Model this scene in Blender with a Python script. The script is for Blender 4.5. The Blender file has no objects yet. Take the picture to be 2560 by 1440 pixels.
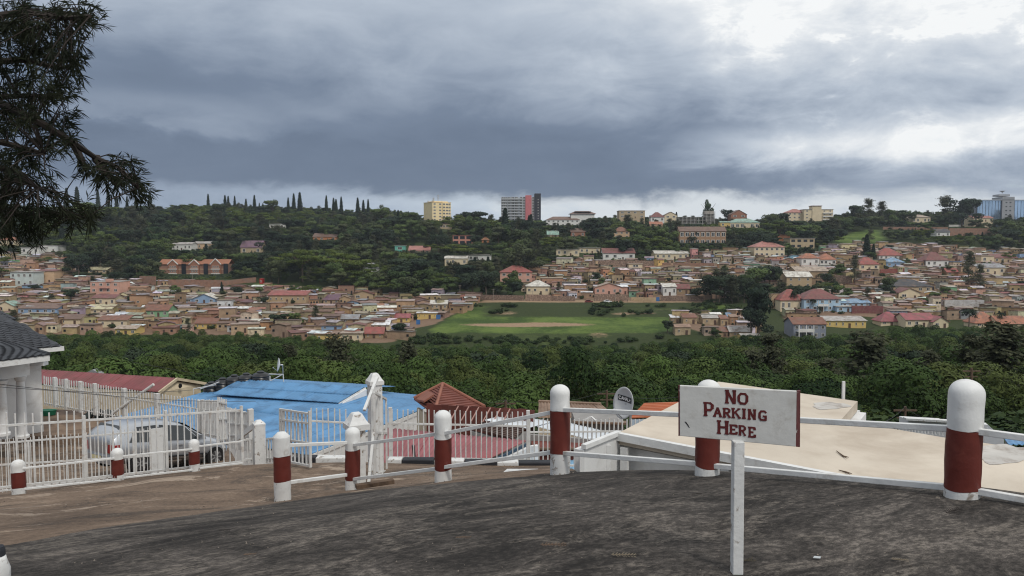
import bpy, math, random
import numpy as np
from mathutils import Vector, Matrix
R = math.radians
sc = bpy.context.scene
COL = sc.collection

# ---------------------------------------------------------------- camera
F = 1900.0                       # focal length in pixels of the 2560 px wide photograph
PITCH = math.atan(106.0 / F)     # looking slightly down: the horizon is at row 614
CZ = 1.6                         # eye height above the road
cd = bpy.data.cameras.new('camera'); cam = bpy.data.objects.new('camera', cd); COL.objects.link(cam)
cam.location = (0, 0, CZ); cam.rotation_euler = (math.pi / 2 - PITCH, 0, 0)
cd.sensor_width = 36.0; cd.lens = 36.0 * F / 2560.0; cd.clip_start = 0.05; cd.clip_end = 8000
sc.camera = cam

# ---------------------------------------------------------------- sun, sky, exposure
SUN_EL, SUN_AZ = 52.0, 150.0     # azimuth clockwise from the view direction: behind the right shoulder
sd = bpy.data.lights.new('sun', 'SUN'); sun = bpy.data.objects.new('sun', sd); COL.objects.link(sun)
sd.energy = 1.5; sd.angle = R(11); sd.color = (1.0, 0.95, 0.87)
_s = Vector((math.sin(R(SUN_AZ)) * math.cos(R(SUN_EL)), math.cos(R(SUN_AZ)) * math.cos(R(SUN_EL)), math.sin(R(SUN_EL))))
sun.rotation_euler = (-_s).to_track_quat('-Z', 'Y').to_euler(); sun.location = (0, 0, 60)
vs = sc.view_settings
vs.view_transform = 'Standard'; vs.look = 'None'; vs.exposure = 0.18; vs.gamma = 1.0; vs.use_curve_mapping = False


class NT:
    """small helper to write node trees as expressions"""
    def __init__(self, tree): self.t = tree; tree.nodes.clear()
    def n(self, typ, **kw):
        nd = self.t.nodes.new(typ)
        for k, v in kw.items(): setattr(nd, k, v)
        return nd
    def put(self, sock, v):
        if v is None: return
        if isinstance(v, bpy.types.NodeSocket): self.t.links.new(v, sock)
        else: sock.default_value = v
    def m(self, op, a, b=None, c=None, clamp=False):
        nd = self.n('ShaderNodeMath', operation=op, use_clamp=clamp)
        for i, x in enumerate((a, b, c)): self.put(nd.inputs[i], x)
        return nd.outputs[0]
    def ss(self, x, a, b, lo=0.0, hi=1.0):
        nd = self.n('ShaderNodeMapRange', interpolation_type='SMOOTHSTEP')
        for i, y in enumerate((x, a, b, lo, hi)): self.put(nd.inputs[i], y)
        return nd.outputs[0]
    def mix(self, f, a, b, blend='MIX'):
        nd = self.n('ShaderNodeMix', data_type='RGBA', blend_type=blend)
        self.put(nd.inputs[0], f)
        self.put(nd.inputs[6], a if isinstance(a, bpy.types.NodeSocket) else tuple(a)[:3] + (1,))
        self.put(nd.inputs[7], b if isinstance(b, bpy.types.NodeSocket) else tuple(b)[:3] + (1,))
        return nd.outputs[2]
    def noise(self, vec, scale, detail=4, rough=0.5, dist=0.0, dim='3D'):
        nd = self.n('ShaderNodeTexNoise', noise_dimensions=dim)
        self.put(nd.inputs['Vector'], vec)
        nd.inputs['Scale'].default_value = scale; nd.inputs['Detail'].default_value = detail
        nd.inputs['Roughness'].default_value = rough; nd.inputs['Distortion'].default_value = dist
        return nd.outputs[0]
    def comb(self, x, y, z):
        nd = self.n('ShaderNodeCombineXYZ')
        for i, v in enumerate((x, y, z)): self.put(nd.inputs[i], v)
        return nd.outputs[0]
    def sep(self, v):
        nd = self.n('ShaderNodeSeparateXYZ'); self.put(nd.inputs[0], v); return nd.outputs
    def vmul(self, v, s):
        nd = self.n('ShaderNodeVectorMath', operation='MULTIPLY'); self.put(nd.inputs[0], v); nd.inputs[1].default_value = s
        return nd.outputs[0]
    def ramp(self, f, stops):
        nd = self.n('ShaderNodeValToRGB'); self.put(nd.inputs[0], f); cr = nd.color_ramp
        while len(cr.elements) < len(stops): cr.elements.new(0.5)
        for e, (p, c) in zip(cr.elements, stops): e.position = p; e.color = tuple(c)[:3] + (1,)
        return nd.outputs[0]


def lin(r, g, b):
    f = lambda c: (c / 12.92 if c <= 0.04045 else ((c + 0.055) / 1.055) ** 2.4)
    return (f(r / 255), f(g / 255), f(b / 255))


def build_world():
    w = bpy.data.worlds.new('World'); sc.world = w; w.use_nodes = True
    N = NT(w.node_tree)
    d = N.n('ShaderNodeTexCoord').outputs['Generated']
    x, y, z = N.sep(d)
    el = N.m('ARCSINE', z)                                   # elevation
    az = N.m('ARCTAN2', x, y)                                # azimuth from the view direction
    zz = N.m('ADD', N.m('MAXIMUM', z, 0.0), 0.10)
    p = N.comb(N.m('DIVIDE', x, zz), N.m('DIVIDE', y, zz), 0.0)     # a flat cloud layer overhead
    wv = N.vmul(d, (2.2, 2.2, 6.0))
    n1 = N.noise(wv, 1.3, 3, 0.55, 0.3)                      # large masses
    n2 = N.noise(N.vmul(d, (3.5, 3.5, 9.0)), 2.6, 5, 0.62, 0.4)      # billows
    n3 = N.noise(p, 0.55, 4, 0.58, 0.25)
    n4 = N.noise(N.vmul(d, (1, 1, 2.2)), 9.0, 6, 0.65, 0.35)
    w1 = N.m('SUBTRACT', n1, 0.5); w2 = N.m('SUBTRACT', n2, 0.5); w3 = N.m('SUBTRACT', n3, 0.5); w4 = N.m('SUBTRACT', n4, 0.5)
    # base of the cloud bank: a wavy line a few degrees above the horizon
    slope = N.m('MULTIPLY', az, 0.016)
    e1 = N.m('ADD', N.m('ADD', el, slope), N.m('ADD', N.m('MULTIPLY', w2, 0.050), N.m('MULTIPLY', w4, 0.040)))
    under = N.m('MULTIPLY', N.ss(e1, 0.054, 0.078), N.ss(N.m('ABSOLUTE', az), 2.2, 1.2, 0.75, 1.0))
    # how thick (dark) the layer is above that
    e2 = N.m('ADD', el, N.m('ADD', N.m('MULTIPLY', w1, 0.15), N.m('ADD', N.m('MULTIPLY', w3, 0.11), N.m('MULTIPLY', w2, 0.05))))
    e2 = N.m('ADD', e2, N.m('MULTIPLY', az, 0.07))
    thin_up = N.ss(e2, 0.11, 0.30)
    az2 = N.m('ADD', az, N.m('ADD', N.m('MULTIPLY', w1, 0.24), N.m('ADD', N.m('MULTIPLY', w2, 0.14), N.m('MULTIPLY', el, 0.65))))
    thin_right = N.ss(az2, 0.14, 0.58)
    back = N.ss(N.m('ABSOLUTE', az), 0.75, 1.6)
    wob = N.m('ADD', N.m('MULTIPLY', w1, 0.05), N.m('MULTIPLY', w2, 0.05))
    band = N.m('MULTIPLY', N.ss(N.m('ADD', el, wob), 0.125, 0.145), N.ss(N.m('ADD', el, wob), 0.200, 0.160))
    band = N.m('MULTIPLY', band, N.ss(az, -0.05, -0.42))
    band2 = N.m('MULTIPLY', N.ss(N.m('ADD', el, wob), 0.088, 0.112), N.ss(N.m('ADD', el, wob), 0.150, 0.120))
    band2 = N.m('MULTIPLY', band2, N.ss(az, 0.14, 0.34))
    t = N.m('ADD', 0.03, N.m('MULTIPLY', thin_up, 0.50))
    t = N.m('ADD', t, N.m('MULTIPLY', thin_right, N.ss(el, 0.05, 0.13, 0.33, 0.44)))
    t = N.m('ADD', t, N.m('ADD', N.m('MULTIPLY', band, 0.22), N.m('MULTIPLY', band2, 0.42)))
    t = N.m('ADD', t, N.m('MULTIPLY', back, 0.12))
    t = N.m('ADD', t, N.ss(el, 0.20, 0.80, 0.0, 0.40))                   # overcast grows lighter towards the zenith
    t = N.m('ADD', t, N.m('MULTIPLY', w3, 0.16))
    t = N.m('ADD', t, N.m('ADD', N.m('MULTIPLY', w2, 0.22), N.m('MULTIPLY', w4, N.ss(az2, 0.15, 0.6, 0.06, 0.72))))
    glow = N.m('MULTIPLY', N.ss(N.m('ADD', az2, N.m('MULTIPLY', w4, 0.5)), 0.42, 0.58), N.ss(N.m('ADD', n4, N.m('MULTIPLY', w2, 0.6)), 0.50, 0.64))
    t = N.m('ADD', t, N.m('MULTIPLY', N.m('MULTIPLY', glow, N.ss(el, 0.09, 0.16)), 0.16))
    cloud = N.ramp(t, [(0.0, lin(101, 115, 135)), (0.16, lin(112, 126, 146)), (0.36, lin(144, 156, 173)), (0.58, lin(174, 184, 197)), (0.82, lin(205, 211, 218)), (1.0, lin(234, 236, 237))])
    strip = N.ramp(N.m('ADD', N.m('ADD', N.m('MULTIPLY', w2, 0.9), N.ss(az, -0.6, 0.25)), N.m('MULTIPLY', N.ss(el, 0.0, 0.06), 0.1)),
                   [(0.0, lin(128, 142, 162)), (0.45, lin(158, 171, 188)), (0.85, lin(186, 197, 208)), (1.0, lin(206, 212, 217))])
    col = N.mix(under, strip, cloud)
    sky = N.n('ShaderNodeTexSky', sky_type='NISHITA'); sky.sun_disc = False
    sky.sun_elevation = R(SUN_EL); sky.sun_rotation = R(SUN_AZ)
    clear = N.mix(1.0, sky.outputs[0], (0.11, 0.11, 0.11), 'MULTIPLY')   # the clear sky behind the clouds
    gap = N.m('MULTIPLY', N.ss(N.m('ADD', n4, N.m('MULTIPLY', w3, 0.3)), 0.60, 0.74), N.m('MULTIPLY', N.ss(az2, 0.45, 0.75), 0.75))
    col = N.mix(gap, col, clear)
    ground = N.ss(z, -0.02, 0.0)
    col = N.mix(ground, (0.07, 0.075, 0.06), col)
    bg = N.n('ShaderNodeBackground'); N.put(bg.inputs[0], col); bg.inputs[1].default_value = 1.0
    out = N.n('ShaderNodeOutputWorld'); N.t.links.new(bg.outputs[0], out.inputs[0])
    w.cycles.sampling_method = 'MANUAL'; w.cycles.sample_map_resolution = 1024


build_world()
sc.render.engine = 'CYCLES'
cy = sc.cycles
cy.use_denoising = True; cy.denoiser = 'OPENIMAGEDENOISE'; cy.denoising_prefilter = 'ACCURATE'; cy.pixel_filter_type = 'BLACKMAN_HARRIS'; cy.filter_width = 1.15; cy.max_bounces = 6; cy.diffuse_bounces = 3; cy.glossy_bounces = 3; cy.transmission_bounces = 4
cy.transparent_max_bounces = 8; cy.caustics_reflective = False; cy.caustics_refractive = False
cy.use_adaptive_sampling = False
try: cy.sampling_pattern = 'BLUE_NOISE'
except Exception: pass
cy.volume_max_steps = 64; cy.sample_clamp_indirect = 4.0

# ---------------------------------------------------------------- helpers
rnd = random.Random(7)


def ray(px, py):
    u = (px - 1280.0) / F; v = (720.0 - py) / F
    c, s = math.cos(PITCH), math.sin(PITCH)
    return Vector((u, c + v * s, -s + v * c))


def at(px, py, d):
    r = ray(px, py); r = r * (d / r.y)
    return Vector((r.x, r.y, r.z + CZ))


def proj(p):
    x, y, z = p[0], p[1], p[2] - CZ
    c, s = math.cos(PITCH), math.sin(PITCH)
    fw = y * c - z * s; up = y * s + z * c
    return 1280 + F * x / fw, 720 - F * up / fw


def V(*a): return Vector(a)


class MB:
    """collects faces and links them as ONE mesh object"""
    def __init__(self): self.v = []; self.f = []; self.m = []; self.c = []; self.cur = (1, 1, 1); self.mi = 0
    def col(self, c, mi=None):
        self.cur = tuple(c)[:3]
        if mi is not None: self.mi = mi
        return self
    def face(self, *pts):
        i = len(self.v); self.v.extend([tuple(p) for p in pts]); self.f.append(tuple(range(i, i + len(pts)))); self.m.append(self.mi); self.c.append(self.cur)
    def mesh_faces(self, verts, faces):
        i = len(self.v); self.v.extend([tuple(p) for p in verts])
        for f in faces: self.f.append(tuple(k + i for k in f)); self.m.append(self.mi); self.c.append(self.cur)
    def hexa(self, b, t):
        """b, t: four bottom and four top points, counter-clockwise from above"""
        self.mesh_faces(list(b) + list(t), [(3, 2, 1, 0), (4, 5, 6, 7), (0, 1, 5, 4), (1, 2, 6, 5), (2, 3, 7, 6), (3, 0, 4, 7)])
    def box(self, c, s, rz=0.0):
        c = Vector(c); ca, sa = math.cos(rz), math.sin(rz); hx, hy, hz = s[0] / 2, s[1] / 2, s[2] / 2
        q = [(-hx, -hy), (hx, -hy), (hx, hy), (-hx, hy)]
        q = [(c.x + a * ca - b * sa, c.y + a * sa + b * ca) for a, b in q]
        self.hexa([(a, b, c.z - hz) for a, b in q], [(a, b, c.z + hz) for a, b in q])
    def bar(self, p, q, w, h=None, up=(0, 0, 1)):
        p = Vector(p); q = Vector(q); h = h or w; d = (q - p).normalized(); u = Vector(up)
        s = d.cross(u)
        if s.length < 1e-4: s = d.cross(Vector((0, 1, 0)))
        s.normalize(); n = s.cross(d)
        s = s * (w / 2); n = n * (h / 2)
        self.mesh_faces([p - s - n, p + s - n, p + s + n, p - s + n, q - s - n, q + s - n, q + s + n, q - s + n],
                        [(0, 1, 2, 3), (7, 6, 5, 4), (0, 4, 5, 1), (1, 5, 6, 2), (2, 6, 7, 3), (3, 7, 4, 0)])
    def tube(self, p, q, r0, r1=None, n=8, caps=True):
        p = Vector(p); q = Vector(q); r1 = r0 if r1 is None else r1; d = (q - p).normalized()
        a = d.cross(Vector((0, 0, 1)))
        if a.length < 1e-3: a = d.cross(Vector((0, 1, 0)))
        a.normalize(); b = d.cross(a)
        vs = []
        for k in range(n):
            t = 2 * math.pi * k / n; o = a * math.cos(t) + b * math.sin(t)
            vs.append(p + o * r0)
        for k in range(n):
            t = 2 * math.pi * k / n; o = a * math.cos(t) + b * math.sin(t)
            vs.append(q + o * r1)
        fs = [(k, k + n, (k + 1) % n + n, (k + 1) % n) for k in range(n)]
        if caps: fs += [tuple(range(n)), tuple(range(2 * n - 1, n - 1, -1))]
        self.mesh_faces(vs, fs)
    def path(self, pts, rads, n=6):
        for i in range(len(pts) - 1): self.tube(pts[i], pts[i + 1], rads[i], rads[i + 1], n, caps=(i in (0, len(pts) - 2)))
    def lathe(self, c, prof, n=24, sx=1.0, sy=1.0):
        c = Vector(c); vs = []; fs = []
        for r, z in prof:
            for k in range(n):
                t = 2 * math.pi * k / n; vs.append((c.x + r * sx * math.cos(t), c.y + r * sy * math.sin(t), c.z + z))
        for i in range(len(prof) - 1):
            for k in range(n):
                fs.append((i * n + k, i * n + (k + 1) % n, (i + 1) * n + (k + 1) % n, (i + 1) * n + k))
        fs.append(tuple(range(n - 1, -1, -1))); fs.append(tuple((len(prof) - 1) * n + k for k in range(n)))
        self.mesh_faces(vs, fs)
    def prism(self, pts, ext):
        """polygon pts swept by the vector ext"""
        ext = Vector(ext); n = len(pts); a = [Vector(p) for p in pts]; b = [p + ext for p in a]
        fs = [tuple(range(n)), tuple(range(2 * n - 1, n - 1, -1))] + [(i, i + n, (i + 1) % n + n, (i + 1) % n) for i in range(n)]
        self.mesh_faces(a + b, fs)
    def data(self, name, mats, smooth=False, org=(0, 0, 0)):
        me = bpy.data.meshes.new(name)
        o = Vector(org)
        me.from_pydata([(v[0] - o.x, v[1] - o.y, v[2] - o.z) for v in self.v], [], self.f)
        mats = mats if isinstance(mats, (list, tuple)) else [mats]
        for m in mats: me.materials.append(m)
        me.polygons.foreach_set('material_index', self.m)
        if any(c != (1, 1, 1) for c in self.c):
            ca = me.color_attributes.new('Col', 'FLOAT_COLOR', 'CORNER')
            arr = np.ones((len(me.loops), 4), dtype=np.float32)
            ln = np.array([len(f) for f in self.f]); arr[:, :3] = np.repeat(np.array(self.c, dtype=np.float32), ln, axis=0)
            ca.data.foreach_set('color', arr.ravel())
        if smooth:
            me.polygons.foreach_set('use_smooth', [True] * len(self.f))
        me.update()
        return me
    def build(self, name, mats, parent=None, smooth=False, fix=False):
        org = Vector(np.array(self.v).mean(axis=0)) if self.v else Vector((0, 0, 0))
        if parent is None and self.v: org.z = min(v[2] for v in self.v)
        me = self.data(name, mats, smooth, org)
        if fix: fix_normals(me)
        return put(name, me, org, parent)


WLOC = {}


def fix_normals(me):
    import bmesh
    bm = bmesh.new(); bm.from_mesh(me); bmesh.ops.remove_doubles(bm, verts=bm.verts, dist=1e-4)
    bmesh.ops.recalc_face_normals(bm, faces=bm.faces); bm.to_mesh(me); bm.free()


def put(name, me, loc, parent=None, rz=0.0, scale=None, rot=None):
    o = bpy.data.objects.new(name, me); COL.objects.link(o)
    loc = Vector(loc); WLOC[o.name] = loc
    if parent is not None:
        o.parent = parent; o.location = loc - WLOC[parent.name]
    else: o.location = loc
    o.rotation_euler = rot if rot is not None else (0, 0, rz)
    if scale is not None: o.scale = scale
    return o


def tag(o, label, cat, group=None, kind=None):
    if label: o['label'] = label
    if cat: o['category'] = cat
    if group: o['group'] = group
    if kind: o['kind'] = kind
    return o


def thing(name, loc, label, cat, group=None):
    return tag(put(name, None, loc), label, cat, group)


def smooth_by_angle(o, ang=40):
    me = o.data; me.polygons.foreach_set('use_smooth', [True] * len(me.polygons))
    try: me.set_sharp_from_angle(angle=R(ang))
    except Exception: pass
    return o


# ---------------------------------------------------------------- materials
MATS = {}


def mat(name, col, rough=0.75, var=0.25, scale=4.0, bump=0.0, bscale=30.0, metal=0.0, vcol=False, dirt=None, dirt_amt=0.5, dirt_scale=1.5,
        stretch=(1, 1, 1), spec=0.3, objvar=0.0, coat=0.0, translucent=0.0, dirt_w=0.14):
    if name in MATS: return MATS[name]
    m = bpy.data.materials.new(name); m.use_nodes = True; N = NT(m.node_tree)
    tc = N.n('ShaderNodeTexCoord').outputs['Object']
    geo = N.n('ShaderNodeNewGeometry').outputs['Position']
    pos = N.vmul(geo, stretch)
    n1 = N.noise(pos, scale, 6, 0.6)
    if vcol:
        a = N.n('ShaderNodeAttribute', attribute_name='Col'); base = a.outputs['Color']
        if col: base = N.mix(1.0, base, col, 'MULTIPLY')
    else: base = tuple(col)
    v = N.ss(n1, 0.25, 0.75, 1.0 - var, 1.0 + var * 0.6)
    if objvar:
        orr = N.n('ShaderNodeObjectInfo').outputs['Random']
        v = N.m('MULTIPLY', v, N.m('ADD', 1.0 - objvar, N.m('MULTIPLY', orr, 2 * objvar)))
    c = N.mix(1.0, base, N.comb(v, v, v), 'MULTIPLY')
    if dirt:
        nd = N.noise(pos, dirt_scale, 7, 0.65, 0.4)
        th = 0.5 + (0.5 - dirt_amt) * 0.5
        c = N.mix(N.ss(nd, th - dirt_w, th + dirt_w), c, dirt)
    p = N.n('ShaderNodeBsdfPrincipled'); N.put(p.inputs['Base Color'], c)
    p.inputs['Roughness'].default_value = rough; p.inputs['Metallic'].default_value = metal
    p.inputs['Specular IOR Level'].default_value = spec
    if coat: p.inputs['Coat Weight'].default_value = coat; p.inputs['Coat Roughness'].default_value = 0.06
    if bump:
        b = N.n('ShaderNodeBump'); b.inputs['Strength'].default_value = bump; b.inputs['Distance'].default_value = 0.02
        N.put(b.inputs['Height'], N.noise(pos, bscale, 5, 0.6)); N.put(p.inputs['Normal'], b.outputs[0])
    out = N.n('ShaderNodeOutputMaterial')
    sh = p.outputs[0]
    if translucent:
        tr = N.n('ShaderNodeBsdfTranslucent'); N.put(tr.inputs[0], c)
        mx = N.n('ShaderNodeMixShader'); mx.inputs[0].default_value = translucent
        N.t.links.new(sh, mx.inputs[1]); N.t.links.new(tr.outputs[0], mx.inputs[2]); sh = mx.outputs[0]
    N.t.links.new(sh, out.inputs[0])
    MATS[name] = m
    return m


def leaf_mat(name, dark, light, objvar=0.25, scale=0.12, translucent=0.25, hue_b=None):
    """foliage: tone differs from plant to plant and from twig to twig"""
    if name in MATS: return MATS[name]
    m = bpy.data.materials.new(name); m.use_nodes = True; N = NT(m.node_tree)
    pos = N.n('ShaderNodeNewGeometry').outputs['Position']
    a = N.n('ShaderNodeAttribute', attribute_name='Col').outputs['Fac']
    orr = N.n('ShaderNodeObjectInfo').outputs['Random']
    n1 = N.noise(pos, scale, 4, 0.6)
    f = N.m('ADD', N.m('MULTIPLY', a, 0.45), N.m('ADD', N.m('MULTIPLY', orr, objvar * 1.5), N.m('MULTIPLY', N.m('SUBTRACT', n1, 0.62), 0.9)), clamp=True)
    c = N.mix(f, dark, light)
    if hue_b: c = N.mix(N.m('MULTIPLY', N.ss(N.m('FRACT', N.m('MULTIPLY', orr, 7.31)), 0.45, 1.0), 0.75), c, hue_b)
    p = N.n('ShaderNodeBsdfPrincipled'); N.put(p.inputs['Base Color'], c)
    p.inputs['Roughness'].default_value = 0.75; p.inputs['Specular IOR Level'].default_value = 0.12
    tr = N.n('ShaderNodeBsdfTranslucent'); N.put(tr.inputs[0], c)
    mx = N.n('ShaderNodeMixShader'); mx.inputs[0].default_value = translucent
    out = N.n('ShaderNodeOutputMaterial')
    N.t.links.new(p.outputs[0], mx.inputs[1]); N.t.links.new(tr.outputs[0], mx.inputs[2]); N.t.links.new(mx.outputs[0], out.inputs[0])
    MATS[name] = m
    return m


# ---------------------------------------------------------------- lie of the land
NEAR_PTS = []
BOLL = [  # photo column, base row, depth, top row, pipe diameter
    (2404, 1240, 4.80, 942, 0.205), (1767, 1190, 6.20, 945, 0.197), (1400, 1183, 7.40, 957, 0.194), (1108, 1203, 8.50, 1021, 0.192),
    (882, 1226, 9.90, 1064, 0.196), (707, 1252, 9.20, 1075, 0.203), (487, 1178, 14.2, 1096, 0.195), (295, 1201, 13.2, 1118, 0.200), (48, 1236, 12.2, 1147, 0.205)]
for b in BOLL: NEAR_PTS.append(at(b[0], b[1], b[2]))
for px, py, d in ((1845, 1432, 3.7), (1300, 1170, 14.6), (1000, 1160, 14.8), (780, 1158, 14.6), (620, 1164, 14.8), (0, 1440, 4.3), (0, 1300, 8.2), (330, 1300, 7.2), (1280, 1440, 3.68), (2560, 1440, 3.6),
                  (2560, 1262, 4.55), (414, 1187, 18.0), (0, 1238, 16.5), (321, 1191, 21.8), (510, 1156, 24.2), (60, 1135, 26.5), (300, 1110, 28.0), (560, 1130, 26.0), (100, 1080, 32.0)):
    NEAR_PTS.append(at(px, py, d))
NEAR_PTS += [V(-6, 0, 0.05), V(0, 0, 0.0), V(5, 0, 0.0), V(-16, 10, -2.2), V(-20, 30, -5.2), V(0, -8, 0.2), V(8, 3, 0.0), V(-14, 2, -0.6)]


def tps_fit(pts):
    P = np.array([(p[0], p[1]) for p in pts]); z = np.array([p[2] for p in pts]); n = len(P)
    d = np.linalg.norm(P[:, None] - P[None], axis=2); K = np.where(d > 0, d * d * np.log(d + 1e-12), 0) + np.eye(n) * 0.4
    A = np.zeros((n + 3, n + 3)); A[:n, :n] = K; A[:n, n] = 1; A[:n, n + 1:] = P; A[n, :n] = 1; A[n + 1:, :n] = P.T
    s = np.linalg.solve(A, np.concatenate([z, [0, 0, 0]]))
    def f(x, y):
        x = np.asarray(x, float); y = np.asarray(y, float)
        dd = np.sqrt((x[..., None] - P[:, 0]) ** 2 + (y[..., None] - P[:, 1]) ** 2)
        return (np.where(dd > 0, dd * dd * np.log(dd + 1e-12), 0) * s[:n]).sum(-1) + s[n] + s[n + 1] * x + s[n + 2] * y
    return f


near_z = tps_fit(NEAR_PTS)


def gz(x, y): return float(near_z(x, y))


_py = np.array([5, 14, 20, 30, 45, 60, 100, 150, 200, 250, 280, 300, 322, 338, 352, 358, 391, 402, 411, 450, 520, 600, 700, 800, 860, 920, 1000, 1300, 3000], float)
_pz = np.array([-5, -6.6, -8.0, -9.8, -13, -16.5, -25, -32, -37.5, -40, -38.8, -37.3, -35.3, -34.9, -34.6, -33.8, -30.3, -30.0, -29.6, -23.5, -12.6, 0, 16, 29, 34, 33, 25, -20, -160], float)
_gy = np.arange(5, 3000, 2.0); _gzv = np.interp(_gy, _py, _pz)
_k = np.ones(5) / 5; _gzs = np.convolve(np.pad(_gzv, 2, mode='edge'), _k, mode='valid')


def far_z(x, y):
    x = np.asarray(x, float); y = np.asarray(y, float)
    yy = y + 14 * np.sin(x * 0.011 + 0.6) * np.clip((y - 280) / 200, 0, 1) * np.clip((np.abs(x - 30) - 60) / 80, 0, 1)
    z = np.interp(yy, _gy, _gzs) + CZ
    a = np.clip((y - 60) / 200, 0, 1)
    z = z + a * (0.8 * np.sin(x * 0.045 + 1.0) * np.sin(y * 0.037) + 0.5 * np.sin(x * 0.13 + y * 0.05) + 2.4 * np.clip((y - 420) / 200, 0, 1) * np.sin(x * 0.017 + 2.1) * np.sin(y * 0.012))
    # the ridge dips right of the yellow tower and rises again under the tall trees further right
    col = 1280 + F * x / np.maximum(y, 1.0)
    dip = np.interp(col, [-900, 300, 560, 760, 1000, 1150, 1300, 2000, 2120, 2400, 2560, 3400], [0, 0, 4, -2, -4, -12, -13, -12, -4, -5, -8, -8])
    z = z + dip * np.clip((y - 620) / 180, 0, 1)
    return z


_dd = np.arange(60, 1100, 0.5)


def hit(px, py, dmin=60):
    """where the sight line through a pixel meets the land"""
    r = ray(px, py); d = _dd[_dd >= dmin]
    xs = r.x / r.y * d; zr = r.z / r.y * d + CZ
    below = np.nonzero(zr <= far_z(xs, d))[0]
    i = below[0] if len(below) else len(d) - 1
    return Vector((xs[i], d[i], float(far_z(xs[i], d[i]))))


def inpoly(x, y, poly):
    c = False; j = len(poly) - 1
    for i in range(len(poly)):
        xi, yi = poly[i]; xj, yj = poly[j]
        if (yi > y) != (yj > y) and x < (xj - xi) * (y - yi) / (yj - yi) + xi: c = not c
        j = i
    return c


# zones of the far slope, as seen in the photograph
Z_VILLAGE = [
    [(-300, 648), (120, 640), (215, 652), (235, 668), (150, 690), (215, 705), (330, 712), (640, 716), (670, 728), (800, 735), (880, 730), (1000, 748), (1190, 745), (1215, 752), (1140, 800), (1040, 822), (985, 858), (800, 858), (640, 842), (480, 838), (130, 838), (-300, 850)],
    [(1330, 690), (1380, 664), (1480, 655), (1560, 658), (1690, 655), (1760, 640), (1880, 632), (2000, 660), (2080, 700), (2000, 722), (1945, 715), (1870, 740), (1770, 750), (1500, 752), (1310, 750), (1310, 715)],
    [(1960, 655), (2120, 612), (2260, 605), (2420, 628), (2900, 636), (2900, 800), (2440, 800), (2250, 800), (2140, 790), (2010, 800), (1960, 800), (1950, 760), (2110, 745), (2100, 700), (2000, 690)],
    [(1670, 790), (1800, 786), (1890, 800), (1900, 846), (1800, 846), (1700, 818)],
]
Z_FIELD = [(1010, 862), (1120, 795), (1215, 752), (1770, 752), (1850, 772), (1790, 800), (1690, 800), (1660, 850), (1400, 866), (1200, 862)]
Z_GRASS = [[(640, 706), (830, 722), (850, 735), (800, 740), (660, 730), (625, 716)], [(2080, 600), (2140, 575), (2205, 572), (2226, 618), (2090, 618)], [(300, 640), (470, 636), (560, 640), (480, 650), (330, 655)]]
Z_ROAD = [[(1985, 735), (2065, 715), (2100, 711), (2170, 697), (2255, 682), (2262, 688), (2180, 707), (2110, 722), (2000, 745)], [(1150, 806), (1215, 752), (1205, 748), (1130, 800), (1060, 822), (1065, 830)], [(1060, 822), (1072, 827), (1018, 864), (1002, 864)], [(1200, 748), (1790, 752), (1790, 757), (1200, 756)]]


def zone(px, py):
    if inpoly(px, py, Z_FIELD): return 'field'
    for z in Z_ROAD:
        if inpoly(px, py, z): return 'road'
    for z in Z_VILLAGE:
        if inpoly(px, py, z): return 'village'
    for z in Z_GRASS:
        if inpoly(px, py, z): return 'grass'
    return 'wood'


# ---------------------------------------------------------------- the ground
def ground_mat(name, grass=True):
    m = bpy.data.materials.new(name); m.use_nodes = True; N = NT(m.node_tree)
    pos = N.n('ShaderNodeNewGeometry').outputs['Position']
    a = N.n('ShaderNodeAttribute', attribute_name='Col')
    sp = N.n('ShaderNodeSeparateColor'); N.t.links.new(a.outputs['Color'], sp.inputs[0])
    n1 = N.noise(pos, 0.05, 8, 0.65); n2 = N.noise(pos, 0.6, 6, 0.7)
    jit = N.m('ADD', N.m('MULTIPLY', N.m('SUBTRACT', n1, 0.5), 0.9), N.m('MULTIPLY', N.m('SUBTRACT', n2, 0.5), 0.5))
    wood = N.mix(n2, (0.022, 0.035, 0.014), (0.05, 0.062, 0.022))
    gr = N.mix(N.ss(N.m('ADD', n1, N.m('MULTIPLY', N.m('SUBTRACT', n2, 0.5), 0.5)), 0.35, 0.65), (0.042, 0.072, 0.018), (0.110, 0.155, 0.038))
    soil = N.mix(n2, (0.20, 0.13, 0.08), (0.36, 0.26, 0.175))
    earth = N.mix(n2, (0.13, 0.085, 0.058), (0.25, 0.17, 0.12))
    c = N.mix(N.ss(N.m('ADD', sp.outputs[1], N.m('MULTIPLY', jit, 0.35)), 0.34, 0.66), wood, gr)
    c = N.mix(N.ss(N.m('ADD', sp.outputs[0], N.m('MULTIPLY', jit, 0.95)), 0.36, 0.74), c, soil)
    c = N.mix(N.ss(N.m('ADD', sp.outputs[2], N.m('MULTIPLY', jit, 0.3)), 0.4, 0.6), c, earth)
    p = N.n('ShaderNodeBsdfPrincipled'); N.put(p.inputs['Base Color'], c); p.inputs['Roughness'].default_value = 0.95; p.inputs['Specular IOR Level'].default_value = 0.1
    b = N.n('ShaderNodeBump'); b.inputs['Strength'].default_value = 0.6; b.inputs['Distance'].default_value = 0.6
    N.put(b.inputs['Height'], N.noise(pos, 0.9, 6, 0.7)); N.put(p.inputs['Normal'], b.outputs[0])
    out = N.n('ShaderNodeOutputMaterial'); N.t.links.new(p.outputs[0], out.inputs[0])
    return m


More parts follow.
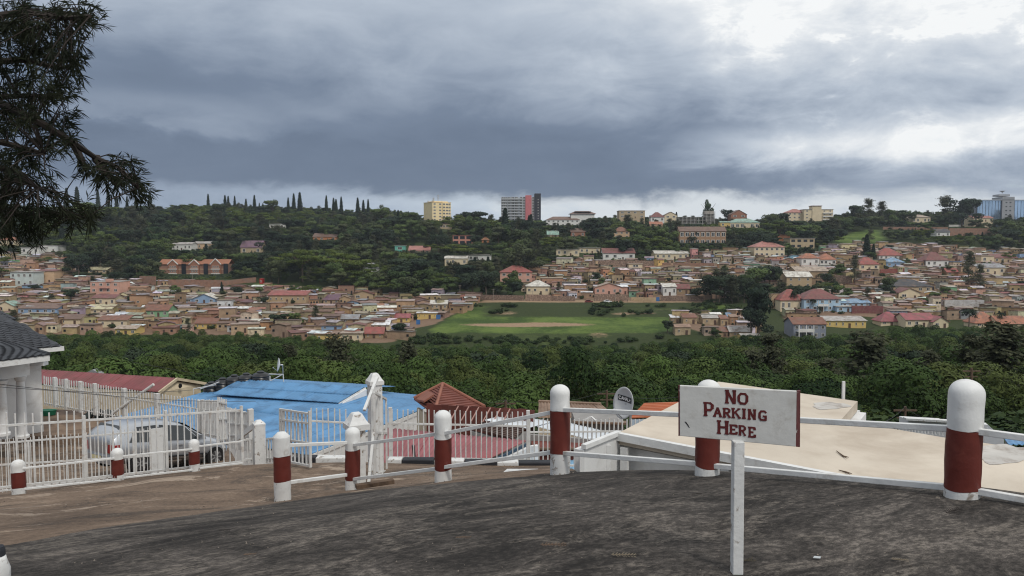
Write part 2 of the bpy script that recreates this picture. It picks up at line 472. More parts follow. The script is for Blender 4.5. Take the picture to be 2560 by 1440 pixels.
def build_terrain():
    ys = np.concatenate([np.arange(7, 60, 1.5), np.arange(60, 280, 4.0), np.arange(280, 430, 1.5), np.arange(430, 620, 3.0), np.arange(620, 920, 6.0), np.arange(920, 1290, 30.0)])
    us = np.linspace(-1.15, 1.15, 321)
    Y, U = np.meshgrid(ys, us, indexing='ij'); X = U * (Y + 22)
    Z = far_z(X, Y)
    nx, ny = len(us), len(ys)
    co = np.stack([X, Y, Z], -1).reshape(-1, 3)
    ii = (np.arange(ny - 1)[:, None] * nx + np.arange(nx - 1)[None]).ravel()
    quads = np.stack([ii, ii + 1, ii + nx + 1, ii + nx], -1)
    me = bpy.data.meshes.new('hillside')
    me.vertices.add(len(co)); me.vertices.foreach_set('co', co.ravel())
    me.loops.add(quads.size); me.loops.foreach_set('vertex_index', quads.ravel())
    me.polygons.add(len(quads)); me.polygons.foreach_set('loop_start', np.arange(0, quads.size, 4)); me.polygons.foreach_set('loop_total', np.full(len(quads), 4))
    me.update(); me.validate()
    me.polygons.foreach_set('use_smooth', [True] * len(me.polygons))
    colr = np.zeros((len(co), 4), dtype=np.float32); colr[:, 3] = 1
    for k, p in enumerate(co):
        if p[1] < 60: colr[k] = (0.0, 0.0, 0.75, 1); continue
        if p[1] < 275 or p[1] > 760: continue
        px, py = proj(p)
        z = zone(px, py)
        if z == 'field' and inpoly(px, py, Z_ROAD[3]): z = 'road'
        if z == 'field':
            colr[k, 1] = 0.85
            def blob(cx, cy, rx, ry): return max(0.0, 1.0 - math.hypot((px - cx) / rx, (py - cy) / ry))
            colr[k, 0] = min(0.85, 1.9 * blob(1320, 812, 225, 8))
            if py > 831: colr[k, 1] = 0.40
            if 1200 < px < 1760 and py < 794: colr[k, 1] = 0.33 + 0.14 * math.sin(py * 0.75 + 0.004 * px); colr[k, 0] = max(colr[k, 0], 0.30 * (1 - abs(py - 778) / 22))
            colr[k, 0] = max(colr[k, 0], 1.3 * blob(1560, 784, 40, 7), 1.3 * blob(1620, 783, 22, 6), 1.1 * blob(1270, 783, 40, 5))
            colr[k, 0] = max(colr[k, 0], 0.75 * blob(1495, 838, 52, 22), 0.55 * blob(1590, 834, 78, 20))
        elif z == 'road': colr[k, 0] = 0.95
        elif z == 'village': colr[k, 2] = 0.8
        elif z == 'grass': colr[k, 1] = 0.8
    cg = colr.reshape(ny, nx, 4)
    for _ in range(2):                                  # soft borders between the kinds of ground
        p_ = np.pad(cg, ((1, 1), (1, 1), (0, 0)), mode='edge'); cg = sum(p_[i:i + ny, j:j + nx] for i in range(3) for j in range(3)) / 9
    colr = np.ascontiguousarray(cg.reshape(-1, 4), dtype=np.float32)
    ca = me.color_attributes.new('Col', 'FLOAT_COLOR', 'POINT'); ca.data.foreach_set('color', colr.ravel())
    me.materials.append(ground_mat('hillside_ground'))
    o = put('hillside', me, (0, 0, 0)); o['kind'] = 'structure'; o['label'] = 'valley floor and far slope of grass and bare brown earth'
    return o


build_terrain()


# ---------------------------------------------------------------- foliage
def leaf_cloud(mb_pts, rng, size, aspect=1.0, droop=0.0):
    """mb_pts: (pos, outward, tone) -> arrays of small leaf-clump quads"""
    V_, F_, C_ = [], [], []
    for p, o, tone in mb_pts:
        n = Vector((o[0] + rng.gauss(0, 0.34), o[1] + rng.gauss(0, 0.34), o[2] + rng.gauss(0, 0.30) + 0.12)).normalized()
        a = n.cross(Vector((rng.gauss(0, 1), rng.gauss(0, 1), rng.gauss(0, 1)))).normalized()
        if droop: a = (Vector((o[0], o[1], 0)) * 0.8 + a * 0.6 + Vector((0, 0, -droop))).normalized(); 
        b = n.cross(a)
        if b.length < 1e-3: continue
        b.normalize()
        s = size * rng.uniform(0.6, 1.35); l = a * s * aspect; w = b * s
        i = len(V_); P = Vector(p)
        V_ += [P - l * 0.5, P + w * 0.42 - l * 0.05, P + l * 0.5, P - w * 0.42 + l * 0.08]
        F_.append((i, i + 1, i + 2, i + 3)); C_.append(tone)
    return V_, F_, C_


def foliage_mesh(name, pts, rng, size, material, aspect=1.0, droop=0.0):
    v, f, c = leaf_cloud(pts, rng, size, aspect, droop)
    me = bpy.data.meshes.new(name); me.from_pydata([tuple(p) for p in v], [], f); me.materials.append(material)
    ca = me.color_attributes.new('Col', 'FLOAT_COLOR', 'CORNER')
    arr = np.repeat(np.array(c, dtype=np.float32), 4); a4 = np.stack([arr, arr, arr, np.ones_like(arr)], -1)
    ca.data.foreach_set('color', a4.ravel()); me.update()
    return me


def lobes_pts(rng, lobes, n, shell=0.55):
    """points on and in the lobes (cx,cy,cz,rx,rz); the tone is each clump's own leaf colour"""
    out = []; W = [l[3] * l[3] for l in lobes]
    for _ in range(n):
        l = rng.choices(lobes, W)[0]
        d = Vector((rng.gauss(0, 1), rng.gauss(0, 1), rng.gauss(0, 1) + 0.25)).normalized(); r = rng.uniform(shell, 1.0) ** 0.6
        r *= 1 + rng.gauss(0, 0.06)
        p = Vector((l[0] + d.x * l[3] * r, l[1] + d.y * l[3] * r, l[2] + d.z * l[4] * r))
        out.append((p, d, rng.random() * 0.6 + l[5]))
    return out


def trunk_mesh(name, h, r, rng, material, limbs=4, spread=0.3):
    b = MB(); lean = Vector((rng.gauss(0, 0.03), rng.gauss(0, 0.03), 0))
    pts = [V(0, 0, -1.0), V(0, 0, h * 0.3) + lean * h, V(0, 0, h * 0.62) + lean * h * 1.8]
    b.path(pts, [r * 1.25, r * 0.9, r * 0.6], 6)
    for k in range(limbs):
        t = 2 * math.pi * (k + rng.random() * 0.5) / limbs
        b.path([pts[1] + (pts[2] - pts[1]) * rng.uniform(0.2, 1.0), V(math.cos(t) * h * spread * 0.6, math.sin(t) * h * spread * 0.6, h * 0.72), V(math.cos(t) * h * spread, math.sin(t) * h * spread, h * 0.86)], [r * 0.5, r * 0.3, r * 0.12], 5)
    return b.data(name, material)


M_BARK = mat('bark', (0.10, 0.075, 0.055), 0.9, 0.4, 3.0)
M_LEAF = leaf_mat('tree_leaves', (0.015, 0.034, 0.014), (0.100, 0.140, 0.044), 0.55, translucent=0.10, hue_b=(0.070, 0.076, 0.040))
M_LEAFD = leaf_mat('dark_tree_leaves', (0.012, 0.024, 0.015), (0.042, 0.060, 0.032), 0.35, translucent=0.08)
M_LEAFY = leaf_mat('yellowish_leaves', (0.045, 0.07, 0.014), (0.13, 0.16, 0.035), 0.3)
M_CONIF = leaf_mat('conifer_needles', (0.012, 0.026, 0.017), (0.036, 0.056, 0.034), 0.3)
M_CASU = leaf_mat('feathery_needles', (0.042, 0.050, 0.029), (0.120, 0.122, 0.070), 0.3)
M_BAMB = leaf_mat('bamboo_leaves', (0.009, 0.024, 0.008), (0.068, 0.110, 0.028), 0.6, 0.03, translucent=0.08, hue_b=(0.080, 0.098, 0.028))
M_BUSH = leaf_mat('bush_leaves', (0.014, 0.030, 0.012), (0.055, 0.082, 0.024), 0.4, translucent=0.1)

KINDS = {}


def make_kinds():
    # broad crowns of several lobes; heights about 10 to 13 m
    for k in range(6):
        g = random.Random(100 + k); H = g.uniform(9, 13); lobes = []
        for j in range(g.randint(9, 14)):
            t = g.uniform(0, 6.283); q = g.uniform(0, 0.40) * H
            zz = g.uniform(0.34, 0.88); lobes.append((math.cos(t) * q * (1.15 - 0.6 * max(0, zz - 0.5)), math.sin(t) * q * (1.15 - 0.6 * max(0, zz - 0.5)), H * zz, H * g.uniform(0.11, 0.22), H * g.uniform(0.08, 0.15), g.uniform(0, 0.45)))
        KINDS['broad', k] = (foliage_mesh('crown', lobes_pts(g, lobes, 2200), g, 0.66, M_LEAF if k % 3 else M_LEAFD), trunk_mesh('trunk', H, 0.28, g, M_BARK), H)
    # flat-topped, layered yellowish crowns
    for k in range(2):
        g = random.Random(130 + k); H = 10.0; lobes = []
        for j in range(12):
            t = g.uniform(0, 6.283); q = g.uniform(0.1, 0.75) * H
            lobes.append((math.cos(t) * q, math.sin(t) * q, H * g.uniform(0.55, 0.95), H * 0.24, H * 0.05, g.uniform(0.1, 0.5)))
        KINDS['umbrella', k] = (foliage_mesh('crown', lobes_pts(g, lobes, 1500), g, 0.7, M_LEAFY), trunk_mesh('trunk', H, 0.3, g, M_BARK, 6, 0.5), H)
    # narrow columnar conifers with short whorls
    for k in range(3):
        g = random.Random(150 + k); H = 24.0; pts = []
        for j in range(1500):
            z = g.random() ** 0.9; r = (1 - z) ** 0.55 * 2.3 * (0.65 + 0.35 * (1 + math.sin(z * 95 + k)) / 2)
            t = g.uniform(0, 6.283); q = r * g.uniform(0.3, 1) ** 0.5
            pts.append((V(math.cos(t) * q, math.sin(t) * q, H * (0.07 + 0.93 * z)), V(math.cos(t), math.sin(t), -0.1), g.random()))
        b = MB(); b.path([V(0, 0, -1), V(0, 0, H * 0.6), V(0, 0, H * 0.98)], [0.35, 0.2, 0.04], 6)
        KINDS['conifer', k] = (foliage_mesh('crown', pts, g, 0.75, M_CONIF, 1.3), b.data('trunk', M_BARK), H)
    # tall loose feathery trees (pine-like, uneven tufts)
    for k in range(3):
        g = random.Random(170 + k); H = 18.0; pts = []; b = MB(); b.path([V(0, 0, -1), V(0.2, 0, H * 0.5), V(0.1, 0.1, H * 0.97)], [0.32, 0.2, 0.04], 6)
        for j in range(46):
            z = H * g.uniform(0.2, 0.99); L = (1.03 - z / H) ** 0.6 * g.uniform(2.0, 5.0) + 0.5; t = g.uniform(0, 6.283)
            q = V(math.cos(t) * L, math.sin(t) * L, z + L * g.uniform(-0.05, 0.4)); b.path([V(0.1, 0, z), q], [0.07, 0.02], 4)
            for i in range(48):
                f = g.uniform(0.25, 1.12); s = 0.7
                pts.append((V(0, 0, z).lerp(q, f) + V(g.gauss(0, s), g.gauss(0, s), g.gauss(0, s * 0.6)), V(math.cos(t) * 0.7, math.sin(t) * 0.7, 0.75), g.random()))
        KINDS['feathery', k] = (foliage_mesh('crown', pts, g, 0.5, M_CASU, 1.7, 0.2), b.data('trunk', M_BARK), H)
    # palms
    for k in range(1):
        g = random.Random(190); H = 12.0; pts = []; b = MB(); b.path([V(0, 0, -1), V(0.15, 0, H * 0.5), V(0, 0, H * 0.85)], [0.3, 0.2, 0.22], 7)
        for j in range(26):
            t = j * 2.4; up = g.uniform(-0.6, 0.9); L = g.uniform(2.4, 3.2)
            for i in range(34):
                f = i / 34.0; q = V(math.cos(t) * L * f, math.sin(t) * L * f, H * 0.85 + L * (up * f - 0.75 * f * f))
                pts.append((q + V(g.gauss(0, .18), g.gauss(0, .18), g.gauss(0, .12)), V(math.cos(t), math.sin(t), 0.3), g.random()))
        KINDS['palm', 0] = (foliage_mesh('crown', pts, g, 0.5, M_LEAFD, 1.5, 0.5), b.data('trunk', M_BARK), H)
    # bushes
    for k in range(3):
        g = random.Random(200 + k); lobes = [(g.uniform(-1, 1), g.uniform(-1, 1), g.uniform(0.5, 1.5), g.uniform(0.7, 1.2), g.uniform(0.5, 1.0), g.uniform(0, 0.4)) for _ in range(5)]
        KINDS['bush', k] = (foliage_mesh('crown', lobes_pts(g, lobes, 420), g, 0.36, M_BUSH), None, 2.3)
    # bamboo: clumps of culms whose leafy tops arch over into domes
    for k in range(6):
        g = random.Random(220 + k); H = g.uniform(8, 11); pts = []
        for j in range(g.randint(4, 6)):
            t = g.uniform(0, 6.283); q = g.uniform(0.2, 2.9); top = H * g.uniform(0.50, 1.02); cx, cy = math.cos(t) * q, math.sin(t) * q
            rr = g.uniform(1.3, 3.0); tone = g.uniform(0, 0.4)
            for i in range(int(330 * rr)):
                a = g.uniform(0, 6.283); e = g.random() ** 0.62; ph = e * 1.75            # 0 at the top, sweeping down past the rim
                lump = 1 + 0.16 * math.sin(5 * a + j) * math.sin(ph)
                r = rr * lump * math.sin(min(ph, 1.65)) * (1 + g.gauss(0, 0.07)); z = top - rr * 0.72 * (1 - math.cos(min(ph, 1.6))) - max(0, ph - 1.4) * rr * 1.7 + g.gauss(0, 0.08)
                pts.append((V(cx + math.cos(a) * r, cy + math.sin(a) * r, z), V(math.cos(a) * math.sin(ph), math.sin(a) * math.sin(ph), math.cos(ph)), g.random() * 0.5 + tone))
        KINDS['bamboo', k] = (foliage_mesh('crown', pts, g, 0.21, M_BAMB, 1.9, 0.0), None, H)


make_kinds()


def place_tree(kind, k, loc, h=None, rz=None, wid=1.0, label='', group=None, name=None):
    cm, tm, H = KINDS[kind, k]; s = (h or H) / H
    names = {'broad': 'broadleaf_tree', 'umbrella': 'flat_topped_tree', 'conifer': 'conifer_tree', 'feathery': 'feathery_tree', 'palm': 'palm_tree', 'bush': 'bush'}
    o = thing(name or names[kind], loc, label, 'tree' if kind != 'bush' else 'bush', group)
    rz = rnd.uniform(0, 6.28) if rz is None else rz
    c = put('crown', cm, loc, o, rz, (s * wid, s * wid, s))
    c['kind'] = 'stuff'
    if tm: put('trunk', tm, loc, o, rz, (s, s, s))
    return o


def scatter(name, kinds, pts, label, cat):
    """one mass of plants nobody could count: points carrying copies of the kinds"""
    coll = bpy.data.collections.new(name + '_kinds')
    for i, kk in enumerate(kinds):
        o = bpy.data.objects.new('%s_%02d' % (name, i), KINDS[kk][0]); coll.objects.link(o)
    me = bpy.data.meshes.new(name); me.from_pydata([p[0] for p in pts], [], [])
    for nm, typ, vals in (('rz', 'FLOAT', [p[1] for p in pts]), ('sc', 'FLOAT', [p[2] for p in pts]), ('idx', 'INT', [p[3] for p in pts]), ('wd', 'FLOAT', [p[4] for p in pts])):
        at_ = me.attributes.new(nm, typ, 'POINT'); at_.data.foreach_set('value', vals)
    ob = put(name, me, (0, 0, 0)); tag(ob, label, cat, kind='stuff')
    ng = bpy.data.node_groups.new(name, 'GeometryNodeTree')
    ng.interface.new_socket('Geometry', in_out='INPUT', socket_type='NodeSocketGeometry'); ng.interface.new_socket('Geometry', in_out='OUTPUT', socket_type='NodeSocketGeometry')
    N = ng.nodes; L = ng.links
    gi = N.new('NodeGroupInput'); go = N.new('NodeGroupOutput'); ins = N.new('GeometryNodeInstanceOnPoints'); ci = N.new('GeometryNodeCollectionInfo')
    ci.inputs['Collection'].default_value = coll; ci.inputs['Separate Children'].default_value = True; ci.inputs['Reset Children'].default_value = True
    def attr(nm, typ):
        a = N.new('GeometryNodeInputNamedAttribute'); a.data_type = typ; a.inputs['Name'].default_value = nm; return a.outputs['Attribute']
    cx = N.new('ShaderNodeCombineXYZ'); L.new(attr('rz', 'FLOAT'), cx.inputs[2])
    cs = N.new('ShaderNodeCombineXYZ'); sca = attr('sc', 'FLOAT'); wda = attr('wd', 'FLOAT')
    L.new(wda, cs.inputs[0]); L.new(wda, cs.inputs[1]); L.new(sca, cs.inputs[2])
    L.new(gi.outputs[0], ins.inputs['Points']); L.new(ci.outputs[0], ins.inputs['Instance']); ins.inputs['Pick Instance'].default_value = True
    L.new(attr('idx', 'INT'), ins.inputs['Instance Index']); L.new(cx.outputs[0], ins.inputs['Rotation']); L.new(cs.outputs[0], ins.inputs['Scale'])
    L.new(ins.outputs[0], go.inputs[0])
    md = ob.modifiers.new('scatter', 'NODES'); md.node_group = ng
    return ob

KEEP_CLEAR = []

# ---------------------------------------------------------------- the wooded slopes
def build_woods():
    g = random.Random(31); wood = []; singles = []
    def taken(px, py): return any(a - 3 < px < b + 3 and t - 2 < py < c + 1 for a, b, t, c in KEEP_CLEAR)
    # bamboo grove on the valley floor
    bam = []
    for _ in range(9000):
        y = math.sqrt(g.uniform(62 ** 2, 300 ** 2)); x = g.uniform(-0.95, 0.95) * (y + 14)
        if (x, y) and any((x - q[0]) ** 2 + (y - q[1]) ** 2 < (2.6 + y * 0.006) ** 2 for q in bam[-600:]): continue
        z = float(far_z(x, y)); px, py = proj((x, y, z))
        lim = float(np.interp(px, [-600, 150, 450, 780, 900, 1010, 1150, 1600, 1700, 1860, 1950, 2100, 2300, 3200], [826, 832, 826, 842, 854, 862, 858, 860, 846, 838, 846, 828, 806, 806])) + g.uniform(-7, 9)
        hb = g.uniform(4.2, 8.5) if g.random() < 0.6 else g.uniform(8.5, 12.5) * (1.0 if y > 90 else 0.8)
        if py - hb * F / y < lim: hb = min(hb, (py - lim) * y / F)
        if hb < 3.2: continue
        bam.append((x, y, z, hb))
    pts = [((x, y, z - 0.5), g.uniform(0, 6.28), s, g.randrange(6), max(0.6, s) * g.uniform(0.9, 1.25)) for x, y, z, hb in bam for s in (hb / 10.0,)]
    scatter('bamboo_grove', [('bamboo', k) for k in range(6)], pts, 'dense green bamboo grove filling the whole valley floor', 'bamboo')
    # trees on the far slope
    cand = []
    for _ in range(16000):
        y = math.sqrt(g.uniform(400 ** 2, 900 ** 2)) if g.random() < 0.85 else g.uniform(290, 420); x = g.uniform(-0.82, 0.82) * y
        z = float(far_z(x, y)); px, py = proj((x, y, z))
        zn = zone(px, py)
        if zn in ('field', 'road'): continue
        if zn == 'grass' and g.random() < 0.93: continue
        if zn == 'village' and g.random() < 0.955: continue
        if py > 760 and zn != 'village': continue
        h = (g.uniform(5, 10) if g.random() < 0.5 else (g.uniform(10, 15) if g.random() < 0.75 else g.uniform(15, 21))) if zn != 'village' else g.uniform(4, 8)
        if y > 735: h = min(h, g.uniform(6.5, 11.5))
        for a, b, t, c, dd in KEEP_CLEAR:                    # keep the fronts of the known buildings in view
            if a - 2 - 0.28 * h * F / y < px < b + 2 + 0.28 * h * F / y and py > t and y < dd + 4 and py - c < 75: h = min(h, (py - (c - (c - t) * 0.18)) * y / F)
        if h < 3.0: continue
        cand.append((x, y, z, h, px, py, zn))
    grid = {}
    keep = []
    for c in cand:
        r = 3.0 + c[3] * 0.19 if c[6] != 'village' else 6.0; key = (int(c[0] // 8), int(c[1] // 8)); ok = True
        for i in (-1, 0, 1):
            for j in (-1, 0, 1):
                for q in grid.get((key[0] + i, key[1] + j), ()):
                    if (q[0] - c[0]) ** 2 + (q[1] - c[1]) ** 2 < r * r: ok = False
        if ok: grid.setdefault(key, []).append(c); keep.append(c)
    return keep



# ---------------------------------------------------------------- the town on the far slope
M_WALL = mat('house_plaster', None, 0.9, 0.22, 0.5, vcol=True, dirt=(0.20, 0.14, 0.10), dirt_amt=0.26, dirt_scale=0.8)
M_ROOF = mat('house_roof_sheet', None, 0.6, 0.30, 0.45, vcol=True, dirt=(0.15, 0.10, 0.075), dirt_amt=0.32, dirt_scale=0.55)
M_CLEAN = mat('house_paint', None, 0.8, 0.10, 0.4, vcol=True)
M_STONE = mat('rubble_stone', (0.30, 0.21, 0.16), 0.95, 0.5, 1.2, dirt=(0.13, 0.09, 0.07), dirt_amt=0.45, dirt_scale=1.6)
M_BRICK = mat('brick_wall', (0.26, 0.145, 0.10), 0.95, 0.3, 0.7, dirt=(0.22, 0.15, 0.12), dirt_amt=0.4, dirt_scale=0.5)
M_GLASS = mat('window_glass', (0.018, 0.022, 0.027), 0.18, 0.2, 0.5, spec=0.5)
M_FRAME = mat('window_frame', (0.62, 0.60, 0.56), 0.7, 0.15, 1.0)
M_DOOR = mat('far_door', (0.10, 0.06, 0.045), 0.7, 0.3, 1.0)
M_METAL = mat('galvanised_metal', (0.42, 0.43, 0.44), 0.45, 0.2, 2.0, metal=0.6)

C = dict(pink=(0.56, 0.30, 0.25), cream=(0.62, 0.52, 0.36), white=(0.66, 0.65, 0.62), yellow=(0.60, 0.42, 0.15), mud=(0.33, 0.225, 0.145), mud2=(0.42, 0.30, 0.195), mud3=(0.26, 0.185, 0.13),
         clay=(0.42, 0.24, 0.15), blue=(0.24, 0.35, 0.50), grey=(0.33, 0.33, 0.33), lgrey=(0.50, 0.50, 0.49), tan=(0.43, 0.32, 0.22), brick=(0.30, 0.13, 0.085), orange=(0.46, 0.18, 0.08),
         teal=(0.14, 0.42, 0.34), green=(0.22, 0.40, 0.24), peach=(0.55, 0.36, 0.24), lblue=(0.36, 0.50, 0.62), slate=(0.10, 0.13, 0.18), black=(0.03, 0.03, 0.035))
RC = dict(red=(0.35, 0.085, 0.07), maroon=(0.22, 0.07, 0.065), rust=(0.24, 0.095, 0.055), brown=(0.20, 0.12, 0.09), tin=(0.36, 0.34, 0.32), bright=(0.70, 0.72, 0.75), tan=(0.42, 0.33, 0.25),
          terracotta=(0.42, 0.15, 0.075), dark=(0.055, 0.06, 0.07), blue=(0.20, 0.35, 0.52), green=(0.26, 0.44, 0.36), grey=(0.30, 0.31, 0.33), purple=(0.17, 0.09, 0.14), pale=(0.55, 0.53, 0.47),
          pinkred=(0.44, 0.17, 0.14), yellow=(0.55, 0.50, 0.30), rusttan=(0.34, 0.21, 0.14), flat=(0.45, 0.43, 0.40), crimson=(0.34, 0.08, 0.095), orange=(0.46, 0.20, 0.09))


def _soft(c, sat, k):
    m_ = sum(c) / 3; return tuple((m_ + (v - m_) * sat) * k for v in c)


for _n in ('pink', 'clay', 'peach', 'orange', 'mud', 'mud2', 'mud3', 'tan', 'brick', 'yellow'): C[_n] = tuple(a_ * b_ for a_, b_ in zip(_soft(C[_n], 0.92, 1.0), (1.0, 1.02, 0.93)))
for _n in list(RC): RC[_n] = _soft(RC[_n], 0.84, 0.86 if _n not in ('bright', 'pale', 'tin') else 1.0)


def unit_cube(m, name):
    b = MB(); b.box((0, 0, 0), (1, 1, 1)); return b.data(name, m)


def window_unit():
    b = MB(); t = 0.09
    b.mi = 0
    for x0, x1, z0, z1 in ((-.5, .5, .5 - t, .5), (-.5, .5, -.5, -.5 + t), (-.5, -.5 + t, -.5 + t, .5 - t), (.5 - t, .5, -.5 + t, .5 - t), (-t / 2, t / 2, -.5 + t, .5 - t)):
        b.box(((x0 + x1) / 2, 0, (z0 + z1) / 2), (x1 - x0, 1, z1 - z0))
    b.mi = 1; b.box((0, 0.1, 0), (1 - 2 * t, 0.5, 1 - 2 * t))
    return b.data('window', [M_FRAME, M_GLASS])


U_WIN = window_unit(); U_HOLE = unit_cube(M_GLASS, 'window'); U_DOOR = unit_cube(M_DOOR, 'door'); U_FRAME = unit_cube(M_FRAME, 'frame')


def house_parts(w, dp, he, hr, roof, wallc, roofc, over=0.5, drop=1.5):
    """wall and roof shapes in the house's own frame: front face at y=0, depth dp, eaves at he, ridge hr above"""
    a = MB(); a.col(wallc)
    x0, x1 = -w / 2, w / 2
    b = [(x0, 0, -drop), (x1, 0, -drop), (x1, dp, -drop), (x0, dp, -drop)]
    if roof == 'shed': t = [(x0, 0, he), (x1, 0, he), (x1, dp, he + hr), (x0, dp, he + hr)]
    elif roof == 'shedb': t = [(x0, 0, he + hr), (x1, 0, he + hr), (x1, dp, he), (x0, dp, he)]
    else: t = [(x0, 0, he), (x1, 0, he), (x1, dp, he), (x0, dp, he)]
    a.hexa(b, t)
    r = MB(); r.col(roofc); o = over; th = 0.12
    if roof == 'gf':
        a.face((x0, 0, he), (x1, 0, he), (0, 0, he + hr)); a.face((x1, dp, he), (x0, dp, he), (0, dp, he + hr))
        k = hr / (w / 2)
        for s in (-1, 1):
            e = Vector((s * (w / 2 + o), -o, he - k * o)); top = Vector((0, -o, he + hr)); L = Vector((0, dp + 2 * o, 0)); up = Vector((0, 0, th))
            q = [e + up * 0.4, top + up * 0.4, top + L + up * 0.4, e + L + up * 0.4]
            if s > 0: q = q[::-1]
            q = q[::-1]
            r.hexa(q, [p + up for p in q])
    elif roof == 'gx':
        a.face((x0, dp, he), (x0, 0, he), (x0, dp / 2, he + hr)); a.face((x1, 0, he), (x1, dp, he), (x1, dp / 2, he + hr))
        k = hr / (dp / 2)
        for s in (-1, 1):
            ey = -o if s < 0 else dp + o
            e = Vector((x0 - o, ey, he - k * o)); top = Vector((x0 - o, dp / 2, he + hr)); L = Vector((w + 2 * o, 0, 0)); up = Vector((0, 0, th))
            q = [e + up * 0.4, e + L + up * 0.4, top + L + up * 0.4, top + up * 0.4]
            if s > 0: q = [q[1], q[0], q[3], q[2]]
            r.hexa(q, [p + up for p in q])
    elif roof == 'hip':
        k = hr / (min(w, dp) / 2); zb = he - k * o * 0.6 + 0.05
        E = [Vector((x0 - o, -o, zb)), Vector((x1 + o, -o, zb)), Vector((x1 + o, dp + o, zb)), Vector((x0 - o, dp + o, zb))]
        ins = min(w, dp) / 2
        if w >= dp: T0 = Vector((x0 + ins, dp / 2, he + hr)); T1 = Vector((x1 - ins, dp / 2, he + hr))
        else: T0 = Vector((0, ins, he + hr)); T1 = Vector((0, dp - ins, he + hr))
        if (T1 - T0).length < 0.2: T1 = T0 + Vector((0.2, 0, 0)) if w >= dp else T0 + Vector((0, 0.2, 0))
        D = Vector((0, 0, 0.18)); Lo = [e - D for e in E]
        if w >= dp:
            r.face(E[0], E[1], T1, T0); r.face(E[1], E[2], T1); r.face(E[2], E[3], T0, T1); r.face(E[3], E[0], T0)
        else:
            r.face(E[0], E[1], T0); r.face(E[1], E[2], T1, T0); r.face(E[2], E[3], T1); r.face(E[3], E[0], T0, T1)
        for i in range(4): r.face(Lo[i], Lo[(i + 1) % 4], E[(i + 1) % 4], E[i])
        r.face(*Lo[::-1])
    elif roof == 'flat':
        r.box((0, dp / 2, he + 0.14), (w + 2 * o, dp + 2 * o, 0.28))
    elif roof in ('shed', 'shedb'):
        k = hr / dp * (1 if roof == 'shed' else -1); zf = he if roof == 'shed' else he + hr; up = Vector((0, 0, th))
        q = [Vector((x0 - o, -o, zf - k * o + 0.03)), Vector((x1 + o, -o, zf - k * o + 0.03)), Vector((x1 + o, dp + o, zf + k * (dp + o) + 0.03)), Vector((x0 - o, dp + o, zf + k * (dp + o) + 0.03))]
        r.hexa(q, [p + up for p in q])
    return a, r


def place_local(loc, rz, x, y, z):
    c, s = math.cos(rz), math.sin(rz)
    return Vector((loc.x + x * c - y * s, loc.y + x * s + y * c, loc.z + z))


def house(loc, w, dp, he, hr, roof, wallc, roofc, label, group=None, rz=0.0, wins=(), doors=(), over=0.5, name='house', cat='house', wmat=None, framed=True, rmat=None, drop=2.5):
    """wins: (x, z, w, h) on the front face; a part each"""
    o = thing(name, loc, label, cat, group); o.rotation_euler = (0, 0, rz)
    a, r = house_parts(w, dp, he, hr, roof, wallc, roofc, over, drop)
    for nm, mb, mt in (('wall', a, wmat or M_WALL), ('roof', r, rmat or M_ROOF)):
        ob = bpy.data.objects.new(nm, mb.data(nm, mt)); COL.objects.link(ob); ob.parent = o; WLOC[ob.name] = loc
    for it in wins:
        x, z, ww, wh = it[:4]; side = it[4] if len(it) > 4 else 0
        ob = bpy.data.objects.new('window', U_WIN if framed else U_HOLE); COL.objects.link(ob); ob.parent = o
        if side == 0: ob.location = (x, -0.04, z); ob.scale = (ww, 0.18, wh)
        else: ob.location = (side * (w / 2 + 0.04), x, z); ob.scale = (ww, 0.18, wh); ob.rotation_euler = (0, 0, side * math.pi / 2)
    for x, z, ww, wh in doors:
        ob = bpy.data.objects.new('door', U_DOOR); COL.objects.link(ob); ob.parent = o; ob.location = (x, -0.03, z); ob.scale = (ww, 0.16, wh)
    return o


def grid(nx, ny, w, he, fw=0.5, fh=0.45, x0=0.0, z0=0.0, side=0, skip=()):
    """an even grid of windows over a face of width w, height he"""
    out = []
    for j in range(ny):
        for i in range(nx):
            if (i, j) in skip: continue
            t = (x0 + (i + 0.5) / nx * w - w / 2, z0 + (j + 0.55) / ny * he, w / nx * fw, he / ny * fh)
            out.append(t + ((side,) if side else ()))
    return out


REFS = []      # landmarks other labels can point to


def lm(px0, px1, ptop, peave, pbase, roof, wall, rf, label, ref=None, d=None, nx=3, ny=1, deep=0.75, rz=0.0, clean=True, framed=True, over=0.5, cat='house', name='house', door=True, fw=0.42, fh=0.45, rmat=None, wins=None):
    """a single building of the photograph: columns, ridge row, eave row, base row"""
    cx = (px0 + px1) / 2
    p = at(cx, pbase, d) if d else hit(cx, pbase)
    d = p.y; k = d / F
    w = (px1 - px0) * k; he = (pbase - peave) * k; hr = max((peave - ptop) * k, 0.15); dp = min(max(w * deep, 4.0), 16.0)
    if roof not in ('flat',): w = max(w - 2 * over, 2.0)
    zl = float(far_z(p.x, p.y)) if d else p.z
    ws = wins(w, he) if wins else grid(nx, ny, w, he, fw, fh)
    ds = []
    if door and nx >= 2 and not wins:
        i = nx // 2; ws = [q for k2, q in enumerate(ws) if k2 != i]; ds = [((i + 0.5) / nx * w - w / 2, min(2.0, he * 0.7) / 2, min(1.0, w / nx * 0.5), min(2.0, he * 0.7))]
    o = house(p, w, dp, he, hr, roof, C.get(wall, wall), RC.get(rf, rf), label, None, rz, ws, ds, over, name, cat, M_CLEAN if clean else M_WALL, framed, rmat, drop=max(2.5, p.z - zl + 2.0))
    KEEP_CLEAR.append((px0, px1, ptop, pbase, d))
    if ref: REFS.append((cx, (ptop + pbase) / 2, ref))
    return o


def part(o, name, mb, m):
    ob = bpy.data.objects.new(name, mb.data(name, m)); COL.objects.link(ob); ob.parent = o; return ob


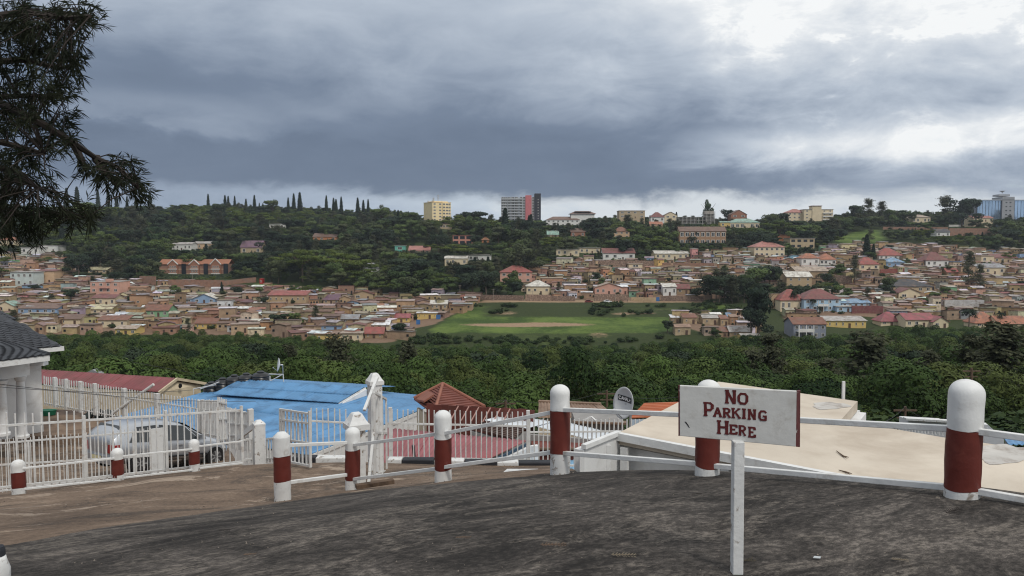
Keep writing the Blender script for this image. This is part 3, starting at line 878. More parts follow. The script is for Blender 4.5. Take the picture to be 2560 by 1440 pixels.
def town_landmarks():
    # ---- left part
    o = lm(226, 299, 703, 705, 748, 'flat', 'pink', 'flat', 'pink three-storey block with flat roofs above the left quarter', 'the pink three-storey block', nx=4, ny=3, over=0.2, door=False)
    b = MB(); b.col(C['pink']); b.box((2.4, 0.9, 10.4), (3.0, 3.0, 1.6)); part(o, 'roof_room', b, M_CLEAN)
    b = MB(); b.col((0.30, 0.16, 0.14)); b.box((0, -0.5, 6.1), (5.5, 1.1, 0.25)); part(o, 'balcony', b, M_CLEAN); b = MB(); b.col((0.30, 0.16, 0.14)); b.box((0, -0.5, 3.0), (5.5, 1.1, 0.25)); part(o, 'balcony', b, M_CLEAN)
    lm(228, 290, 738, 745, 764, 'gx', 'cream', 'maroon', 'cream house with maroon roof right under the pink three-storey block', None, nx=4)
    # twin-gabled apartment row
    p = hit(485, 686); k = p.y / F; W = 172 * k
    o = thing('apartment_row', p, 'long brick apartment row with white-edged gables and blue glass bays above a hedge', 'apartments')
    b = MB(); b.col((0.27, 0.15, 0.11)); b.box((0, 5, 2.0), (W, 10, 9.5)); part(o, 'wall', b, M_CLEAN)
    b = MB(); b.col(C['peach']); b.box((0, -0.08, 3.4), (W * 0.995, 0.14, 0.5)); b.box((0, -0.08, 0.3), (W * 0.995, 0.14, 0.5)); part(o, 'band', b, M_CLEAN)
    b = MB(); b.col((0.28, 0.125, 0.075)); up = Vector((0, 0, 0.15))
    q = [Vector((-W / 2 - .5, -.7, 6.5)), Vector((W / 2 + .5, -.7, 6.5)), Vector((W / 2 + .5, 5, 9.6)), Vector((-W / 2 - .5, 5, 9.6))]; b.hexa(q, [x + up for x in q])
    q = [Vector((-W / 2 - .5, 5, 9.6)), Vector((W / 2 + .5, 5, 9.6)), Vector((W / 2 + .5, 10.7, 6.5)), Vector((-W / 2 - .5, 10.7, 6.5))]; b.hexa(q, [x + up for x in q]); part(o, 'roof', b, M_CLEAN)
    for gx, gw, gh in ((-0.29, 6.0, 9.4), (0.02, 6.0, 9.4), (0.33, 6.4, 10.0)):
        b = MB(); b.col(C['brick']); b.prism([(gx * W - gw / 2, -1.6, -1), (gx * W + gw / 2, -1.6, -1), (gx * W + gw / 2, -1.6, 6.8), (gx * W, -1.6, gh), (gx * W - gw / 2, -1.6, 6.8)], (0, 3.5, 0)); part(o, 'gable_wing', b, M_CLEAN)
        b = MB(); b.col(C['white'])
        for s in (-1, 1): b.bar((gx * W + s * (gw / 2 + .4), -1.75, 6.5), (gx * W, -1.75, gh + .25), 0.5, 0.45)
        b.box((gx * W, -1.9, 3.5), (gw * 0.9, 0.5, 0.55)); b.box((gx * W, -1.9, 0.5), (gw * 0.9, 0.5, 0.55)); part(o, 'white_trim', b, M_CLEAN)
        for zz in (2.0, 5.0):
            for xx in (-1.5, 0, 1.5):
                ob = bpy.data.objects.new('window', U_WIN); COL.objects.link(ob); ob.parent = o; ob.location = (gx * W + xx, -1.65, zz); ob.scale = (1.0, 0.18, 1.3)
    for gx in (-0.14, 0.18, 0.47):
        b = MB(); b.col(C['slate']); b.box((gx * W, -0.5, 3.0), (2.6, 1.2, 8.0)); part(o, 'glass_bay', b, M_GLASS)
    KEEP_CLEAR.append((395, 575, 646, 700, p.y)); REFS.append((485, 665, 'the long gabled brick apartment row'))
    lm(428, 480, 606, 611, 626, 'gx', 'white', 'tin', 'long low white house with grey tin roof amid the upper left trees', 'the long low white house', nx=5, ny=1)
    lm(482, 536, 604, 609, 624, 'gx', 'peach', 'tin', 'peach walled wing right beside the long low white house', None, nx=5)
    lm(53, 98, 616, 619, 635, 'flat', 'white', 'flat', 'small white flat-roofed house under the hanging branch', 'the small white house under the branch', nx=3)
    lm(98, 145, 611, 614, 630, 'flat', 'white', 'flat', 'white house stepping up behind the small flat-roofed one', None, nx=2)
    lm(-8, 40, 592, 600, 616, 'hip', 'cream', 'terracotta', 'cream house with orange hipped roof at the left border', None, nx=3)
    lm(26, 84, 677, 681, 716, 'flat', (0.48, 0.54, 0.52), 'flat', 'pale teal two-storey house at the far left', 'the pale teal two-storey house', nx=4, ny=2)
    lm(84, 138, 675, 678, 708, 'shed', 'peach', 'maroon', 'big plain peach wall house right of the pale teal one', None, nx=2, ny=1, fw=0.2, fh=0.2)
    lm(481, 540, 735, 746, 758, 'gf', 'blue', 'pale', 'light blue house with wide gable facing the valley', 'the light blue gabled house', nx=3)
    lm(455, 486, 741, 746, 758, 'shed', 'blue', 'tin', 'blue lean-to wing left of the light blue gabled house', None, nx=1)
    lm(353, 423, 764, 776, 792, 'gx', 'green', 'rust', 'rust orange roofed shop with green posts', 'the rust roofed green shop', nx=4)
    lm(211, 281, 764, 773, 786, 'gx', 'cream', 'yellow', 'cream house with straw coloured roof and pillared porch', 'the straw roofed cream house', nx=4)
    lm(141, 204, 788, 797, 811, 'gx', 'cream', 'brown', 'cream gabled house with brown roof low in the left quarter', 'the brown roofed cream house', nx=2, fw=0.2)
    lm(242, 321, 792, 800, 818, 'gx', 'cream', 'rust', 'cream house with arched windows at the foot of the left quarter', None, nx=3, fw=0.22)
    lm(485, 543, 798, 808, 822, 'gx', 'yellow', 'rust', 'yellow house with rusty roof near the bamboo edge', 'the rust roofed yellow house', nx=4, fw=0.25)
    lm(43, 146, 761, 771, 785, 'gx', 'blue', 'brown', 'long blue-grey house above the dark tiled roof', 'the long blue-grey house', nx=5)
    lm(-10, 37, 754, 764, 782, 'gf', 'cream', 'green', 'cream house with pale green gable at the left border', None, nx=2)
    lm(218, 270, 668, 674, 683, 'gx', 'tan', 'yellow', 'low house with pale yellow roof half hidden in bushes', 'the pale yellow roof', nx=3)
    lm(285, 344, 816, 822, 838, 'gx', 'yellow', 'tan', 'mustard house with tan roof touching the bamboo', None, nx=3)
    lm(322, 369, 738, 744, 767, 'shedb', 'clay', 'brown', 'tall plain brown brick house right of the pink block', 'the tall plain brick house', nx=1, fw=0.15, fh=0.2)
    lm(480, 534, 790, 796, 806, 'shed', 'mud', 'rust', 'low mud house with rusty lean-to roof above the yellow house', None, nx=2)
    # ---- middle left
    lm(673, 711, 557, 560, 572, 'flat', 'white', 'flat', 'white flat-roofed house alone high in the trees', 'the white house high in the trees', nx=3)
    lm(781, 842, 583, 592, 602, 'gx', 'orange', 'brown', 'orange walled house with brown gables in the wood', 'the orange house in the wood', nx=4)
    lm(600, 655, 602, 618, 636, 'gx', 'tan', 'purple', 'house with big slate purple roof among the trees', 'the slate purple roof', nx=3)
    o = lm(1132, 1180, 586, 589, 613, 'flat', (0.52, 0.24, 0.18), 'red', 'salmon two-storey shell with open verandas', 'the salmon shell house', nx=3, ny=2, fw=0.75, fh=0.6, framed=False, door=False)
    lm(1203, 1224, 592, 599, 608, 'hip', 'orange', 'orange', 'tiny hut with orange pyramid roof', None, nx=1)
    lm(1020, 1076, 615, 626, 633, 'gx', 'tan', 'pinkred', 'long low house with bare red roof in mid slope', 'the long bare red roof', nx=4)
    lm(987, 1013, 611, 614, 629, 'flat', 'teal', 'flat', 'little turquoise house beside the long bare red roof', None, nx=1)
    lm(1110, 1170, 640, 646, 664, 'gx', 'cream', 'pale', 'cream bungalow with pale roof among white terrace walls', 'the pale roofed cream bungalow', nx=4)
    lm(1170, 1228, 634, 638, 652, 'flat', 'white', 'flat', 'white terraced house right above the cream bungalow', None, nx=4)
    lm(906, 946, 655, 668, 682, 'hip', 'white', 'grey', 'white house under grey hipped roof sunk in the trees', 'the grey hipped roof in the trees', nx=3)
    lm(668, 768, 729, 738, 758, 'gx', 'mud2', 'red', 'long hall with bright red roof above the left quarter', 'the long red roofed hall', nx=7, fw=0.3, fh=0.3)
    lm(806, 850, 738, 749, 760, 'gx', 'mud2', 'purple', 'brick house under a purple roof', 'the purple roof', nx=3)
    lm(880, 935, 727, 735, 750, 'gf', 'mud2', 'maroon', 'brick house with broad maroon gable beside the wood', 'the maroon gable', nx=2)
    lm(1074, 1120, 752, 760, 774, 'gx', 'tan', 'pale', 'tan house with pale sheet roof near the dirt road', 'the pale sheet roof', nx=4)
    lm(1043, 1093, 779, 783, 798, 'flat', 'yellow', 'bright', 'long plain yellow house beside the dirt road', 'the long plain yellow house', nx=4, fw=0.15, fh=0.2)
    lm(981, 1026, 786, 794, 806, 'gx', 'yellow', 'crimson', 'small yellow house with crimson roof', None, nx=3, fw=0.25)
    lm(922, 975, 803, 812, 825, 'gx', 'cream', 'bright', 'cream house with shining new tin roof', 'the shining tin roof', nx=3, fw=0.25)
    lm(909, 961, 820, 833, 846, 'gx', 'mud', 'red', 'grey house with bright red roof at the bamboo edge', 'the bright red roof by the bamboo', nx=3, fw=0.2)
    lm(788, 850, 832, 836, 858, 'flat', 'yellow', 'rusttan', 'mustard flat-roofed house lowest of the left quarter', None, nx=3, fw=0.25)
    lm(850, 904, 829, 834, 853, 'flat', 'cream', 'tan', 'cream flat-roofed house beside the lowest mustard one', None, nx=3, fw=0.25)
    lm(796, 855, 810, 814, 825, 'shed', 'blue', 'brown', 'low blue walled house with brown lean-to roof', None, nx=2, fw=0.2)
    lm(850, 898, 788, 797, 805, 'gx', 'mud', 'grey', 'house under a slate grey metal roof', None, nx=2)
    lm(649, 656, 696, 698, 710, 'flat', (0.42, 0.03, 0.03), (0.42, 0.03, 0.03), 'small bright red kiosk on the green bank', None, nx=1, over=0.1, name='kiosk', cat='kiosk', door=False)
    # ---- middle right
    lm(1548, 1612, 525, 527, 546, 'flat', 'tan', 'tan', 'beige modern house of stacked flat roofs on the ridge', 'the beige modern house', d=790, nx=4, ny=2)
    lm(1626, 1662, 530, 542, 556, 'hip', 'white', 'maroon', 'white house with dark maroon hipped roof on the ridge', 'the white house with maroon hip', d=780, nx=3, ny=1)
    lm(1660, 1694, 530, 538, 556, 'gf', 'cream', 'brown', 'cream gabled house just left of the grey concrete shell', None, d=790, nx=2, ny=2)
    lm(1624, 1658, 554, 561, 568, 'gx', 'peach', 'terracotta', 'small house with orange roof below the maroon hip', None, d=740, nx=2)
    lm(1826, 1868, 525, 536, 555, 'gf', 'brick', 'brown', 'tall brick gabled house behind the green roof', None, d=800, nx=2, ny=2)
    lm(1824, 1900, 546, 556, 574, 'hip', 'cream', 'green', 'cream villa with mint green hipped roof on the ridge', 'the mint green roof', d=735, nx=6, ny=1, fw=0.6)
    lm(1800, 1826, 553, 556, 568, 'gx', 'yellow', 'green', 'small yellow annex left of the mint green roof', None, d=735, nx=2)
    lm(1533, 1575, 567, 578, 597, 'hip', 'peach', 'rust', 'ochre two-storey villa with brown hip and tall windows', 'the ochre villa', nx=3, ny=2)
    lm(1367, 1398, 577, 586, 594, 'gx', 'tan', 'green', 'small house with pale green roof below the white mansion', None, nx=3)
    lm(1426, 1464, 571, 579, 594, 'gx', 'brick', 'brown', 'red brick house with brown roof under the ridge', None, nx=3)
    lm(1391, 1448, 621, 624, 640, 'flat', 'cream', 'flat', 'cream flat house left of the two terraced walls', None, nx=4)
    lm(1448, 1500, 617, 620, 634, 'flat', 'cream', 'flat', 'pale yellow flat-roofed house in mid slope', 'the pale yellow flat house', nx=4)
    lm(1506, 1589, 621, 633, 650, 'gx', 'white', 'maroon', 'white house with wide maroon roof and front gable', 'the white house with maroon gable', nx=4)
    lm(1636, 1724, 627, 634, 648, 'gx', 'cream', 'pale', 'long cream bungalow with pale flat roof above the brick quarter', 'the long cream bungalow', nx=6)
    o = lm(1248, 1332, 664, 680, 708, 'hip', 'pink', 'red', 'pink villa with bright red hipped roof beside the wood', 'the pink villa with red hip', nx=4, ny=2)
    o = lm(1314, 1376, 702, 715, 737, 'hip', 'cream', 'pale', 'cream house with white pyramid roof behind a stone wall', 'the white pyramid roof', nx=4, fh=0.3)
    lm(1485, 1560, 708, 719, 737, 'gf', 'pink', 'tan', 'pink house with broad low gable above the stone wall', 'the pink gabled house', nx=5)
    lm(1545, 1571, 714, 717, 737, 'shed', 'pink', 'bright', 'pink lean-to with shiny roof right of the pink gable', None, nx=2)
    lm(1690, 1726, 711, 721, 735, 'gx', 'mud', 'maroon', 'brick house with maroon roof above the green bank', 'the maroon roofed brick house', nx=2)
    lm(1656, 1693, 710, 717, 739, 'shed', 'white', 'pale', 'white washed house with steep lean-to roof', None, nx=3)
    lm(1572, 1606, 658, 660, 671, 'flat', 'cream', 'tan', 'small pale yellow box house atop the brick quarter', None, nx=1, door=False)
    lm(1697, 1816, 567, 578, 615, 'gx', (0.33, 0.20, 0.12), 'brown', 'long two-storey building with brown roof and galleries', 'the long galleried building', nx=9, ny=2, fw=0.7, fh=0.55, door=False, deep=0.3)
    # white mansion with brown tiled hips
    o = lm(1365, 1450, 541, 549, 567, 'hip', 'white', 'brown', 'large white mansion with stepped brown roofs on the ridge', 'the large white mansion', d=770, nx=7, ny=2, deep=0.4, door=False)
    b = MB(); b.col(C['white']); b.box((20, 8, 6.2), (24, 11, 14)); part(o, 'upper_wing', b, M_CLEAN)
    b = MB(); b.col(RC['brown'])
    for cx, cw, z0, h in ((20, 27, 13.2, 0), (20, 17, 15.5, 0)): b.box((cx, 8, z0 - 0.1), (cw, 13, 0.3))
    b.face((6.5, 1.5, 13.3), (33.5, 1.5, 13.3), (27, 8, 16.2), (13, 8, 16.2)); b.face((33.5, 1.5, 13.3), (33.5, 14.5, 13.3), (27, 8, 16.2)); b.face((6.5, 14.5, 13.3), (6.5, 1.5, 13.3), (13, 8, 16.2)); part(o, 'upper_roof', b, M_CLEAN)
    # unfinished concrete frame
    p = at(1742, 566, 760); k = p.y / F; o = thing('concrete_shell', p, 'unfinished grey concrete shell of five floors on the ridge', 'building'); KEEP_CLEAR.append((1697, 1790, 525, 566, 760)); REFS.append((1742, 545, 'the grey concrete shell'))
    W = 91 * k
    for fl in range(5):
        b = MB(); b.col((0.40, 0.39, 0.37)); lo = -W / 2 if fl < 4 else W * 0.2
        b.box(((lo + W / 2) / 2, 6, fl * 3.1), (W / 2 - lo, 12, 0.35)); part(o, 'floor_slab', b, M_WALL)
    for i in range(10):
        x = -W / 2 + 0.3 + i * (W - 0.6) / 9
        b = MB(); b.col((0.42, 0.41, 0.39)); top = 15 if i > 6 else 9.6
        b.box((x, 0.4, top / 2 - 2), (0.55, 0.55, top + 4)); b.box((x, 11, top / 2 - 2), (0.55, 0.55, top + 4)); part(o, 'column', b, M_WALL)
    b = MB(); b.col((0.34, 0.31, 0.28)); b.box((W * 0.36, 5.5, 6), (W * 0.24, 7, 19)); b.box((-W * 0.2, 6.2, 3), (W * 0.45, 7, 11)); part(o, 'block_wall', b, M_WALL)
    # ---- right part
    lm(1884, 1963, 603, 617, 643, 'hip', 'cream', 'pinkred', 'cream villa with rose red hipped roof and white columns', 'the rose roofed cream villa', nx=6, ny=2, fw=0.55)
    lm(2002, 2050, 633, 645, 664, 'hip', 'white', 'terracotta', 'white house under burnt orange roof, left wing', 'the burnt orange roof', nx=3)
    lm(2048, 2091, 634, 648, 664, 'hip', 'white', 'terracotta', 'white veranda house with burnt orange roof, right of its twin', None, nx=4, fw=0.7)
    lm(1975, 2036, 592, 596, 622, 'flat', 'tan', 'flat', 'half built terraced house of bare concrete floors', 'the half built terraced house', nx=4, ny=2, fw=0.6, framed=False)
    lm(1945, 1975, 587, 588, 604, 'flat', (0.40, 0.17, 0.09), (0.40, 0.17, 0.09), 'bare orange brick block by the half built house', None, nx=1, door=False, fw=0.1, fh=0.1)
    lm(2196, 2258, 620, 638, 650, 'hip', 'white', 'red', 'white house with wide bright red hip near the conifer', 'the wide bright red hip', nx=5)
    lm(2146, 2200, 643, 660, 676, 'hip', 'cream', 'red', 'cream house with steep red roof in front of the conifer', 'the steep red roof', nx=3)
    lm(2214, 2263, 644, 655, 668, 'hip', 'blue', 'blue', 'small blue house with sky blue hipped roof', 'the sky blue hipped roof', nx=3)
    lm(2313, 2373, 630, 650, 668, 'hip', 'white', 'maroon', 'white house with tall maroon hipped roof', 'the tall maroon hip', nx=4)
    lm(2231, 2332, 699, 716, 732, 'hip', 'tan', 'dark', 'bungalow with big charcoal roof among dark trees', 'the charcoal roof', nx=5)
    lm(2244, 2303, 721, 732, 748, 'gf', 'cream', 'maroon', 'cream house with maroon gable below the charcoal roof', None, nx=2)
    o = lm(2007, 2104, 724, 747, 779, 'hip', 'lblue', 'maroon', 'light blue two-storey villa with maroon hipped roof', 'the light blue villa', nx=5, ny=2, fw=0.4)
    b = MB(); b.col(C['white']); k = KEEP_CLEAR[-1][4] / F; ww = 26 * k
    for s in (-1, 0, 1): b.tube((s * ww / 2, -1.6, -1), (s * ww / 2, -1.6, 5.4), 0.16, n=8)
    b.box((0, -0.9, 2.7), (ww, 1.6, 0.25)); b.box((0, -1.6, 3.3), (ww, 0.1, 0.7)); part(o, 'balcony', b, M_CLEAN)
    lm(1948, 2012, 724, 749, 779, 'hip', 'cream', 'red', 'cream house with steep red hip left of the light blue villa', 'the steep red hip', nx=4)
    lm(2102, 2178, 749, 757, 768, 'gx', 'lblue', 'blue', 'long low house with blue sheet roof right of the villa', None, nx=5)
    lm(2092, 2130, 765, 767, 780, 'flat', 'lblue', 'flat', 'small light blue box shed at the villa foot', None, nx=2)
    o = lm(1980, 2068, 796, 810, 847, 'gx', (0.22, 0.24, 0.29), 'rust', 'grey villa with rust striped roof and white balcony', 'the rust striped grey villa', nx=5, ny=2)
    b = MB(); b.col(C['white']); b.box((-2.2, -1.2, 3.0), (6.4, 2.2, 0.3)); b.box((-2.2, -2.25, 3.7), (6.4, 0.12, 0.9)); 
    for s in (-1, 0, 1): b.box((-2.2 + s * 2.9, -2.2, 2.0), (0.3, 0.3, 7.4))
    part(o, 'balcony', b, M_CLEAN)
    lm(2063, 2168, 794, 802, 820, 'gx', 'yellow', 'tin', 'long bright yellow house with streaked tin roof', 'the long bright yellow house', nx=6, fw=0.2)
    lm(2199, 2259, 781, 802, 814, 'hip', 'cream', 'crimson', 'house with steep crimson hipped roof behind the bamboo', 'the steep crimson hip', nx=3)
    lm(2261, 2340, 785, 799, 818, 'gx', 'cream', 'crimson', 'long crimson roofed house behind the bamboo', 'the long crimson roof', nx=4)
    lm(2330, 2374, 792, 804, 820, 'gf', 'cream', 'crimson', 'cream gable end joined to the long crimson roof', None, nx=2)
    lm(2435, 2500, 781, 806, 819, 'hip', 'cream', 'terracotta', 'terracotta hipped roof between the two palms', 'the terracotta hip by the palms', nx=3)
    lm(2495, 2575, 793, 809, 820, 'gx', 'cream', 'terracotta', 'terracotta roof at the right border beyond the palm', None, nx=3)
    lm(1988, 2073, 668, 678, 697, 'gx', 'mud', 'tan', 'brick house with broad straw coloured roof', 'the broad straw roof', nx=4)
    lm(1964, 2032, 680, 692, 720, 'gx', 'mud2', 'pale', 'two-storey brick house with pale roof above a parked car', None, nx=3, ny=2, fw=0.25)
    lm(2442, 2515, 660, 669, 686, 'gx', 'cream', 'grey', 'cream house with lavender grey roof far right', 'the lavender grey roof', nx=4)
    lm(2483, 2544, 636, 644, 657, 'gx', 'tan', 'maroon', 'house with brownish red roof high at the far right', None, nx=4)
    lm(2453, 2485, 637, 640, 658, 'flat', 'cream', 'tan', 'cream cube house left of the brownish red roof', None, nx=2)
    lm(2365, 2397, 671, 680, 690, 'gx', 'mud', 'red', 'tiny house with plain red roof under the tall maroon hip', None, nx=2)
    lm(1968, 2016, 522, 531, 557, 'hip', 'cream', 'pinkred', 'cream block with rose hip left of the stepped tower', None, d=760, nx=4, ny=3)
    o = lm(2010, 2082, 522, 524, 557, 'flat', 'cream', 'flat', 'cream four-storey block with curved balconies on the ridge', 'the cream four-storey block', d=755, nx=5, ny=4, door=False, fw=0.3, fh=0.4)
    b = MB(); b.col(C['cream']); b.box((-2.0, 3.5, 8), (9, 8.5, 17)); part(o, 'stair_tower', b, M_CLEAN)
    b = MB(); b.col(RC['maroon']); b.box((-2.0, 3.5, 16.7), (10, 9.5, 0.5)); part(o, 'tower_roof', b, M_CLEAN)
    for z in (3, 6.3, 9.6): b = MB(); b.col(C['white']); b.box((9.0, -0.7, z), (10, 1.8, 0.9)); part(o, 'balcony', b, M_CLEAN)
    lm(2280, 2327, 536, 543, 559, 'hip', 'cream', 'tan', 'cream house with shallow tan roof among the ridge trees', 'the cream house on the right ridge', d=745, nx=5, ny=1, fw=0.5)
    lm(2432, 2484, 539, 545, 554, 'gx', 'cream', 'pinkred', 'low house with faded red roof before the glass office', None, d=740, nx=4)
    lm(2340, 2376, 573, 580, 593, 'gx', 'white', 'dark', 'white house with black roof under the right ridge', None, nx=3)
    lm(1815, 1846, 783, 790, 800, 'gx', 'white', 'blue', 'small white house with blue roof left of the dark tree', 'the small blue roof', nx=2)
    # shacks on the spur right of the field
    for a, b_, t, e, z, w_, r_, l_ in ((1676, 1700, 789, 794, 808, 'mud', 'bright', 'leftmost tin roofed shack on the spur'), (1706, 1744, 787, 794, 810, 'mud2', 'rust', 'rust roofed mud shack on the spur'), (1755, 1800, 789, 795, 812, 'tan', 'tin', 'pale mud shack with washing beside it on the spur'),
                                       (1800, 1822, 791, 797, 815, 'mud2', 'rust', 'narrow rust roofed shack on the spur'), (1824, 1846, 788, 792, 812, 'clay', 'rusttan', 'tall clay shack at the right of the spur'), (1686, 1728, 812, 818, 838, 'tan', 'rusttan', 'lower tan shack with open front on the spur'),
                                       (1786, 1822, 822, 830, 842, 'mud', 'rust', 'low shack under rusty sheets at the foot of the spur'), (1822, 1880, 818, 830, 842, 'mud2', 'tin', 'low shack with patched tin roof at the foot of the spur'), (1852, 1902, 836, 840, 856, 'yellow', 'tin', 'yellow shed with blue door at the bamboo edge')):
        lm(a, b_, t, e, z, 'gx' if (b_ - a) > 40 else 'shed', w_, r_, l_, None, nx=2, clean=False, fw=0.2, fh=0.35, over=0.3)

    # ---- towers
    p = at(1081, 562, 840); k = p.y / F; fi = R(33)
    W = 44 * k / math.cos(fi); D = 26 * k / math.sin(fi); H = 56 * k
    o = thing('yellow_tower', p, 'pale yellow seven-storey tower with roof antennas on the ridge', 'tower'); o.rotation_euler = (0, 0, fi)
    b = MB(); b.col((0.80, 0.65, 0.38)); b.box((W / 2, D / 2, H / 2 - 6), (W, D, H + 12)); b.box((W * 0.68, -0.5, H / 2 - 5), (W * 0.32, 1.2, H + 10)); b.box((W * 0.55, D / 2, H + 0.8), (W * 0.75, D * 0.7, 1.6)); part(o, 'wall', b, M_CLEAN)
    b = MB(); b.col((0.70, 0.52, 0.27)); b.box((W / 2, D / 2, H + 0.2), (W + 0.6, D + 0.6, 0.5)); part(o, 'parapet', b, M_CLEAN)
    for j in range(7):
        for i, (x, yy) in enumerate(((0.12, 0), (0.42, 0), (0.60, -1.1), (0.76, -1.1), (0.92, 0))):
            ob = bpy.data.objects.new('window', U_WIN); COL.objects.link(ob); ob.parent = o; ob.location = (W * x, yy - 0.04, H * (j + 0.5) / 7.2 + 0.6); ob.scale = (W * 0.115, 0.2, H / 7.2 * 0.5)
    b = MB()
    for x, y, h in ((W * 0.5, D * 0.4, 9), (W * 0.15, D * .3, 4), (W * .3, D * .5, 4.5), (W * .75, D * .5, 4), (W * .05, D * .6, 3), (W * .4, D * .7, 6)):
        b.tube((x, y, H), (x, y, H + h + 1), 0.22 if h < 8 else 0.4, 0.08, 6)
        for q in range(3 if h > 5 else 1): b.box((x, y, H + h * (0.5 + 0.2 * q)), (1.5, 0.5, 0.9))
    part(o, 'antenna', b, M_METAL)
    KEEP_CLEAR.append((1055, 1126, 505, 560, 840)); REFS.append((1090, 530, 'the yellow tower'))
    lm(1100, 1128, 556, 560, 584, 'flat', 'tan', 'maroon', 'podium wing with dark red roof at the yellow tower foot', None, d=770, nx=4, ny=2, fw=0.7)

    p = at(1302, 562, 860); k = p.y / F; H = 72 * k
    o = thing('apartment_tower', p, 'tall grey apartment tower with pink and black vertical slabs', 'tower')
    X = lambda c: (c - 1302) * k
    b = MB(); b.col((0.34, 0.36, 0.38)); b.box(((X(1253) + X(1314)) / 2, 8, H / 2 - 8), (X(1314) - X(1253), 16, H + 12)); b.box(((X(1328) + X(1338)) / 2, 8, H / 2 - 8), (X(1338) - X(1328), 15, H + 12)); part(o, 'wall', b, M_CLEAN)
    b = MB(); b.col((0.52, 0.16, 0.17)); b.box((X(1321), 7, H / 2 - 7), (X(1329) - X(1314), 17, H + 15)); part(o, 'pink_slab', b, M_CLEAN)
    b = MB(); b.col((0.035, 0.035, 0.045)); b.box((X(1344), 7, H / 2 - 6), (X(1352) - X(1336.5), 17.4, H + 17)); part(o, 'black_slab', b, M_CLEAN)
    for j in range(10):
        z = 1.2 + j * (H - 2) / 10; hh = (H - 2) / 10
        b = MB(); b.col((0.66, 0.67, 0.68))
        b.box((X(1288), -0.7, z), (X(1313) - X(1277), 1.8, 0.35)); b.box((X(1259.5), -0.4, z), (X(1268) - X(1253), 1.2, 0.35)); part(o, 'balcony', b, M_CLEAN)
        for c0, c1 in ((1254.5, 1258), (1259, 1263), (1264, 1268), (1270, 1275), (1278, 1286), (1287, 1295), (1300, 1306), (1307, 1313), (1330, 1336)):
            ob = bpy.data.objects.new('window', U_WIN); COL.objects.link(ob); ob.parent = o; ob.location = ((X(c0) + X(c1)) / 2, -0.05 if c0 < 1329 else 0.45, z + hh * 0.55); ob.scale = ((X(c1) - X(c0)) * 0.9, 0.2, hh * 0.62)
        if j < 9:
            ob = bpy.data.objects.new('window', U_FRAME); COL.objects.link(ob); ob.parent = o; ob.location = (X(1345), -1.75, z + 2.6); ob.scale = (0.8, 0.1, 0.9)
    KEEP_CLEAR.append((1250, 1354, 490, 562, 860)); REFS.append((1302, 525, 'the apartment tower'))

    p = at(2490, 552, 760); k = p.y / F; X = lambda c: (c - 2490) * k; H = 58 * k
    M_CURT = mat('curtain_wall', (0.30, 0.42, 0.58), 0.12, 0.25, 0.08, metal=0.75, stretch=(1, 1, 0.25))
    o = thing('glass_office', p, 'wide blue glass office block with grey core at the right border', 'office')
    b = MB(); b.box(((X(2443) + X(2503)) / 2, 10, H / 2 - 6), (X(2503) - X(2443), 20, H + 6)); b.box(((X(2531) + X(2600)) / 2, 10, H / 2 - 6), (X(2600) - X(2531), 20, H + 6)); part(o, 'curtain_wall', b, M_CURT)
    b = MB(); b.col((0.10, 0.12, 0.15)); b.box((X(2434), 10, H / 2 - 6), (X(2443) - X(2425), 18, H + 4)); part(o, 'dark_wing', b, M_CLEAN)
    b = MB(); b.col((0.30, 0.31, 0.33)); b.box((X(2517), 7, H / 2 - 4), (X(2532) - X(2502), 17, H + 9)); b.box((X(2512), 7, H + 2.2), (X(2528) - X(2500), 10, 2)); part(o, 'core', b, M_CLEAN)
    b = MB(); b.col((0.42, 0.44, 0.46)); b.box((X(2512), 9, H - 2.6), (X(2600) - X(2425), 21, 0.6)); part(o, 'roof_edge', b, M_CLEAN)
    for c in range(2447, 2600, 8):
        if 2500 < c < 2533: continue
        b = MB(); b.col((0.16, 0.2, 0.26)); b.box((X(c), -0.1, H / 2 - 6), (0.22, 0.25, H + 5)); part(o, 'mullion', b, M_CLEAN)
    for j in range(5):
        for c in (2512, 2522):
            ob = bpy.data.objects.new('window', U_HOLE); COL.objects.link(ob); ob.parent = o; ob.location = (X(c), -1.5, 2 + j * 4); ob.scale = (1.6, 0.2, 1.0)
    b = MB(); b.lathe((X(2516), 8, H + 5.5), [(0.2, -1), (0.4, 0), (2.8, 1.5), (2.2, 1.6), (0.2, 0.6)], 16); part(o, 'roof_dish', b, M_METAL)
    KEEP_CLEAR.append((2425, 2560, 494, 548, 760)); REFS.append((2490, 520, 'the glass office'))

    # ---- walls, cars, gates along the road
    def wall_run(a, c, hpx, mt, label, th=0.5, colr=None, name='boundary_wall', ref=None):
        p, q = hit(*a), hit(*c); k = (p.y + q.y) / 2 / F; h = hpx * k
        b = MB(); b.col(colr or (1, 1, 1)); n = Vector((-(q - p).y, (q - p).x, 0)).normalized() * th / 2
        if n.y < 0: n = -n
        D = Vector((0, 0, 1.2)); U = Vector((0, 0, h))
        b.hexa([p - n - D, q - n - D, q + n - D, p + n - D], [p - n + U, q - n + U, q + n + U, p + n + U])
        o = b.build(name, mt); tag(o, label, 'wall')
        KEEP_CLEAR.append((min(a[0], c[0]), max(a[0], c[0]), min(a[1], c[1]) - hpx, max(a[1], c[1]), (p.y + q.y) / 2)); return o
    wall_run((1200, 750), (1310, 752), 13, M_STONE, 'low stone wall along the road left of the white pyramid roof')
    wall_run((1313, 752), (1376, 753), 16, M_STONE, 'pale rubble wall under the white pyramid roof')
    wall_run((1378, 752), (1438, 753), 12, M_STONE, 'brown stone wall between the pyramid roof and the pink gable')
    wall_run((1486, 753), (1570, 754), 18, M_STONE, 'high stone wall carrying the pink gabled house')
    wall_run((1578, 753), (1640, 754), 10, M_WALL, 'low mud wall right of the high stone wall', colr=C['mud2'])
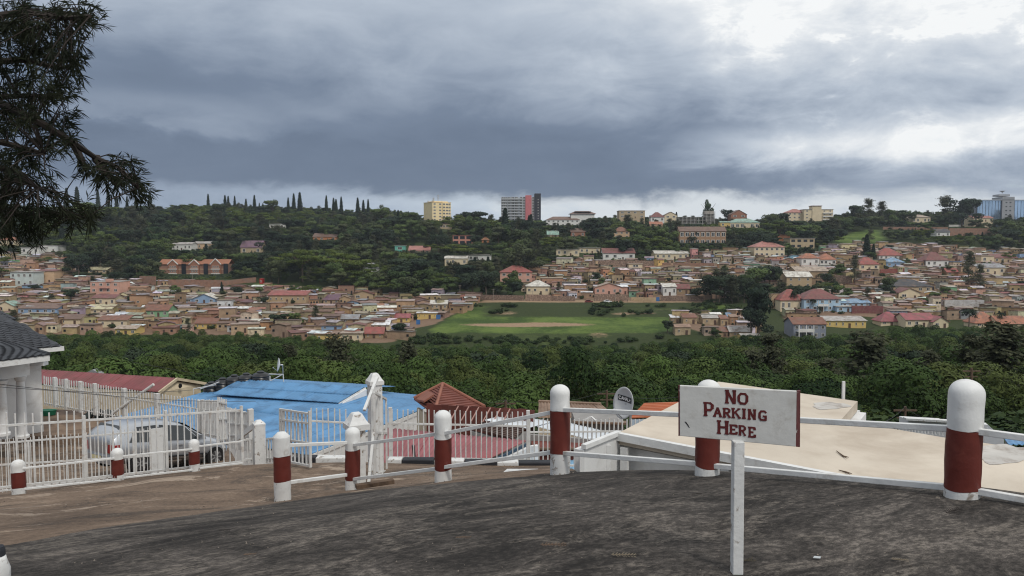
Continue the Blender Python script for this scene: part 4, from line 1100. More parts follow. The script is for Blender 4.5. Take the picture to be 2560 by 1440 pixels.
    wall_run((1652, 753), (1760, 754), 13, M_STONE, 'long stone wall above the green bank, right end of the road')
    wall_run((1480, 663), (1636, 664), 12, M_STONE, 'hedged retaining wall topping the brick quarter')
    wall_run((1636, 664), (1785, 665), 7, M_BRICK, 'orange brick wall topping the brick quarter')
    wall_run((395, 714), (560, 715), 15, M_BRICK, 'brick wall with piers below the gabled apartment row')
    wall_run((560, 715), (640, 706), 13, M_BRICK, 'brick wall climbing right of the gabled apartment row')
    wall_run((2372, 590), (2500, 590), 19, M_BRICK, 'high brown retaining wall below the glass office')
    wall_run((2372, 568), (2490, 568), 6, M_CLEAN, 'white sheet fence on top of the brown retaining wall', colr=C['white'])
    wall_run((2207, 574), (2370, 575), 7, M_BRICK, 'orange brick wall above the green slope')
    wall_run((2129, 784), (2207, 785), 20, M_WALL, 'plain maroon wall right of the light blue villa', colr=(0.16, 0.06, 0.06))
    wall_run((2361, 768), (2460, 768), 18, M_WALL, 'grey block wall below the dark hedge', colr=C['lgrey'])
    wall_run((2200, 684), (2262, 680), 10, M_WALL, 'dark red sheet wall below the sky blue roof', colr=(0.22, 0.07, 0.06))
    wall_run((2050, 702), (2130, 712), 20, M_STONE, 'dark stone retaining wall above the dirt road')
    wall_run((350, 712), (390, 713), 22, M_BRICK, 'brick wall beneath the cream pergola')
    for px, py, c_, l_ in ((1472, 756, (0.16, 0.02, 0.025), 'dark red car parked on the road above the bank'), (1519, 756.5, (0.75, 0.76, 0.77), 'white car parked on the road above the bank'), (2022, 722, (0.75, 0.76, 0.77), 'white car parked below the two-storey brick house'), (132, 720, (0.7, 0.71, 0.72), 'white car parked right of the pale teal house')):
        small_car(hit(px, py), c_, l_)
    for px, py, w_, h_, l_ in ((1046, 811, 10, 12, 'blue metal gate at the foot of the dirt road'), (1096, 798, 11, 11, 'blue metal gate beside the long plain yellow house'), (1644, 753, 8, 10, 'small blue gate in the stone wall')):
        p = hit(px, py); k = p.y / F; b = MB(); b.col((0.05, 0.15, 0.36)); b.box((p.x, p.y - 0.6, p.z + h_ * k / 2), (w_ * k, 0.15, h_ * k))
        for s in (-1, 0, 1): b.box((p.x + s * w_ * k * 0.46, p.y - 0.7, p.z + h_ * k / 2), (0.12, 0.12, h_ * k))
        tag(b.build('metal_gate', M_CLEAN), l_, 'gate')


def small_car(p, c, label, rz=0.0, s=1.0):
    o = thing('parked_car', p, label, 'car', 'cars parked in the far town'); o.rotation_euler = (0, 0, rz)
    prof = [(-2.1, 0.3), (2.1, 0.3), (2.15, 0.62), (1.95, 0.8), (1.05, 0.9), (0.5, 1.4), (-1.05, 1.42), (-1.75, 0.95), (-2.15, 0.85)]
    b = MB(); b.col(c); b.prism([(x * s, -0.85, z * s) for x, z in prof], (0, 1.7, 0)); part(o, 'body', b, mat('far_car_paint', None, 0.3, 0.05, 1, vcol=True, spec=0.5))
    b = MB(); b.prism([(x, -0.87, z) for x, z in [(-1.45, .95), (0.75, .95), (.38, 1.33), (-1.0, 1.34)]], (0, 1.74, 0)); part(o, 'side_window', b, M_GLASS)
    for x in (-1.3, 1.3):
        b = MB(); b.tube((x, -0.9, 0.31), (x, -0.65, 0.31), 0.31, n=12); part(o, 'wheel', b, M_DOOR)
    return o


def place_phrase(px, py):
    best = sorted(REFS, key=lambda r: (r[0] - px) ** 2 + (2.2 * (r[1] - py)) ** 2)[0]
    dx, dy = px - best[0], py - best[1]
    if abs(dx) > 1.6 * abs(dy): rel = 'right of' if dx > 0 else 'left of'
    else: rel = 'below' if dy > 0 else 'above'
    far = math.hypot(dx, 2.2 * dy)
    if far < 45: rel = {'right of': 'just right of', 'left of': 'just left of', 'below': 'just below', 'above': 'just above'}[rel]
    elif far > 110: rel = {'right of': 'well right of', 'left of': 'well left of', 'below': 'well below', 'above': 'well above'}[rel]
    return rel + ' ' + best[2]


LABELS = {}


def uniq(label, extra):
    """labels stay single where the look allows it"""
    for e in extra:
        if label not in LABELS: break
        label2 = e(label)
        if label2 not in LABELS: label = label2; break
    LABELS[label] = LABELS.get(label, 0) + 1
    return label


def town_fill():
    g = random.Random(77); spots = []
    gridd = {}
    def free(x, y, r):
        key = (int(x // 10), int(y // 10))
        for i in (-1, 0, 1):
            for j in (-1, 0, 1):
                for q in gridd.get((key[0] + i, key[1] + j), ()):
                    if abs(q[0] - x) < r + q[2] and abs(q[1] - y) < 3.3: return False
        gridd.setdefault(key, []).append((x, y, r)); return True
    tries = 0
    while tries < 26000:
        tries += 1
        y = math.sqrt(g.uniform(285 ** 2, 590 ** 2)); x = g.uniform(-0.72, 0.76) * y
        z = float(far_z(x, y)); px, py = proj((x, y, z))
        if zone(px, py) != 'village' or not (-120 < px < 2680): continue
        w = g.choice((4, 4.5, 5.5, 6, 6.5, 7, 8, 9.5, 12)) * g.uniform(0.9, 1.1); he = g.uniform(2.6, 3.6) * (1.0 if g.random() < 0.86 else g.uniform(1.3, 1.8))
        top = py - (he + 1) * F / y; hw = w / 2 * F / y
        if any(a - hw + 1 < px < b + hw - 1 and py > t + 1 and top < c - (c - t) * 0.15 and (py >= c - 1 or top > t) and y < dd + 5 for a, b, t, c, dd in KEEP_CLEAR): continue
        if not free(x, y, w / 2 + 0.25): continue
        spots.append((x, y, z, px, py, w, he))
    wallw = [('mud', 'brown mud'), ('mud2', 'light brown mud'), ('mud3', 'dark mud'), ('clay', 'reddish clay'), ('tan', 'tan'), ('cream', 'cream'), ('white', 'whitewashed'), ('yellow', 'ochre'), ('blue', 'blue'), ('grey', 'grey block'), ('pink', 'pink'), ('green', 'green')]
    ww = [24, 26, 15, 10, 10, 6, 4, 2.2, 1.6, 4, 1.4, 0.6]
    roofw = [('rust', 'rusty'), ('brown', 'brown'), ('tin', 'grey tin'), ('bright', 'shiny tin'), ('tan', 'tan'), ('rusttan', 'faded brown'), ('maroon', 'maroon'), ('terracotta', 'orange'), ('grey', 'slate grey'), ('red', 'red')]
    rw = [11, 10, 20, 14, 18, 18, 5, 4, 4, 3]
    sized = sorted(spots, key=lambda s: s[1] + (25 if not (0 < s[3] < 2560) else 0))
    single = set(id(s) for s in [s for s in sized if -5 < s[3] < 2565][:208])
    mass_w = MB(); mass_r = MB(); mass_h = MB()
    for s in spots:
        x, y, z, px, py, w, he = s
        wc, wname = g.choices(wallw, ww)[0]; rc, rname = g.choices(roofw, rw)[0]
        rt = g.choices(['shed', 'shedb', 'gx', 'gf', 'flat'], [22, 30, 28, 12, 8])[0]
        dp = g.uniform(4.0, 6.0); hr = {'shed': g.uniform(0.2, 0.5), 'shedb': g.uniform(0.2, 0.5), 'gx': g.uniform(0.3, 0.75), 'gf': g.uniform(0.5, 1.0), 'flat': 0.2}[rt]
        if rt == 'gf': w = min(w, 6.5)
        rz = g.gauss(0, 0.26); z += g.uniform(-0.5, 0.7) + (0.25 if px > 1900 else 0.0) * g.random()
        jit = lambda c: tuple(max(0.01, v * g.uniform(0.85, 1.15)) for v in c)
        col_w = jit(C[wc]); col_r = jit(RC[rc]); mr = sum(col_r) / 3; col_r = tuple((mr + (v - mr) * 0.85) * 0.86 for v in col_r)
        nw = g.choice((1, 1, 2, 2, 3)); wins = []; doors = []
        slots = [(-w / 2 + w * (i + 0.5) / 3) for i in range(3)]; g.shuffle(slots)
        for i in range(min(nw, 2)): wins.append((slots[i], he * 0.55, 0.9, 0.9))
        if g.random() < 0.7: doors.append((slots[2], 0.95, 0.85, 1.9))
        loc = Vector((x, y, z))
        if id(s) in single:
            shape = {'shed': 'lean-to', 'shedb': 'back-sloped', 'gx': 'ridged', 'gf': 'front-gabled', 'flat': 'flat'}[rt]
            size = 'tiny' if w < 5 else ('small' if w < 7 else 'long')
            lab = '%s %s house with %s %s roof %s' % (size, wname, rname, shape, place_phrase(px, py))
            lab = lab if len(lab.split()) <= 16 else lab.replace(' house with', ' house,').replace('the light blue', 'the blue').replace('well ', '').replace('just ', '').replace(' by the bamboo', '').replace(' in the trees', '').replace('-sloped', '').replace(' under the branch', '')
            lab = uniq(lab, [lambda l: l.replace(' house', ' hut'), lambda l: l.replace(' house', ' dwelling'), lambda l: l.replace(' house', ' home')])
            lab = ' '.join(lab.split()[:16])
            vil = 'houses of the lower left quarter' if px < 1230 else ('houses of the brick quarter above the field' if px < 1930 and py < 760 else 'houses of the right quarter')
            house(loc, w, dp, he, hr, rt, col_w, col_r, lab, vil, rz, wins, doors, 0.35, framed=False)
        else:
            a, r = house_parts(w, dp, he, hr, rt, col_w, col_r, 0.35, 2.5)
            for src, dst in ((a, mass_w), (r, mass_r)):
                i0 = len(dst.v); c_, s_ = math.cos(rz), math.sin(rz)
                dst.v.extend([(x + v[0] * c_ - v[1] * s_, y + v[0] * s_ + v[1] * c_, z + v[2]) for v in src.v])
                dst.f.extend([tuple(k + i0 for k in f) for f in src.f]); dst.m.extend(src.m); dst.c.extend(src.c)
            for q in wins + doors:
                p = place_local(loc, rz, q[0], -0.04, q[1]); mass_h.col((0.02, 0.02, 0.022)); mass_h.box(p, (q[2], 0.14, q[3]), rz)
    root = thing('distant_small_houses', (0, 400, 0), 'mass of small mud houses further up in the dense quarters', 'houses'); root['kind'] = 'stuff'
    for nm, mb, mt in (('wall', mass_w, M_WALL), ('roof', mass_r, M_ROOF), ('opening', mass_h, M_CLEAN)):
        o = mb.build(nm, mt, root); o['kind'] = 'stuff'
    print('houses', len(spots), 'single', len(single), 'labels shared', sum(v - 1 for v in LABELS.values()))


town_landmarks()
town_fill()

# ---------------------------------------------------------------- the near ground
_nd = np.arange(2.0, 40, 0.03)


def nhit(px, py):
    r = ray(px, py); xs = r.x / r.y * _nd; zr = r.z / r.y * _nd + CZ
    i = np.nonzero(zr <= near_z(xs, _nd))[0]; i = i[0] if len(i) else len(_nd) - 1
    return Vector((xs[i], _nd[i], float(near_z(xs[i], _nd[i]))))


EDGE_PX = np.array([-600, 0, 300, 560, 700, 860, 1000, 1100, 1180, 1300, 3000], float); EDGE_PY = np.array([1480, 1366, 1312, 1276, 1257, 1233, 1218, 1209, 1202, 1192, 1000], float)


def road_mat():
    m = bpy.data.materials.new('stained_concrete'); m.use_nodes = True; N = NT(m.node_tree)
    pos = N.n('ShaderNodeNewGeometry').outputs['Position']
    mp = N.n('ShaderNodeMapping'); mp.inputs['Rotation'].default_value = (0, 0, R(-24)); N.put(mp.inputs['Vector'], pos); q = mp.outputs[0]
    a = N.n('ShaderNodeAttribute', attribute_name='Col'); sp = N.n('ShaderNodeSeparateColor'); N.t.links.new(a.outputs['Color'], sp.inputs[0])
    st = N.noise(N.vmul(q, (0.8, 1.35, 1)), 1.2, 12, 0.80, 1.3)          # run-off streaks
    big = N.noise(pos, 0.55, 5, 0.55, 0.3); fine = N.noise(N.vmul(q, (1, 1.5, 1)), 20.0, 8, 0.8); grit = N.noise(pos, 160.0, 3, 0.7)
    patch = N.noise(N.vmul(q, (0.75, 1.3, 1)), 1.6, 10, 0.78, 1.2)
    fs = N.ss(fine, 0.36, 0.64); gs = N.ss(grit, 0.3, 0.7)
    t = N.m('ADD', N.m('ADD', N.m('MULTIPLY', N.ss(st, 0.32, 0.68), 0.42), N.m('MULTIPLY', N.ss(big, 0.3, 0.7), 0.20)), N.m('ADD', N.m('MULTIPLY', fs, 0.28), N.m('MULTIPLY', gs, 0.12)))
    dark = N.ramp(t, [(0.12, (0.009, 0.008, 0.0075)), (0.38, (0.026, 0.023, 0.021)), (0.62, (0.068, 0.060, 0.054)), (0.94, (0.24, 0.21, 0.185))])
    lightp = N.m('MULTIPLY', N.ss(patch, 0.50, 0.60), fs)
    dark = N.mix(N.m('MULTIPLY', lightp, 0.62), dark, (0.235, 0.205, 0.175))
    brown = N.ramp(N.m('ADD', N.m('MULTIPLY', N.noise(N.vmul(q, (1.0, 1.2, 1)), 0.7, 10, 0.72, 0.8), 0.75), N.m('ADD', N.m('MULTIPLY', fs, 0.20), N.m('MULTIPLY', gs, 0.10))), [(0.30, (0.048, 0.036, 0.029)), (0.46, (0.122, 0.087, 0.064)), (0.62, (0.215, 0.156, 0.113)), (0.80, (0.37, 0.29, 0.22))])
    chip = N.m('MULTIPLY', N.ss(N.noise(N.vmul(q, (0.8, 1.1, 1)), 0.9, 10, 0.75, 1.2), 0.565, 0.60), 0.7)
    brown = N.mix(chip, brown, (0.40, 0.32, 0.25))
    soot = N.ss(N.noise(N.vmul(q, (0.8, 1.3, 1)), 0.55, 10, 0.76, 1.0), 0.50, 0.60)
    brown = N.mix(N.m('MULTIPLY', soot, N.ss(fs, 0.0, 1.0, 0.9, 0.4)), brown, (0.055, 0.045, 0.038))
    wv = N.m('ADD', sp.outputs[0], N.m('MULTIPLY', N.m('SUBTRACT', N.noise(pos, 2.2, 6, 0.65), 0.5), 0.55))
    c = N.mix(N.ss(wv, 0.44, 0.56), brown, dark)
    # long thin cracks
    vo = N.n('ShaderNodeTexVoronoi', feature='DISTANCE_TO_EDGE'); N.put(vo.inputs['Vector'], N.vmul(q, (0.35, 0.9, 1))); vo.inputs['Scale'].default_value = 0.8
    crack = N.m('MULTIPLY', N.ss(N.m('ADD', vo.outputs[0], N.m('MULTIPLY', fine, 0.012)), 0.010, 0.006), N.ss(big, 0.50, 0.58))
    c = N.mix(N.m('MULTIPLY', crack, 0.8), c, (0.02, 0.017, 0.015))
    p = N.n('ShaderNodeBsdfPrincipled'); N.put(p.inputs['Base Color'], c); p.inputs['Roughness'].default_value = 0.9; p.inputs['Specular IOR Level'].default_value = 0.2
    b = N.n('ShaderNodeBump'); b.inputs['Strength'].default_value = 0.55; b.inputs['Distance'].default_value = 0.012
    N.put(b.inputs['Height'], N.m('ADD', N.m('MULTIPLY', fine, 1.0), N.m('ADD', N.m('MULTIPLY', grit, 0.35), N.m('MULTIPLY', st, 1.4)))); N.put(p.inputs['Normal'], b.outputs[0])
    out = N.n('ShaderNodeOutputMaterial'); N.t.links.new(p.outputs[0], out.inputs[0])
    return m


XR_Y = [-10, 7.55, 14.95, 15.25, 20, 27, 34]; XR_X = [18.2, 0.66, 0.85, -5.2, -7.0, -10.2, -17.0]


def build_near_ground():
    ys = np.unique(np.concatenate([np.arange(-10, 2, 0.6), np.arange(2, 16, 0.07), np.arange(16, 34.1, 0.3), XR_Y]))
    ts = np.linspace(0, 1, 240); n = len(ts)
    co = []
    for y in ys:
        xr = float(np.interp(y, XR_Y, XR_X)); xl = -30.0
        co.append(np.stack([xr + (xl - xr) * ts ** 1.5, np.full(n, y)], -1))
    co = np.array(co).reshape(-1, 2)
    z = near_z(co[:, 0], co[:, 1])
    z += 0.012 * np.sin(co[:, 0] * 2.1 + co[:, 1] * 1.3) * np.sin(co[:, 1] * 1.9 - co[:, 0])
    P = np.concatenate([co, z[:, None]], 1)
    ny = len(ys); ii = (np.arange(ny - 1)[:, None] * n + np.arange(n - 1)[None]).ravel()
    q = np.stack([ii, ii + n, ii + n + 1, ii + 1], -1)
    me = bpy.data.meshes.new('road'); me.from_pydata(P.tolist(), [], q.tolist()); me.polygons.foreach_set('use_smooth', [True] * len(q))
    c = np.zeros((len(P), 4), np.float32); c[:, 3] = 1
    for i, p in enumerate(P):
        if p[1] < 2.2: c[i, 0] = 1.0; continue
        if p[1] > 16: c[i, 0] = 0.15; continue
        px, py = proj(p); e = float(np.interp(px, EDGE_PX, EDGE_PY)); c[i, 0] = min(1, max(0, 0.5 + (py - e) / 22.0))
        if p[1] > 10.5: c[i, 0] = min(c[i, 0], 0.2)
    ca = me.color_attributes.new('Col', 'FLOAT_COLOR', 'POINT'); ca.data.foreach_set('color', c.ravel())
    me.materials.append(road_mat()); o = put('road', me, (0, 0, 0)); o['kind'] = 'structure'; o['label'] = 'dark stained concrete road running down to a brown gateway'
    fn = me.polygons[0].normal
    b = MB()                                                     # retaining wall below the road's outer edge
    for i in range(ny - 1):
        p, r_ = P[i * n], P[(i + 1) * n]
        if ys[i] > 14.9: break
        b.face((p[0], p[1], p[2]), (r_[0], r_[1], r_[2]), (r_[0], r_[1], r_[2] - 6), (p[0], p[1], p[2] - 6))
    o = b.build('retaining_wall', mat('old_plaster', (0.42, 0.40, 0.37), 0.9, 0.25, 1.5, dirt=(0.15, 0.13, 0.11), dirt_amt=0.4)); o['kind'] = 'structure'


build_near_ground()

# ---------------------------------------------------------------- materials near the camera
M_WHITE = mat('white_oil_paint', (0.66, 0.665, 0.66), 0.5, 0.08, 6.0, bump=0.25, bscale=14, dirt=(0.36, 0.33, 0.29), dirt_amt=0.13, dirt_scale=5.0, spec=0.35)
M_WHITEB = mat('chipped_white_paint', (0.64, 0.645, 0.64), 0.55, 0.10, 6.0, bump=0.3, bscale=14, dirt=(0.24, 0.20, 0.165), dirt_amt=0.27, dirt_scale=9.0, spec=0.35, dirt_w=0.05)
M_RED = mat('oxblood_paint', (0.118, 0.024, 0.018), 0.5, 0.12, 6.0, bump=0.25, bscale=14, spec=0.3, dirt=(0.16, 0.04, 0.03), dirt_amt=0.2, dirt_scale=4)
M_FENCE = mat('white_fence_paint', (0.60, 0.60, 0.59), 0.5, 0.12, 8.0, dirt=(0.36, 0.28, 0.22), dirt_amt=0.2, dirt_scale=6)
M_BLACKP = mat('black_kerb_paint', (0.025, 0.027, 0.033), 0.6, 0.3, 5.0, bump=0.3)
M_LETTER = mat('maroon_sign_paint', (0.105, 0.018, 0.018), 0.6, 0.25, 30.0)
M_PLASTER = mat('white_plaster', (0.66, 0.665, 0.665), 0.8, 0.07, 1.5, bump=0.15, bscale=20, dirt=(0.42, 0.40, 0.37), dirt_amt=0.2, dirt_scale=1.2)
M_BLUE = mat('blue_roof_paint', (0.100, 0.250, 0.455), 0.5, 0.16, 0.8, dirt=(0.060, 0.145, 0.27), dirt_amt=0.36, dirt_scale=1.4, spec=0.4, objvar=0.06)
M_TILE = mat('charcoal_tile', (0.040, 0.043, 0.050), 0.65, 0.3, 3.0, objvar=0.2)
M_MAROON = mat('maroon_sheet', (0.215, 0.065, 0.070), 0.6, 0.2, 0.6, dirt=(0.15, 0.06, 0.055), dirt_amt=0.35, dirt_scale=0.8, objvar=0.08)
M_CRIM = mat('crimson_sheet', (0.27, 0.085, 0.092), 0.5, 0.18, 0.8, dirt=(0.22, 0.07, 0.07), dirt_amt=0.35, dirt_scale=1.3, objvar=0.08)
M_TIN = mat('bright_tin', (0.58, 0.62, 0.66), 0.45, 0.15, 0.8, objvar=0.08)
M_BROWNT = mat('brown_sheet', (0.25, 0.17, 0.12), 0.7, 0.25, 0.7, objvar=0.08, dirt=(0.15, 0.09, 0.06), dirt_amt=0.4)
M_REDT = mat('red_clay_tile', (0.175, 0.062, 0.046), 0.75, 0.25, 2.0)
M_ORANGET = mat('orange_clay_tile', (0.46, 0.16, 0.08), 0.75, 0.2, 1.0)
M_BEIGE = mat('beige_roof_coat', (0.57, 0.505, 0.42), 0.8, 0.10, 0.6, bump=0.2, bscale=8, dirt=(0.41, 0.345, 0.275), dirt_amt=0.38, dirt_scale=0.9, dirt_w=0.2)
M_CREAMW = mat('cream_plaster', (0.54, 0.46, 0.33), 0.85, 0.12, 1.0, dirt=(0.35, 0.28, 0.19), dirt_amt=0.25)
M_BLACKPL = mat('black_plastic', (0.012, 0.013, 0.016), 0.35, 0.2, 2.0, spec=0.5)
M_GREYB = mat('grey_block', (0.27, 0.26, 0.25), 0.9, 0.2, 1.2, bump=0.3, bscale=10)
M_WOOD = mat('weathered_wood', (0.12, 0.08, 0.055), 0.85, 0.35, 10.0, stretch=(1, 4, 1))
M_TILEBR = mat('dark_brown_tile', (0.085, 0.05, 0.04), 0.75, 0.3, 1.5)
M_DISH = mat('dish_grey', (0.50, 0.51, 0.52), 0.5, 0.06, 3.0)
U_BAR = unit_cube(M_FENCE, 'bar'); U_BARW = unit_cube(M_WHITE, 'bar')


# ---------------------------------------------------------------- bollards and rails
def build_bollards():
    info = [  # red band rows, label, kind of top
        (1068, 1218, 'red and white bollard nearest the right border', 'dome'),
        (1075, 1163, 'red and white bollard half hidden behind the sign board', 'dome'),
        (1022, 1129, 'red and white bollard left of the satellite dish', 'dome'),
        (1092, 1170, 'red and white bollard third to the left of the sign', 'dome'),
        (1121, 1195, 'red and white bollard in front of the capped gate pillar', 'dome'),
        (1135, 1198, 'conical topped bollard at the road corner before the gate', 'cone'),
        (1126, 1158, 'small bollard in front of the silver car bonnet', 'dome'),
        (1146, 1184, 'small bollard with a painted mark on its foot, middle of the left fence', 'dome'),
        (1178, 1217, 'small bollard at the left end of the left fence', 'dome')]
    g = random.Random(3)
    bo = V(4.22, 3.42, gz(4.22, 3.42)); rows = [proj(bo + V(0, 0, h_))[1] for h_ in (0, 0.75, 0.44, 0.06)]; cx_ = proj(bo)[0]
    info.append((rows[2], rows[3], 'red and white bollard just outside the right border', 'dome'))
    for (px, pb, d, pt, dia), (ra, rb, lab, top) in zip(BOLL + [(cx_, rows[0], 3.42, rows[1], 0.2)], info):
        base = at(px, pb, d); k = (pb - pt) ; H = k / F * d * 1.005; r = dia / 2
        zr0 = (pb - rb) / k * H; zr1 = (pb - ra) / k * H
        o = thing('bollard', base, lab, 'bollard', 'red and white bollards'); o.rotation_euler = (g.gauss(0, 0.008), g.gauss(0, 0.010), 0)
        w = lambda z: r * (1 + 0.012 * math.sin(z * 17 + px) + 0.01 * math.sin(z * 41))
        def sec(nm, z0, z1, m, n=7, extra=(), grow=0.0):
            b = MB(); pr = [(w(z0 + (z1 - z0) * i / n) + grow, z0 + (z1 - z0) * i / n) for i in range(n + 1)] + list(extra)
            b.lathe((0, 0, 0), pr, 36)
            for i, v in enumerate(b.v):                           # hand-made unevenness
                t = math.atan2(v[1], v[0]); f = 1 + 0.014 * math.sin(3 * t + v[2] * 9 + px) + 0.010 * math.sin(5 * t - v[2] * 23 + px * 2); b.v[i] = (v[0] * f, v[1] * f, v[2] + (0.007 * math.sin(2 * t + px) if 0 < v[2] < H * 0.95 and abs(v[2] - z0) < 1e-6 and z0 > 0.0 else 0))
            me = b.data(nm, m); ob = bpy.data.objects.new(nm, me); COL.objects.link(ob); ob.parent = o; smooth_by_angle(ob, 50); return ob
        sec('base', -0.25, zr0, M_WHITEB); sec('red_band', zr0 - 0.004, zr1, M_RED, grow=0.0015)
        zc = H - r * (0.85 if top == 'dome' else 0.62)
        if top == 'dome': ex = [(r * math.cos(a), zc + r * 0.85 * math.sin(a)) for a in [i * math.pi / 2 / 9 for i in range(1, 9)]] + [(0.004, H)]
        else: ex = [(r * 0.98, zc + 0.01), (r * 0.62, H - 0.02), (r * 0.5, H - 0.005), (0.01, H)]
        sec('cap', zr1, zc, M_WHITE, extra=ex)
        if px == 295:
            b = MB()
            for s in (-0.02, 0.02): b.box((s, -r - 0.004, 0.10), (0.03, 0.01, 0.045))
            b.box((0.0, -r - 0.004, 0.125), (0.012, 0.01, 0.03)); ob = part(o, 'painted_mark', b, M_RED)


build_bollards()


def rail(a, b_, da, db, label, w=0.040):
    p = at(a[0], a[1], da); q = at(b_[0], b_[1], db); b = MB(); b.bar(p, q, w, w); o = b.build('guard_rail', M_WHITE); tag(o, label, 'rail', 'white guard rails between the bollards')
    bev = o.modifiers.new('edge', 'BEVEL'); bev.width = 0.004; bev.segments = 2
    return o


BOLL_OUT = V(4.22, 3.42, gz(4.22, 3.42))
_q = [proj(BOLL_OUT + V(0, 0, h_)) for h_ in (0.42, 0.055)]
rail((2404, 1073), _q[0], 4.79, 3.42, 'upper white rail running out at the right border')
rail((2404, 1221), _q[1], 4.79, 3.42, 'lower white rail running out at the right border')
rail((1767, 1037), (2404, 1073), 6.18, 4.80, 'upper white rail passing behind the sign board to the rightmost bollard')
rail((1767, 1163), (2404, 1221), 6.18, 4.80, 'lower white rail passing behind the sign post to the rightmost bollard')
rail((1400, 1024), (1767, 1039), 7.36, 6.14, 'upper white rail crossing in front of the satellite dish')
rail((1400, 1132), (1767, 1161), 7.36, 6.14, 'lower white rail in front of the pale side wall')
rail((1108, 1084), (1400, 1027), 8.44, 7.36, 'upper white rail sloping down left from the bollard by the dish')
rail((1108, 1168), (1400, 1128), 8.44, 7.36, 'lower white rail sloping down left from the bollard by the dish')
rail((882, 1113), (1108, 1083), 9.84, 8.48, 'upper white rail crossing the tall gate pillar')
rail((882, 1198), (1108, 1170), 9.84, 8.48, 'lower white rail above the loose plank')
rail((707, 1114), (882, 1106), 9.2, 9.9, 'upper white rail right of the conical topped bollard')
rail((707, 1208), (882, 1185), 9.2, 9.9, 'lower white rail right of the conical topped bollard')
rail((487, 1117), (606, 1103), 14.15, 14.9, 'thin upper white rail right of the bollard by the car bonnet', 0.032)
rail((295, 1142), (487, 1122), 13.15, 14.15, 'thin upper white rail in front of the silver car', 0.032)
rail((48, 1172), (295, 1145), 12.15, 13.15, 'thin upper white rail at the left end', 0.032)
rail((487, 1172), (606, 1158), 14.15, 14.9, 'thin lower white rail right of the bollard by the car bonnet', 0.032)
rail((295, 1196), (487, 1174), 13.15, 14.15, 'thin lower white rail in front of the silver car', 0.032)
rail((48, 1224), (295, 1198), 12.15, 13.15, 'thin lower white rail at the left end', 0.032)


